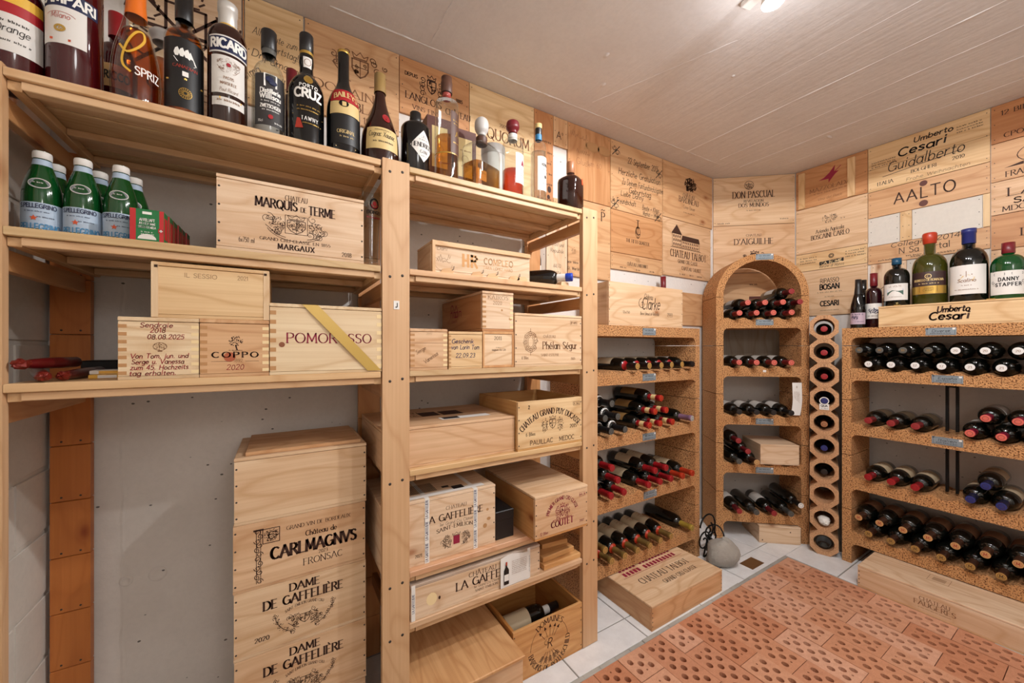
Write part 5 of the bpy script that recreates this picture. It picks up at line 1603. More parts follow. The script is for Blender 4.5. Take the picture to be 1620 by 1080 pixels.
# crates on the floor
t2 = T()
for r in range(2):
    for c in range(16):
        if c == 5: continue
        x = -.20 + c * .0245; t2.rect(x, x + .017, .205 + r * .04, .232 + r * .04)
t2.poly([(-.07, .275), (.22, .275), (.20, .31), (-.05, .31)])
for k in range(9): t2.rect(-.06 + k * .03, -.047 + k * .03, .30, .325)
t2.line([(-.22, .197), (.22, .197)], .0018)
t = T().text('CHATEAU TALBOT', .01, .125, .037, 'serif', .36, wt=1.1).text('GRAND CRU CLASSE', .055, .075, .024, 'serif', .25, wt=1.1)
crate('flat crate with a printed manor house on its lid, under the back rack', 1.365, 1.897, 1.085, 1.415, .0005, .109, srgb(226, 182, 136), (), [('lid_house_print', M_WINEINK, t2), ('lid_lettering', M_INK, t)], nails=(3, 3), lidcol=PALE, sidecol=srgb(214, 172, 128))
t = T().text('CHATEAU', 0, .058, .016, 'serif', .095, wt=1.3).text('FAUGERES', 0, .034, .020, 'serif', .13, wt=1.3).fine(0, .022, .1, .004, 2)
t2 = T().frame(-.05, .02, .13, .2, .0012)
for k in range(12): t2.rect(-.035 + k * .0036, -.0335 + k * .0036, .145, .185)
t2.blob(-.05, .24, .06, .03, 3, 40).blob(.04, .245, .1, .03, 4, 50)
crate('long flat crate lying on the floor in front of the right rack', -.2675, .2675, 0, .33, 0, .1095, CREAM, [('lettering', M_INKL, t)], [('lid_stamp', M_INKL, t2)], nails=(3, 3), rz=RZ, origin=(2.531, .4775, .0005), sidecol=srgb(224, 188, 146), lidcol=CREAM)
t = T().text('Umberto', .0, .064, .028, 'hand', .105, wt=1.9).text('Cesari', -.015, .028, .036, 'hand', .13, wt=2.0)
E1 = crate('crate with two-word black signature standing on the right rack', -.2675, .2675, 0, .262, 0, .111, YEL, [('lettering', M_INK, t)], nails=None, rz=RZ, origin=(2.776, .4625, 1.3355))
for xx in (-.195, .115):
    MB().bbox(xx - .012, xx + .012, -.002, .02, .111, .1145, .0006).build('hinge', M_GOLD, E1)

# ================================================================== OCTAGONAL TUBES
TN = math.atan2(-.34, .94)
TANG = math.atan2(.34, .94) - PI / 2      # local +y along (.94,.34)
TD, TWd, TH = .27, .133, .1415


def tube_mesh():
    n = 32; hw, hh, ch = TWd / 2, TH / 2 - .0004, .037
    octo = [(hw, -hh + ch), (hw, hh - ch), (hw - ch, hh), (-hw + ch, hh), (-hw, hh - ch), (-hw, -hh + ch), (-hw + ch, -hh), (hw - ch, -hh)]

    def edge(a):
        c, s = math.cos(a), math.sin(a); best = 9
        for (x0, z0), (x1, z1) in zip(octo, octo[1:] + octo[:1]):
            ex, ez = x1 - x0, z1 - z0; den = c * ez - s * ex
            if abs(den) < 1e-9: continue
            k = (x0 * ez - z0 * ex) / den; m = (x0 * s - z0 * c) / den if True else 0
            if k > 0 and -1e-6 <= ((c * k - x0) * ex + (s * k - z0) * ez) / (ex * ex + ez * ez) <= 1 + 1e-6: best = min(best, k)
        return (c * best, s * best)
    angs = sorted([math.atan2(z, x) for x, z in octo] + [2 * PI * k / n - PI for k in range(n)])
    angs = [a for i, a in enumerate(angs) if i == 0 or a - angs[i - 1] > .02]
    o = [edge(a) for a in angs]; ir = .0485
    i_ = [(ir * math.cos(a), ir * math.sin(a)) for a in angs]; m = len(angs)
    b = MB()
    vs = [(x, 0, z) for x, z in o] + [(x, 0, z) for x, z in i_] + [(x, TD, z) for x, z in o] + [(x, TD, z) for x, z in i_]
    fs = []
    for k in range(m):
        j = (k + 1) % m
        fs += [(k, j, m + j, m + k), (2 * m + j, 2 * m + k, 3 * m + k, 3 * m + j), (k, 2 * m + k, 2 * m + j, j), (m + j, 3 * m + j, 3 * m + k, m + k)]
    b.add(vs, fs)
    return b.mesh('clay_tube', M_CLAY)


tm = tube_mesh()
CONT = ['red', 'red', 'red', 'navytag', 'copper', 'blue', 'blackcap', None, 'cloth', 'butt']
words = ['a red-capped bottle, the topmost tube', 'a red-capped bottle, second tube from the top', 'a red-capped bottle, third tube from the top', 'a blue-capped bottle with a white tag', 'a copper-capped bottle', 'a dark blue capsule', 'a black-capped bottle', 'nothing', 'a crumpled white cloth', 'a dark round bottle, the lowest tube']
cT, sT = math.cos(TANG), math.sin(TANG)
for k in range(10):
    zc_ = .0008 + TH * (9 - k) + TH / 2
    jx = rnd.uniform(-.0012, .0012)
    cx_, cy_ = 2.7345 + cT * jx, .9575 + sT * jx
    o = link('clay_tube', tm, None, (cx_, cy_, zc_), rz=TANG)
    tag(o, 'octagonal clay tube holding ' + words[k], 'clay tube', 'stacked octagonal tubes')
    num = ['19', '17', '16', '15', '14', '13', '12', '11', '10', '9'][k]
    T().text(num, .0, .0525, .010, 'hand').on('tube_number', M_BLACKINK, front(.0005), o)
    kd = CONT[k]
    if kd in ('red', 'copper', 'blue', 'blackcap', 'navytag'):
        kk = 'blue' if kd == 'navytag' else kd
        lay((cx_, cy_), TANG, .001, zc_ - .0100, kk, .038, f'bottle with {KIND[kk][3]} inside the {ORD[k]} tube from the top', 'bottles in the tubes', .325 if kd != 'navytag' else .300)
        if kd == 'navytag':
            b = MB().bbox(-.022, .022, -.0035, -.0022, -.0625, -.0285, .0005)
            p = arc(0, -.010, .0225, .0225, 0, 360, 20); pi2 = arc(0, -.010, .0182, .0182, 0, 360, 20)
            b.add([(x, -.0035, z) for x, z in p] + [(x, -.0035, z) for x, z in pi2], [(i, i + 1, 22 + i, 21 + i) for i in range(20)])
            q = b.build('bottle_tag', M_PAPER, None, (cx_, cy_, zc_), rz=TANG); tag(q, 'white paper neck tag hanging from the bottle in the fourth tube', 'tag')
            T().text('QUA', 0, -.045, .012, 'bold', .03).fine(0, -.057, .03, .005, 3).on('tag_print', M_BLACKINK, front(.0042), q)
    elif kd == 'cloth':
        b = MB(); vs = []; r_ = random.Random(4); n1, n2 = 10, 16
        for i in range(n1 + 1):
            th_ = PI * i / n1
            for j in range(n2):
                ph = 2 * PI * j / n2; q = 1 + r_.uniform(-.16, .12)
                vs.append((.032 * q * math.sin(th_) * math.cos(ph), .03 + .05 * q * math.cos(th_), -.016 + .025 * q * math.sin(th_) * math.sin(ph)))
        fs = [(i * n2 + j, i * n2 + (j + 1) % n2, (i + 1) * n2 + (j + 1) % n2, (i + 1) * n2 + j) for i in range(n1) for j in range(n2)]
        b.add(vs, fs, True); q = b.build('crumpled_cloth', M_WHITE_P, None, (cx_, cy_, zc_), rz=TANG); tag(q, 'crumpled white cloth stuffed into the second lowest clay tube', 'cloth')
    elif kd == 'butt':
        q = empty('wine_bottle', (cx_ + cT * 0 - sT * .03, cy_ + sT * 0 + cT * .03, zc_ - .004), TANG, 'dark bottle lying bottom first in the lowest clay tube', 'bottle', 'bottles in the tubes')
        pr = [(0, .012), (.012, .012), (.03, .002), (.04, 0), (.0425, .006), (.0425, .18), (.03, .21), (.014, .225), (.014, .235)]
        MB().lathe(pr, 24, Matrix.Rotation(R(-90), 4, 'X')).build('glass_body', M_DGLASS, q)
        MB().lathe([(.0405, -.0006), (.0432, .004), (.0432, .012)], 24, Matrix.Rotation(R(-90), 4, 'X')).build('pale_bottom_ring', F['silver'], q)

# ================================================================== STANDING BOTTLES


def bodyprof(r, hs, hn, rn, H, base=.004, pw=1.0, extra=()):
    """straight body to hs, rounded shoulder to the neck at hn, neck to H"""
    p = [(0, .003), (r * .8, .001), (r * .94, 0), (r, base), (r, hs)]
    for i in range(1, 10):
        a = PI / 2 * i / 9
        p.append((rn + (r - rn) * (math.cos(a) ** pw if i < 9 else 0), hs + (hn - hs) * math.sin(a)))
    p += list(extra) + [(rn, H)]
    return p


def sprof(pts, n=6):
    """smooth profile through points (Catmull-Rom)"""
    out = []
    P = [pts[0]] + list(pts) + [pts[-1]]
    for i in range(1, len(P) - 2):
        for k in range(n):
            t = k / n
            f = lambda a, b, c, d: .5 * (2 * b + (c - a) * t + (2 * a - 5 * b + 4 * c - d) * t * t + (3 * b - a - 3 * c + d) * t ** 3)
            out.append((max(f(*[q[0] for q in P[i - 1:i + 3]]), 0), f(*[q[1] for q in P[i - 1:i + 3]])))
    return [(a, max(b, 0)) for a, b in out] + [pts[-1]]


def sprof2(pts, n=5):
    out = []
    P = [pts[0]] + list(pts) + [pts[-1]]
    for i in range(1, len(P) - 2):
        for k in range(n):
            t = k / n
            f = lambda a, b, c, d: .5 * (2 * b + (c - a) * t + (2 * a - 5 * b + 4 * c - d) * t * t + (3 * b - a - 3 * c + d) * t ** 3)
            out.append(tuple(f(*[q[j] for q in P[i - 1:i + 3]]) for j in (0, 1)))
    return out + [pts[-1]]


def squircle(prof, seg, n, ay, rcut):
    """like a lathe, but the wide rings are rounded squares"""
    R0 = max(r for r, _ in prof)
    vs = []; fs = []
    for (r, z) in prof:
        bl = max(0, min(1, (r - rcut) / max(R0 - rcut, 1e-6)))
        for k in range(seg):
            a = 2 * PI * (k + .5) / seg; c, s = math.cos(a), math.sin(a)
            q = (abs(c) ** n + abs(s) ** n) ** (-1 / n)
            f = 1 + (q - 1) * bl
            vs.append((r * f * c, r * f * s * (1 + (ay - 1) * bl), z))
    for i in range(len(prof) - 1):
        for k in range(seg):
            a, b = i * seg + k, i * seg + (k + 1) % seg
            fs.append((a, b, b + seg, a + seg))
    b = MB(); b.add(vs, fs, True); return b


def stand(name, label, cat, x, y, z, prof, glass, caps=(), labels=(), rz=0.0, liquid=None, group=None, seg=32, sq=None):
    o = empty(name, (x, y, z), R(rz), label, cat, group)
    (squircle(prof, seg, *sq) if sq else MB().lathe(prof, seg)).build('glass_body', glass, o)
    if liquid:
        lv, lm = liquid
        q = [(max(r - .0032, 0), max(zz, .007)) for r, zz in prof if zz < lv]
        q += [(max(radius_at(prof, lv) - .0032, .002), lv), (0, lv)]
        (squircle(q, seg, *sq) if sq else MB().lathe(q, seg)).build('liquid', lm, o)
    for nm, m, pr in caps: MB().lathe(pr, 28).build(nm, m, o)
    for lab in labels:
        z0, z1, a0, a1, m, prints = lab
        if sq and m is not None:
            hw = max(r for r, _ in prof)
            yy = -hw * sq[2] - .0006
            L_ = MB().box(a0, a1, yy - .0004, yy, z0, z1).build('paper_label', m, o)
            for nm, pm, t in prints: t.on(nm, pm, lambda u, v, yy=yy, c=(a0 + a1) / 2, zc_=(z0 + z1) / 2: (c + u, yy - .0009, zc_ + v), L_)
        else:
            L_ = patch(prof, z0, z1, a0, a1, .0006, 3, 20).build('paper_label', m, o) if m is not None else o
            off = .0014
            for nm, pm, t in prints:
                t.on(nm, pm, wrap(prof, (a0 + a1) / 2, (z0 + z1) / 2, off), L_); off += .0004
    return o


ZT = 1.7885
LIQ = 'liquor bottles on top of the shelf'
M_NAVY = plain('navy_label', srgb(16, 26, 66), .5); M_REDL = plain('red_label', srgb(168, 26, 34), .5); M_YELL = plain('yellow_label', srgb(226, 178, 60), .5)
M_BLKL = plain('black_label', srgb(18, 17, 18), .45); M_GREYL = plain('charcoal_label', srgb(52, 48, 48), .6); M_WL = plain('white_label', srgb(226, 222, 216), .6)
M_CL = plain('pale_gold_label', srgb(216, 188, 128), .5); M_ORCAP = plain('orange_foil', srgb(226, 112, 26), .4); M_BLUEL = plain('pale_blue_label', srgb(168, 186, 206), .5)
M_SKY = plain('teal_lettering', srgb(60, 130, 176), .5); M_ORSTAR = plain('orange_star', srgb(206, 84, 44), .5); M_SILV = plain('silver_cap', srgb(206, 202, 196), .35, .3)
M_TAWNY = plain('rust_print', srgb(176, 52, 34), .5); M_BROWNL = plain('brown_label', srgb(86, 54, 40), .5)
# 1 orange liqueur at the left edge
p = bodyprof(.044, .19, .235, .016, .33)
stand('liquor_bottle', 'liquor bottle with yellow and red label and white lower label, cut by the left edge', 'bottle', -.497, 1.275, ZT, p, M_RGLASS, [('cap', F['dred'], [(.0165, .29), (.0175, .291), (.0175, .335), (0, .336)])],
      [(.165, .188, -70, 60, M_YELL, ()), (.142, .165, -70, 60, M_REDL, ()), (.062, .142, -70, 60, M_WL, [('lettering', M_BLACKINK, T().text('Orange', 0, .0, .016, 'hand', .05).fine(0, -.02, .05, .005, 2).fine(.0, .02, .04, .006, 3))])], 20, group=LIQ)
# 2 red bitter
p = bodyprof(.0445, .27, .31, .017, .37)
t = T().text('CAMPARI', 0, -.010, .021, 'bold', .104)
t2 = T().text('Milano', 0, .014, .012, 'hand', .032).line(arc(0, .018, .026, .010, 20, 160, 10), .0008); t3 = T().line(arc(0, -.008, .008, .006, 0, 360, 16), .004).blob(0, -.008, .012, .01, 3, 30, .0012)
t4 = T().rect(-.018, .018, -.034, -.029)
stand('liquor_bottle', 'tall dark red bitter bottle with a navy band over a white label', 'bottle', -.405, 1.272, ZT, p, M_RGLASS, [('cap', M_SILV, [(.018, .33), (.018, .38), (0, .381)])],
      [(.190, .223, -82, 60, M_NAVY, [('lettering', M_WHITE_P, t)]), (.108, .190, -72, 34, M_WL, [('script', M_TAWNY, t2), ('seal', M_GOLD, t3), ('red_bar', M_ORSTAR, t4)])], 6, group=LIQ)
stand('liquor_bottle', 'dark red bottle standing in the second row behind the bitter and the orange aperitif', 'bottle', -.378, 1.43, ZT, bodyprof(.04, .2, .25, .015, .33), M_RGLASS, [('cap', F['red'], [(.017, .27), (.017, .335), (0, .336)])],
      [(.12, .18, -60, 60, M_CL, [('lettering', M_BLACKINK, T().text('RICCO', .01, -.01, .02, 'bold', .05))]), (.02, .1, -60, 60, M_BLKL, ())], group=LIQ)
# 3 orange aperitif
p = sprof([(.0, .004), (.03, .0), (.040, .006), (.0445, .05), (.0445, .10), (.039, .15), (.028, .2), (.019, .245), (.0165, .27), (.0165, .33)])
t = T().text('SPRIZ', 0, -.009, .019, 'thin', .048, wt=1.3)
t2 = T().line([(a, b) for a, b in sprof2([(-.026, .004), (-.012, -.012), (.006, .004), (.018, .03), (.016, .05), (.004, .046), (-.010, .016), (-.020, -.024), (-.018, -.046), (-.006, -.058)])], .0048)
o = stand('liquor_bottle', 'bulbous orange aperitif bottle with an orange foil top and a yellow letter', 'bottle', -.3005, 1.262, ZT, p, M_CLEAR, [('foil_top', M_ORCAP, [(.0205, .236), (.0195, .25), (.018, .27), (.0185, .33), (0, .345)])],
          [(.075, .101, 5, 60, None, [('lettering', M_WHITE_P, t)]), (.085, .195, -25, 25, None, [('big_letter', M_YELL, t2)])], 8, (.2, M_LORANGE), LIQ)
# 4 jar with clip lid
stand('glass_jar', 'slim clear glass jar with a pale lid in the second row beside the rum bottle', 'jar', -.288, 1.44, ZT, [(0, .003), (.026, 0), (.028, .004), (.028, .27), (.024, .285), (.024, .3)], M_CLEAR, [('lid', M_FROST, [(.0, .335), (.022, .334), (.029, .326), (.029, .318), (.022, .31), (.022, .3)])], (), 0, (.25, M_LRUM), None)
# 5 rum
p = bodyprof(.0395, .215, .247, .0165, .33)
t = T()
for k in range(3): t.poly([(-.020 + k * .010, .040), (-.014 + k * .010, .040), (-.011 + k * .010, .052), (-.015 + k * .010, .062), (-.020 + k * .010, .058), (-.023 + k * .010, .048)])
t.poly([(-.024, .038), (.024, .030), (.018, .024), (-.016, .026)]).poly([(.004, .04), (.024, .028), (.01, .058)])
t2 = T().text('CANADIAN', 0, .012, .007, 'serif', .05); t3 = T().rect(-.006, .006, -.008, .004)
t4 = T().line(arc(0, -.05, .013, .013, 0, 360, 16), .001)
for k in range(16): t4.seg((.004 * math.cos(k * PI / 8), -.05 + .004 * math.sin(k * PI / 8)), (.012 * math.cos(k * PI / 8), -.05 + .012 * math.sin(k * PI / 8)), .0012)
t4.line([(-.04, -.018), (0, -.014), (.04, -.02)], .004)
stand('liquor_bottle', 'amber spirit bottle with a black label and a small white sailing ship', 'bottle', -.2125, 1.272, ZT, p, M_CLEAR, [('cap', F['black'], [(.018, .272), (.0185, .273), (.0185, .345), (0, .347)])],
      [(.035, .208, -75, 72, M_BLKL, [('ship', M_WHITE_P, t), ('lettering', M_TAWNY, t2), ('white_square', M_WHITE_P, t3), ('gold_print', M_GOLD, t4)])], 14, (.26, M_LRUM), LIQ)
# 6 pastis
p = bodyprof(.0437, .250, .292, .020, .33)
t = T().text('RICARD', 0, -.010, .022, 'bold', .086, wt=2.5)
t2 = T().crest(0, .024, .05, .045, .0007, 4, shield=False, crown=False).blob(0, .026, .046, .036, 3, 70, .0006).text('PASTIS', 0, -.012, .007, 'serif', .022).text('MARSEILLE', 0, -.026, .007, 'serif', .036).text('Paul Ricard', 0, -.044, .009, 'hand', .04)
t3 = T().poly(arc(0, .026, .005, .005, 0, 360, 14)); t4 = T().fine(0, .0, .05, .006, 3); t5 = T().rect(-.02, .03, .006, .011)
o = stand('liquor_bottle', 'stout brown bottle with a blue name band and a silver screw cap', 'bottle', -.1225, 1.272, ZT, p, M_BGLASS, [('cap', M_SILV, [(.0205, .296), (.021, .297), (.021, .335), (.0225, .336), (.0225, .356), (.021, .358), (0, .358)]), ('yellow_ring', M_YELL, [(.0212, .288), (.0214, .297)])],
          [(.203, .248, -62, 66, M_WL, ()), (.098, .196, -52, 52, M_WL, [('emblem', M_INKL, t2), ('red_seal', M_REDINK, t3)]), (.066, .088, -50, 50, M_WL, [('script', M_INKL, t4), ('yellow_bar', M_YELL, t5)])], 8, group=LIQ)
b_ = patch(p, .207, .244, -60, 64, .0011, 3, 20).build('name_band', M_NAVY, o); t.on('lettering', M_WHITE_P, wrap(p, 2, .2255, .0017), b_)
# 7 plum spirit
p = bodyprof(.0408, .17, .235, .0165, .29)
t = T().text('Distillerie', 0, .018, .012, 'bold', .05).text('Willisau', 0, .003, .013, 'bold', .052).text('ZWETSCHGEN', 0, -.022, .009, 'bold', .05).fine(0, -.006, .045, .004, 2).fine(0, -.03, .04, .004, 3).text('35cl', -.025, -.062, .006, 'sans').fine(.02, -.062, .02, .005, 5)
t2 = T().rect(-.016, .016, .036, .072); t3 = T().poly(arc(-.002, .056, .010, .008, 0, 360, 12)).poly(arc(.006, .048, .010, .007, 0, 360, 12)); t4 = T().poly(arc(.0, -.046, .006, .006, 0, 360, 12))
stand('liquor_bottle', 'clear spirit bottle with a charcoal label and a picture of plums', 'bottle', -.029, 1.272, ZT, p, M_CLEAR, [('cap', F['black'], [(.0185, .272), (.0192, .273), (.0192, .325), (.018, .327), (0, .327)]), ('neck_band', F['grey'], [(.0175, .258), (.0178, .273)])],
      [(.045, .185, -58, 55, M_GREYL, [('lettering', M_WHITE_P, t), ('picture', M_WHITE_P, t2), ('plums', M_NAVY, t3), ('seal', M_REDL, t4)])], 8, (.19, clearg('clear_spirit', (.93, .94, .93))), LIQ)
stand('liquor_bottle', 'dark slim bottle mostly hidden in the second row behind the port bottle', 'bottle', .03, 1.44, ZT, bodyprof(.035, .2, .26, .0145, .34), M_VGLASS, [('capsule', F['dred'], [(.016, .27), (.016, .345), (0, .346)])], (), group=LIQ)
# 8 port
p = sprof([(0, .003), (.04, 0), (.0455, .006), (.0465, .06), (.0465, .165), (.044, .19), (.034, .212), (.021, .228), (.0175, .25), (.0195, .265), (.0185, .285), (.0165, .30), (.0165, .34)])
t = T().text('PORTO', 0, .035, .009, 'bold', .048, track=3).text('CRUZ', 0, .006, .024, 'bold', .074, wt=2.4).text('TAWNY', .003, -.058, .010, 'serif', .044, track=4)
t2 = T().crest(0, .062, .036, .034, .0012, 5, scroll=False).poly(arc(0, .06, .012, .013, 0, 360, 14)); t3 = T().fine(0, -.022, .06, .004, 2).fine(0, -.032, .06, .004, 3).fine(.01, -.068, .05, .004, 4).rect(-.045, .045, .0498, .0508).rect(-.045, .045, -.0415, -.0408)
t4 = T().poly([(-.036, -.082), (-.03, -.054), (-.022, -.056), (-.014, -.082)])
o = stand('liquor_bottle', 'black port bottle with large white lettering and a crowned gold emblem', 'bottle', .0635, 1.262, ZT, p, M_BLKGLASS, [('cap', F['black'], [(.0175, .295), (.0185, .296), (.0185, .347), (.017, .35), (0, .35)]), ('gold_ring', M_GOLD, [(.0180, .285), (.0184, .296)])],
          [(.05, .225, -60, 64, None, [('lettering', M_WHITE_P, t), ('emblem', M_GOLD, t2), ('small_print', M_GOLD, t3), ('red_mark', M_TAWNY, t4)]), (.246, .276, -30, 40, M_WL, [('seal_print', M_INKL, T().line(arc(0, 0, .009, .009, 0, 360, 14), .0012))])], 2, group=LIQ)
# 9 cream liqueur
p = sprof([(0, .003), (.042, 0), (.047, .006), (.0475, .08), (.0475, .14), (.045, .17), (.037, .198), (.025, .222), (.0175, .245), (.0160, .27), (.0160, .335)])
t = T().text('BAILEYS', 0, -.013, .017, 'serif', .070, wt=1.8, rise=.007)
t2 = T().text('ORIGINAL', 0, -.012, .010, 'serif', .052).fine(0, -.024, .035, .005, 2).rect(-.03, .03, -.052, -.050)
t3 = T().poly(arc(-.006, .012, .014, .010, 0, 360, 14))
o = stand('liquor_bottle', 'dark cream liqueur bottle with an arched red banner and a landscape picture', 'bottle', .1635, 1.262, ZT, p, M_BLKGLASS, [('gold_rim', M_GOLD, [(.0163, .333), (.017, .334), (.017, .341), (0, .341)])],
          [(.128, .165, -58, 56, M_CL, [('picture', M_IRON, t3)]), (.166, .207, -60, 62, M_REDL, [('lettering', M_CL, t)]), (.04, .126, -55, 55, M_BLKL, [('lettering', M_CL, t2)])], 2, group=LIQ)
# 10 cognac
p = sprof([(0, .003), (.05, 0), (.0565, .008), (.058, .06), (.0545, .11), (.043, .15), (.028, .19), (.0185, .225), (.0155, .255), (.0155, .305)])
t = T().text('Cognac Xaunac', -.004, .004, .016, 'hand', .082, wt=1.0).fine(0, -.014, .06, .006, 3).fine(0, .024, .05, .004, 4)
t2 = T().line(arc(0, 0, .009, .009, 0, 360, 14), .0014).line([(-.003, -.004), (0, .004), (.003, -.004)], .001)
stand('liquor_bottle', 'brown pear-shaped cognac bottle with a red wax seal and cream label', 'bottle', .272, 1.264, ZT, p, M_BGLASS, [('gold_capsule', foil('dull_gold_foil', (150, 120, 70)), [(.0185, .252), (.0178, .262), (.0175, .312), (0, .314)])],
      [(.05, .118, -58, 50, M_CL, [('lettering', M_BLACKINK, t)]), (.143, .171, 0, 26, None, [('wax_seal', M_REDL, T().poly(arc(0, 0, .0125, .0135, 0, 360, 20))), ('seal_print', F['pink'], t2)])], 2, group=LIQ)
# 11 gin
p = bodyprof(.0475, .165, .188, .018, .195)
hw = .044
tl = T().poly([(0, .052), (hw, 0), (0, -.052), (-hw, 0)])
t = T().text('HENDRICKS', 0, -.004, .014, 'serif', .082, wt=1.3).text('GIN', 0, -.024, .010, 'serif', .026, track=3).fine(0, .018, .03, .004, 2).blob(0, .03, .02, .012, 3, 30, .0008).fine(0, -.034, .02, .003, 5)
o = stand('liquor_bottle', 'squat black apothecary bottle with a white diamond label', 'bottle', .387, 1.262, ZT, p, M_BLKGLASS, [('cap', F['black'], [(.0185, .188), (.0195, .19), (.0195, .205), (.0185, .207), (.0185, .224), (.017, .226), (0, .226)])], (), 16, group=LIQ)
q = MB(); n1 = 12; vs = []; fn = wrap(p, 0, .098, .0006)
for i in range(n1 + 1):
    u = -hw + 2 * hw * i / n1; h = .052 * (1 - abs(u) / hw) + .0004
    vs += [fn(u, -h), fn(u, 0), fn(u, h)]
q.add(vs, [f for i in range(n1) for f in ((3 * i, 3 * i + 3, 3 * i + 4, 3 * i + 1), (3 * i + 1, 3 * i + 4, 3 * i + 5, 3 * i + 2))], True)
dl = q.build('diamond_label', M_WL, o); t.on('lettering', M_BLACKINK, wrap(p, 0, .098, .0013), dl)
# brown boxes in the second row
for (x0, x1, y0, y1, h, lab) in ((.452, .548, 1.335, 1.42, .285, 'tall brown gift carton behind the half-full tall clear bottle'), (.566, .66, 1.36, 1.45, .285, 'brown carton with a cream rectangle behind the square decanter')):
    o = MB().bbox(-(x1 - x0) / 2, (x1 - x0) / 2, 0, y1 - y0, 0, h, .0015).build('gift_carton', M_CARD, None, ((x0 + x1) / 2, y0, ZT)); tag(o, lab, 'box')
    T().rect(-.03, .03, .10, .25).on('cream_panel', M_CL, front(.0005), o)
    T().fine(0, .2, .04, .006, 3).fine(0, .14, .03, .006, 4).line(arc(0, .17, .014, .014, 0, 360, 14), .0012).on('carton_print', M_INKL, front(.0009), o)
# 12 tall half-full bottle
p = [(0, .004), (.037, 0), (.0405, .004), (.0412, .01), (.0412, .282), (.039, .287), (.018, .290), (.0165, .293), (.0165, .315), (.0185, .317), (.0185, .322)]
t = T().fine(0, .04, .034, .005, 2).fine(0, .03, .03, .004, 3).text('A', 0, -.01, .018, 'serif').fine(0, -.035, .034, .005, 4)
o = stand('liquor_bottle', 'tall straight clear bottle, half full of amber spirit, with a wooden stopper', 'bottle', .494, 1.252, ZT, p, M_CLEAR, [('stopper', M_BROWNL, [(.0195, .322), (.020, .323), (.020, .36), (.0185, .362), (.0185, .378), (0, .38)]), ('cork', M_TAWNY, [(0, .303), (.015, .303), (.015, .322)])],
          [(.098, .245, -10, 62, M_BROWNL, [('lettering', M_GOLD, t)])], 8, (.165, M_LAMBER), LIQ)
MB().lathe([(.0418, .098), (.042, .1), (.0418, .102)], 32).build('gold_line', M_GOLD, o)
# 13 square decanter
p = [(0, .006), (.062, .0), (.069, .004), (.0705, .012), (.0705, .155), (.068, .170), (.055, .180), (.03, .187), (.02, .193), (.0185, .205), (.0185, .216), (.0215, .219)]
t = T().text('AKASHI', 0, .02, .012, 'bold', .045).fine(0, .006, .03, .005, 2)
o = stand('decanter', 'square glass decanter of whisky with a round frosted stopper', 'decanter', .6385, 1.268, ZT, p, M_CLEAR, [('stopper', M_FROST, sprof([(.0, .222), (.014, .224), (.0165, .232), (.024, .245), (.0265, .262), (.023, .28), (.012, .291), (0, .293)])), ('neck_sleeve', M_BROWNL, [(.0195, .190), (.021, .192), (.021, .217)])],
          [(.06, .10, -.024, .024, M_CL, [('lettering', M_BLACKINK, t)])], 20, (.105, M_LAMBER), LIQ, 40, (5.0, .62, .03))
# 14 canister
o = empty('canister', (.775, 1.43, ZT), 0, 'white round canister in the second row behind the red-stoppered bottle', 'canister')
MB().lathe([(0, 0), (.05, .0), (.05, .285), (0, .285)], 32).build('body', M_WL, o); MB().lathe([(.0508, .25), (.0514, .252), (.0514, .287), (.048, .29), (0, .29)], 32).build('lid', F['silver'], o)
# 15 bottle with wine-red stopper
p = bodyprof(.0415, .205, .243, .0165, .262)
t = T().poly([(-.006, .024), (0, .036), (.006, .024), (.009, .012), (-.009, .012)]).fine(0, -.004, .04, .004, 2).fine(0, -.02, .044, .003, 3).fine(0, -.028, .03, .003, 4)
stand('liquor_bottle', 'rounded clear bottle of red spirit with a wine-red ball stopper', 'bottle', .767, 1.256, ZT, p, M_CLEAR, [('stopper', F['dred'], sprof([(0, .262), (.016, .264), (.017, .272), (.025, .284), (.0255, .296), (.021, .310), (0, .314)])), ('neck_label', M_WL, [(.0172, .236), (.0172, .26)])],
      [(.06, .175, -30, 62, M_WL, [('lettering', M_WINEINK, t)])], 14, (.118, M_LRED), LIQ)
# 16 slim clear bottle
p = bodyprof(.0315, .235, .262, .0125, .325)
t = T().text('KERN', 0, .03, .010, 'bold', .03).fine(0, .015, .035, .004, 2).poly(arc(.003, -.012, .006, .007, 0, 360, 10)).fine(0, -.04, .02, .004, 5)
stand('liquor_bottle', 'slim clear bottle with a white label and a black and blue neck', 'bottle', .887, 1.254, ZT, p, M_CLEAR, [('cap', M_CL, [(.0138, .318), (.0145, .319), (.0145, .336), (0, .338)]), ('black_band', F['black'], [(.0134, .292), (.0138, .293), (.0138, .318)]), ('blue_band', M_SKY, [(.0132, .27), (.0136, .271), (.0136, .292)])],
      [(.06, .195, -55, 62, M_WL, [('lettering', M_GREYL, t)])], 14, (.22, clearg('clear_spirit_2', (.95, .95, .94))), LIQ)
# 17 square orange liqueur bottle
p = [(0, .003), (.044, 0), (.0475, .005), (.0475, .13), (.0455, .142), (.036, .152), (.02, .158), (.0155, .163), (.0145, .18)]
t = T().frame(-.018, .018, -.05, .045, .001).crest(0, .022, .03, .03, .0009, 3).fine(0, -.01, .028, .005, 2).blob(0, -.035, .026, .022, 4, 40, .0008)
o = stand('liquor_bottle', 'low square dark amber bottle with a cream label and orange cap at the shelf end', 'bottle', 1.048, 1.246, ZT, p, M_BGLASS, [('cap', F['copper'], [(.0165, .172), (.0175, .173), (.0175, .218), (.016, .221), (0, .221)])],
          [(.018, .12, -.004, .038, M_CL, [('lettering', M_INKL, t)])], 24, None, LIQ, 40, (5.0, .95, .02))
MB().box(.012, .022, -.0462, -.0452, .12, .145).build('ribbon', M_ORSTAR, o)

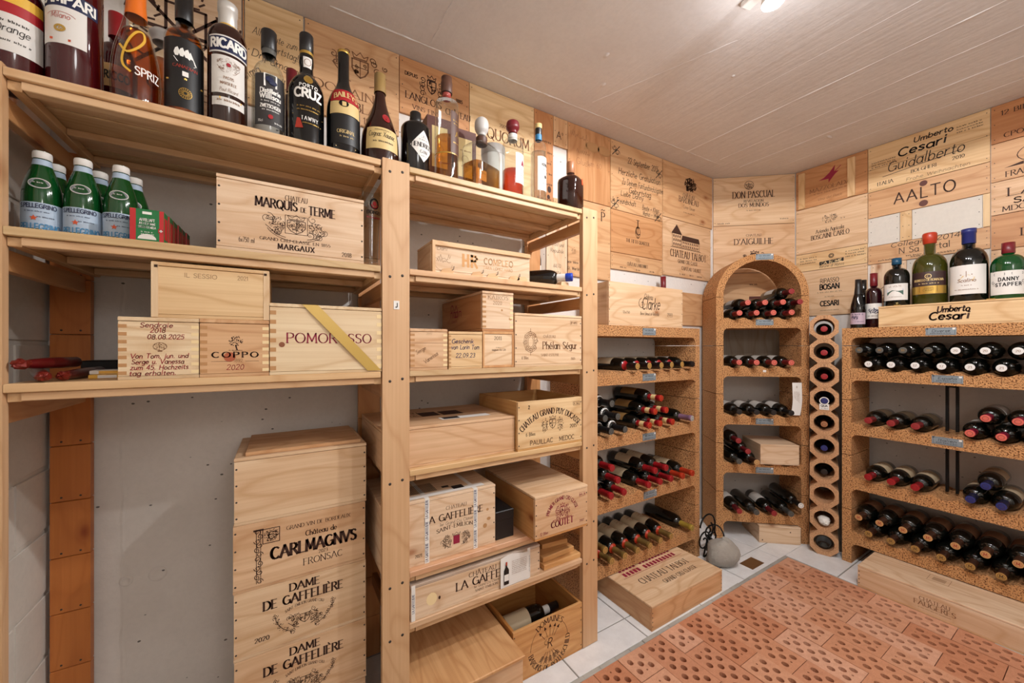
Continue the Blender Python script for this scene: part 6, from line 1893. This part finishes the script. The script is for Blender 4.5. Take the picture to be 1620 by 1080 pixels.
# ---- mineral water on the second shelf
ZS = 1.4715


def water(x, y, rz, label):
    r = .0300
    p = sprof([(0, .003), (r * .85, 0), (r, .005), (r, .04), (r, .085), (.0275, .110), (.021, .136), (.0150, .156), (.0128, .168), (.0128, .186)])
    t = T().text('S.PELLEGRINO', 0, .016, .0085, 'bold', .058, wt=1.7).fine(0, .007, .04, .003, 2).fine(.012, -.004, .024, .003, 3)
    t2 = T(); pts = []
    for k in range(10):
        q = .0065 if k % 2 == 0 else .0028; pts.append((-.005 + q * math.sin(k * PI / 5), -.006 + q * math.cos(k * PI / 5)))
    t2.poly(pts)
    t3 = T().text('PELLEGRINO', .004, -.032, .014, 'bold', .064, wt=1.6)
    o = stand('water_bottle', label, 'bottle', x, y, ZS, p, M_GGLASS, [('screw_cap', M_WL, [(.0140, .169), (.0148, .170), (.0148, .182), (.0138, .185), (0, .185)]), ('neck_label', M_BLUEL, [(.0156, .154), (.0138, .167)])],
              [(.012, .068, -100, 100, M_BLUEL, [('lettering', M_NAVY, t), ('star', M_ORSTAR, t2), ('big_lettering', M_SKY, t3)])], rz, None, 'green mineral water bottles')
    q = T(); pp = arc(0, 0, .0165, .0105, 0, 360, 20); q.poly(pp)
    L2 = T(); L2.line(pp, .0012).fine(0, .0, .017, .003, 2)
    q.on('oval_label', plain('grey_oval', srgb(120, 124, 128), .5) if 'grey_oval' not in bpy.data.materials else bpy.data.materials['grey_oval'], wrap(p, 4, .110, .0012), o)
    L2.on('oval_print', M_WL, wrap(p, 4, .110, .0016), o)
    return o


water(-.450, 1.255, 6, 'green water bottle, front row, nearest the left wall')
water(-.3875, 1.255, 4, 'green water bottle, middle one of the front row')
water(-.3250, 1.256, 2, 'green water bottle, front row, beside the red and green carton')
water(-.453, 1.325, 6, 'green water bottle, back row, behind the leftmost front bottle')
water(-.381, 1.325, 4, 'green water bottle, back row, between the middle and right front bottles')
water(-.3185, 1.326, 2, 'green water bottle, back row, nearest the juice cartons')
M_JG = plain('carton_green', srgb(20, 112, 58), .45); M_JR = plain('carton_red', srgb(186, 36, 40), .45)
for k in range(6):
    y0 = 1.182 + k * .0375
    o = MB().bbox(-.029, .029, 0, .0365, 0, .074, .0012).build('juice_carton', M_JG, None, (-.2630 + .0012 * (k % 2) + .002 * k, y0, ZS)); tag(o, ['red and green juice carton at the front of its row, lettered face forward', 'second juice carton behind the lettered one', 'third juice carton of the row', 'fourth juice carton of the row', 'fifth juice carton of the row', 'last juice carton at the back of the row'][k], 'carton', 'row of juice cartons')
    T().rect(-.029, -.019, .0, .073).rect(.021, .029, 0, .073).on('red_stripes', M_JR, front(.0003), o)
    T().poly(arc(0, .005, .016, .012, 0, 180, 10)).on('apple_slice', M_WL, front(.0005), o)
    MB().box(.0285, .0294, .006, .03, .01, .06).build('side_panel', M_JR, o)
    if k == 0:
        T().text('APFELSAFT', 0, .046, .006, 'bold', .026).text('JUS DE POMME', 0, .038, .005, 'bold', .028).text('SUCCO DI MELA', 0, .030, .005, 'bold', .030).fine(0, .02, .02, .003, 2).fine(0, .015, .02, .003, 3).rect(-.008, .008, .062, .068).on('lettering', M_WHITE_P, front(.0007), o)
        T().rect(.019, .029, .022, .031).on('red_badge', M_REDL, front(.0008), o)
        T().rect(.023, .025, .0235, .0295).rect(.021, .027, .0255, .0275).on('white_cross', M_WHITE_P, front(.0010), o)
# beer glass
p = [(0, .012), (.022, .010), (.0235, 0), (.0245, .002), (.0215, .02), (.0215, .05), (.024, .11), (.0275, .17), (.0285, .21), (.0265, .245), (.0253, .245), (.0273, .21), (.0262, .17), (.0225, .11), (.02, .05), (.0195, .022), (0, .02)]
o = stand('beer_glass', 'tall curved wheat beer glass with a round badge beside the middle post', 'glass', .2385, 1.235, ZS, p, M_CLEAR, (), (), 10)
T().line(arc(0, .0, .012, .014, 0, 360, 18), .005).on('badge', M_IRON, wrap(p, 0, .193, .001), o)
T().line(arc(0, -.002, .009, .010, 190, 350, 10), .003).poly(arc(0, 0, .006, .007, 0, 360, 12)).on('badge_red', M_REDL, wrap(p, 0, .193, .0016), o)
T().text('ERDINGER', 0, -.004, .009, 'bold', .046).on('lettering', M_BLACKINK, wrap(p, 0, .167, .001), o)
T().rect(-.022, .022, -.006, -.001).on('red_bar', M_REDL, wrap(p, 0, .157, .001), o)
# bottle lying on its wooden rest
o = empty('wine_bottle', (.888, 1.307, 1.4712 + .0372), 0, 'dark bottle with a blue capsule lying on a wooden rest at the shelf end', 'bottle')
RM = Matrix.Rotation(R(96), 4, 'Y') @ Matrix.Identity(4)
RM = Matrix.Translation((0, 0, 0)) @ Matrix.Rotation(R(-50), 4, 'Z') @ Matrix.Translation((-.08, 0, 0)) @ Matrix.Rotation(R(90), 4, 'Y')
pr = [(r, z) for r, z in bprof(.036, .25, .0145, .14, .19)]
MB().lathe(pr, 26, RM).build('glass_body', M_BLKGLASS, o)
MB().lathe([(.0155, .19), (.0158, .228)], 18, RM).build('capsule_band', M_WL, o)
MB().lathe([(.0162, .225), (.0172, .227), (.0172, .249), (.016, .252), (0, .2525)], 18, RM).build('blue_cap', plain('blue_cap', srgb(30, 64, 176), .35), o)
patch(pr, .03, .11, 60, 170, .0007, 2, 14, RM).build('paper_label', M_WL, o)
o = MB().prism([(-.021, 0), (.021, 0), (.017, .016), (.008, .0166), (0, .0162), (-.010, .0172), (-.017, .0178)], 0, .03).build('bottle_rest', WX, None, (.972, 1.190, 1.4712), PALE)
tag(o, 'small notched wooden rest under the neck of the lying blue-capped bottle', 'bottle rest')

# ---- odds and ends at the left end of the third shelf
ZH = 1.1553
o = MB().bbox(-.083, .083, 0, .07, 0, .036, .003).build('black_case', M_BLACK, None, (-.385, 1.50, ZH)); tag(o, 'long black case lying at the back left of the third shelf', 'case')
M_WRAP = plain('dark_red_foil_wrap', srgb(92, 14, 16), .28, 0, .4); M_KNOT = plain('crinkled_copper_red_foil', srgb(122, 36, 26), .35, .3)


def cracker(x, y, yaw, ln, r, label, dz=0.0):
    """foil-wrapped cone lying down, its crumpled twisted end towards the viewer"""
    o = empty('wrapped_cone', (x, y, ZH + r + dz), R(yaw), label, 'wrapped cone', 'foil-wrapped cones')
    M_ = Matrix.Rotation(R(-90), 4, 'X')
    MB().lathe([(r * .55, 0), (r * .8, .012), (r * .97, .05), (r, ln * .6), (r * .95, ln), (0, ln)], 18, M_).build('wrap', M_WRAP, o)
    r_ = random.Random(int(x * 1e4)); b = MB(); vs = []; n1, n2 = 7, 14
    for i in range(n1 + 1):
        th = PI * i / n1
        for j in range(n2):
            q = 1 + r_.uniform(-.2, .12); ph = 2 * PI * j / n2
            vs.append((r * .98 * q * math.sin(th) * math.cos(ph), -.006 - .017 * q * math.cos(th), r * .92 * q * math.sin(th) * math.sin(ph)))
    b.add(vs, [(i * n2 + j, i * n2 + (j + 1) % n2, (i + 1) * n2 + (j + 1) % n2, (i + 1) * n2 + j) for i in range(n1) for j in range(n2)])
    b.build('twisted_end', M_KNOT, o)
    return o


cracker(-.428, 1.195, 22, .20, .0125, 'left red foil cone with its crumpled end at the shelf edge')
cracker(-.406, 1.225, 1, .20, .0115, 'right red foil cone beside the yellow rulers')
cracker(-.455, 1.200, -20, .115, .0125, 'red foil cone lying slanted on top of the other two cones', .0258)
M_YW = plain('yellow_paint', srgb(228, 176, 70), .5)
for i, (x, y, z, a) in enumerate([(-.345, 1.268, ZH, 3), (-.349, 1.287, ZH + .0092, 6)]):
    o = MB().bbox(-.035, .035, -.012, .05, 0, .009, .001).build('folded_ruler', M_YW if i == 0 else M_WL, None, (x, y, z)); o.rotation_euler = (0, 0, R(a))
    tag(o, ['yellow folded packet lying between the red cones and the bleached crate', 'pale folded packet lying on the yellow one'][i], 'packet')
    MB().box(-.02, .012, -.0124, -.0119, .001, .008).build('end_piece', M_WL if i == 0 else M_YW, o)

# ---- bottles on the right rack (local x = .884 - y)
ZR = 1.336; ZC = 1.4475


def rstand(name, label, x, y, z, prof, glass, caps, labels, rz=0):
    return stand(name, label, 'bottle', x, y, z, prof, glass, caps, labels, -90 + rz, None, 'large bottles on the right rack')


p = sprof([(0, .003), (.03, 0), (.034, .005), (.0345, .06), (.0335, .12), (.024, .17), (.0155, .205), (.0125, .24), (.0125, .27)])
t = T().fine(0, .02, .05, .008, 2).crest(-.012, .005, .03, .03, .0012, 4, crown=False).fine(.01, -.02, .04, .004, 3)
rstand('wine_bottle', 'small dark sparkling bottle with a lilac label at the left end of the right rack', 2.815, .826, ZR, p, M_BLKGLASS, [('capsule', F['black'], [(.0185, .19), (.0145, .235), (.0140, .276), (0, .278)])], [(.02, .085, -70, 60, plain('lilac_label', srgb(188, 166, 180), .6), [('print', M_NAVY, t)])], 14)
rstand('wine_bottle', 'dark slim bottle hidden behind the lilac-labelled bottle', 2.93, .836, ZR, bodyprof(.03, .17, .215, .013, .28), M_BLKGLASS, [('capsule', F['black'], [(.0142, .23), (.0142, .285), (0, .286)])], ())
p = bodyprof(.0345, .19, .225, .0145, .30)
t = T().fine(0, -.03, .05, .006, 3); t2 = T().blob(0, .0, .05, .03, 4, 60, .003)
rstand('wine_bottle', 'red-capsuled bottle with a blue and white label left of the signed crate', 2.862, .772, ZR, p, M_VGLASS, [('capsule', F['dred'], [(.0155, .235), (.0165, .236), (.0165, .307), (0, .308)])], [(.05, .135, -70, 70, M_WL, [('print', M_INK, t), ('picture', M_NAVY, t2)])], 14)
p = bodyprof(.0505, .155, .205, .0175, .255)
t = T().text('LE VOLTE', 0, .026, .008, 'sans', .05).fine(0, -.028, .05, .004, 3); t2 = T().rect(-.033, .033, -.016, .016); t3 = T().poly([(-.033, -.002), (-.01, .01), (.012, .004), (.033, .008), (.033, -.016), (-.033, -.016)])
rstand('wine_bottle', 'dark bottle with a teal capsule and a square landscape label on the signed crate', 2.852, .6765, ZC, p, M_DGLASS, [('capsule', plain('teal_foil', srgb(22, 74, 104), .35), [(.0185, .225), (.020, .226), (.020, .26), (0, .262)])], [(.03, .118, -62, 62, M_WL, [('lettering', M_INKL, t), ('sky', M_BLUEL, t2), ('landscape', plain('landscape', srgb(70, 98, 86), .6), t3)])], 6)
p = bodyprof(.0645, .185, .262, .0215, .345)
t = T().text('BRUNELLO DI ROMAGNA', 0, .010, .011, 'serif', .115, wt=1.6).fine(0, -.006, .07, .007, 2); t2 = T().line(arc(0, .034, .011, .011, 0, 360, 16), .003).text('C', 0, .028, .012, 'serif')
t3 = T().frame(-.032, .032, -.045, -.018, .001).text('Umberto', .004, -.030, .008, 'hand', .035).text('Cesari', 0, -.041, .010, 'hand', .04)
o = rstand('wine_bottle', 'large olive bottle with orange wax top and a brown and gold label', 2.885, .560, ZC, p, M_OGLASS, [('wax_top', F['orange'], [(.0225, .315), (.025, .318), (.026, .335), (.0275, .338), (.0275, .365), (.024, .372), (0, .374)])], [(.05, .165, -64, 64, plain('dark_brown_label', srgb(58, 36, 34), .5), [('lettering', M_CL, t), ('seal', M_CL, t2)])], 6)
b_ = patch(p, .052, .092, -64, 64, .0012, 2, 20).build('gold_band', M_GOLD, o); t3.on('signature', M_BLACKINK, wrap(p, 0, .1075, .0018), b_)
p = bodyprof(.0625, .185, .262, .0215, .345)
t = T().text('Scalino', 0, -.012, .016, 'hand', .06, wt=1.3).fine(0, -.03, .03, .005, 2).fine(0, -.05, .08, .005, 3).rect(-.02, .02, .022, .025).rect(-.001, .001, .012, .04)
t2 = T().poly([(-.026, -.006), (-.012, .018), (.008, .022), (.028, .008), (.02, -.008)])
rstand('wine_bottle', 'largest dark bottle with a blue capsule and a plain white label', 2.878, .4275, ZC, p, M_DGLASS, [('capsule', F['blue'], [(.0225, .285), (.0235, .286), (.0235, .335), (.0255, .336), (.0255, .357), (0, .359)])], [(.035, .175, -68, 62, M_WL, [('gold_patch', M_CL, t2), ('lettering', M_INKL, t)])], 4)
p = bodyprof(.0535, .15, .205, .0185, .255)
t = T().text('DANNY', 0, .008, .016, 'bold', .06, track=3).text('STAPFER', 0, -.016, .015, 'bold', .078, track=3).frame(-.045, -.01, .036, .044, .0012).frame(.01, .045, .036, .044, .0012).line([(-.05, -.01), (-.036, -.01)], .001).line([(.036, -.01), (.05, -.01)], .001)
for sg in (-1, 1):
    for zz in (-1, 1): t.curl(sg * .048, .03 + zz * .028 - .0, .008, 90, 1, .0016)
rstand('wine_bottle', 'bright green bottle with a red capsule and a framed white label', 2.872, .3085, ZC, p, M_GGLASS, [('capsule', F['dred'], [(.0195, .212), (.0205, .213), (.0205, .262), (0, .264)])], [(.02, .128, -70, 70, M_WL, [('lettering', M_BLACKINK, t)])], 6)
# bottle behind the crate on the back rack
stand('wine_bottle', 'dark bottle with a red capsule standing behind the script-lettered crate', 'bottle', 2.06, 1.552, 1.3355, bodyprof(.035, .2, .25, .0145, .32), M_DGLASS, [('capsule', F['dred'], [(.0155, .25), (.0165, .251), (.0165, .335), (0, .336)])], ())
# bottles inside the open crate at the foot of the shelf
for i, (y, zz, a, lab) in enumerate([(1.262, .0475, 0, 'front lower bottle lying in the open emblem crate'), (1.345, .0475, 0, 'rear lower bottle lying in the open emblem crate'), (1.3035, .1150, 0, 'top bottle lying in the open emblem crate, cream label and white neck collar')]):
    o = empty('wine_bottle', (.736, y, zz), R(a), lab, 'bottle', 'bottles in the open crate')
    M_ = Matrix.Rotation(R(90), 4, 'Y')
    pr = bprof(.038, .28, .0145, .16, .205)
    MB().lathe(pr, 22, M_).build('glass_body', M_DGLASS, o)
    patch(pr, .02, .125, -180, 180, .0007, 2, 28, M_).build('paper_label', LABM['cream'] if i == 2 else LABM['tan'], o)
    MB().lathe([(.018, .205), (.0165, .212), (.0165, .235)], 14, M_).build('neck_collar', F['white'], o)
    MB().lathe([(.016, .235), (.016, .282), (0, .283)], 14, M_).build('capsule', F['black'], o)

# ---- wrought iron holder and stone in the corner
o = empty('iron_bottle_holder', (2.16, 1.315, 0), 0, 'black wrought iron scroll holder standing behind the grey stone', 'scroll holder')


def sc(pts, r=.0045): return MB().tube(pts, r, 7)


def spiral(cx_, cz_, r0, r1, a0, a1, y=0, n=22):
    return [(cx_ + (r0 + (r1 - r0) * i / n) * math.cos(R(a0 + (a1 - a0) * i / n)), y, cz_ + (r0 + (r1 - r0) * i / n) * math.sin(R(a0 + (a1 - a0) * i / n))) for i in range(n + 1)]


sc(spiral(-.01, .165, .075, .075, 170, -20) + [(.062, 0, .12), (.06, -.01, .10)]).build('ring', M_IRON, o)
sc([(.0, 0, .17)] + spiral(.02, .02, .148, .148, 92, 8)).build('long_arc', M_IRON, o)
sc(spiral(.0, .14, .05, .012, 60, -420)).build('scroll', M_IRON, o)
sc(spiral(-.045, .09, .06, .014, 30, 480)).build('scroll', M_IRON, o)
sc(spiral(.045, .085, .04, .012, 160, -200)).build('scroll', M_IRON, o)
sc(spiral(-.05, .065, .065, .065, 60, -90)).build('foot', M_IRON, o)
for (x, y) in ((-.05, -.0), (.03, .03), (.03, -.03)):
    sc([(x, y, .0045), (x * .6, y * .6, .06), (0, 0, .12)]).build('leg', M_IRON, o)
for k in range(8):
    z = .145 - k * .013
    sc([(.012 + .004 * math.cos(R(a)) * (k % 2), -.008 + .004 * math.cos(R(a)) * (1 - k % 2), z + .008 * math.sin(R(a))) for a in range(0, 361, 40)], .0011).build('chain_link', M_IRON, o)
b = MB(); vs = []; n1, n2 = 14, 22; r_ = random.Random(2)
ph0 = [r_.uniform(0, 6) for _ in range(6)]
for i in range(n1 + 1):
    th = PI * i / n1
    for j in range(n2):
        ph = 2 * PI * j / n2
        q = 1 + .07 * math.sin(2 * ph + ph0[0]) + .05 * math.sin(3 * ph + 2 * th + ph0[1]) + .04 * math.sin(5 * th + ph + ph0[2])
        z = .068 + .078 * q * math.cos(th)
        vs.append((.092 * q * math.sin(th) * math.cos(ph), .068 * q * math.sin(th) * math.sin(ph), max(z, .001)))
b.add(vs, [(i * n2 + j, (i + 1) * n2 + j, (i + 1) * n2 + (j + 1) % n2, i * n2 + (j + 1) % n2) for i in range(n1) for j in range(n2)], True)
o = b.build('stone', M_STONE, None, (2.128, 1.215, 0)); o.rotation_euler = (0, 0, R(-35)); tag(o, 'rounded grey stone on the tiles beside the flat printed crate', 'stone')

# ---- ceiling lamp
o = empty('track_lamp', (1.30, .22, CEIL - .001), R(90 - 13.0), 'white ceiling track lamp with three reflector bulbs at the top of the picture', 'lamp')
M_LW = plain('white_lacquer', srgb(236, 234, 230), .35)
M_BULB = plain('lit_bulb', (1.0, .96, .9), .4, 0, 0, 9.0)
MB().bbox(-.52, .52, -.02, .02, -.022, 0, .003).build('track', M_LW, o)
for i, u in enumerate((.418, 0, -.42)):
    h = MB().bbox(u - .006, u + .006, -.004, .004, -.06, -.022, .001); h.lathe([(.012, -.045), (.03, -.05), (.034, -.085), (.032, -.087), (.026, -.06), (0, -.055)], 20, Matrix.Translation((u, 0, 0)))
    hd = h.build('lamp_head', M_LW, o, kind=None)
    MB().lathe([(0, -.062), (.022, -.066), (.027, -.083), (.02, -.0925), (0, -.095)], 18, Matrix.Translation((u, 0, 0))).build('bulb', M_BULB, o)
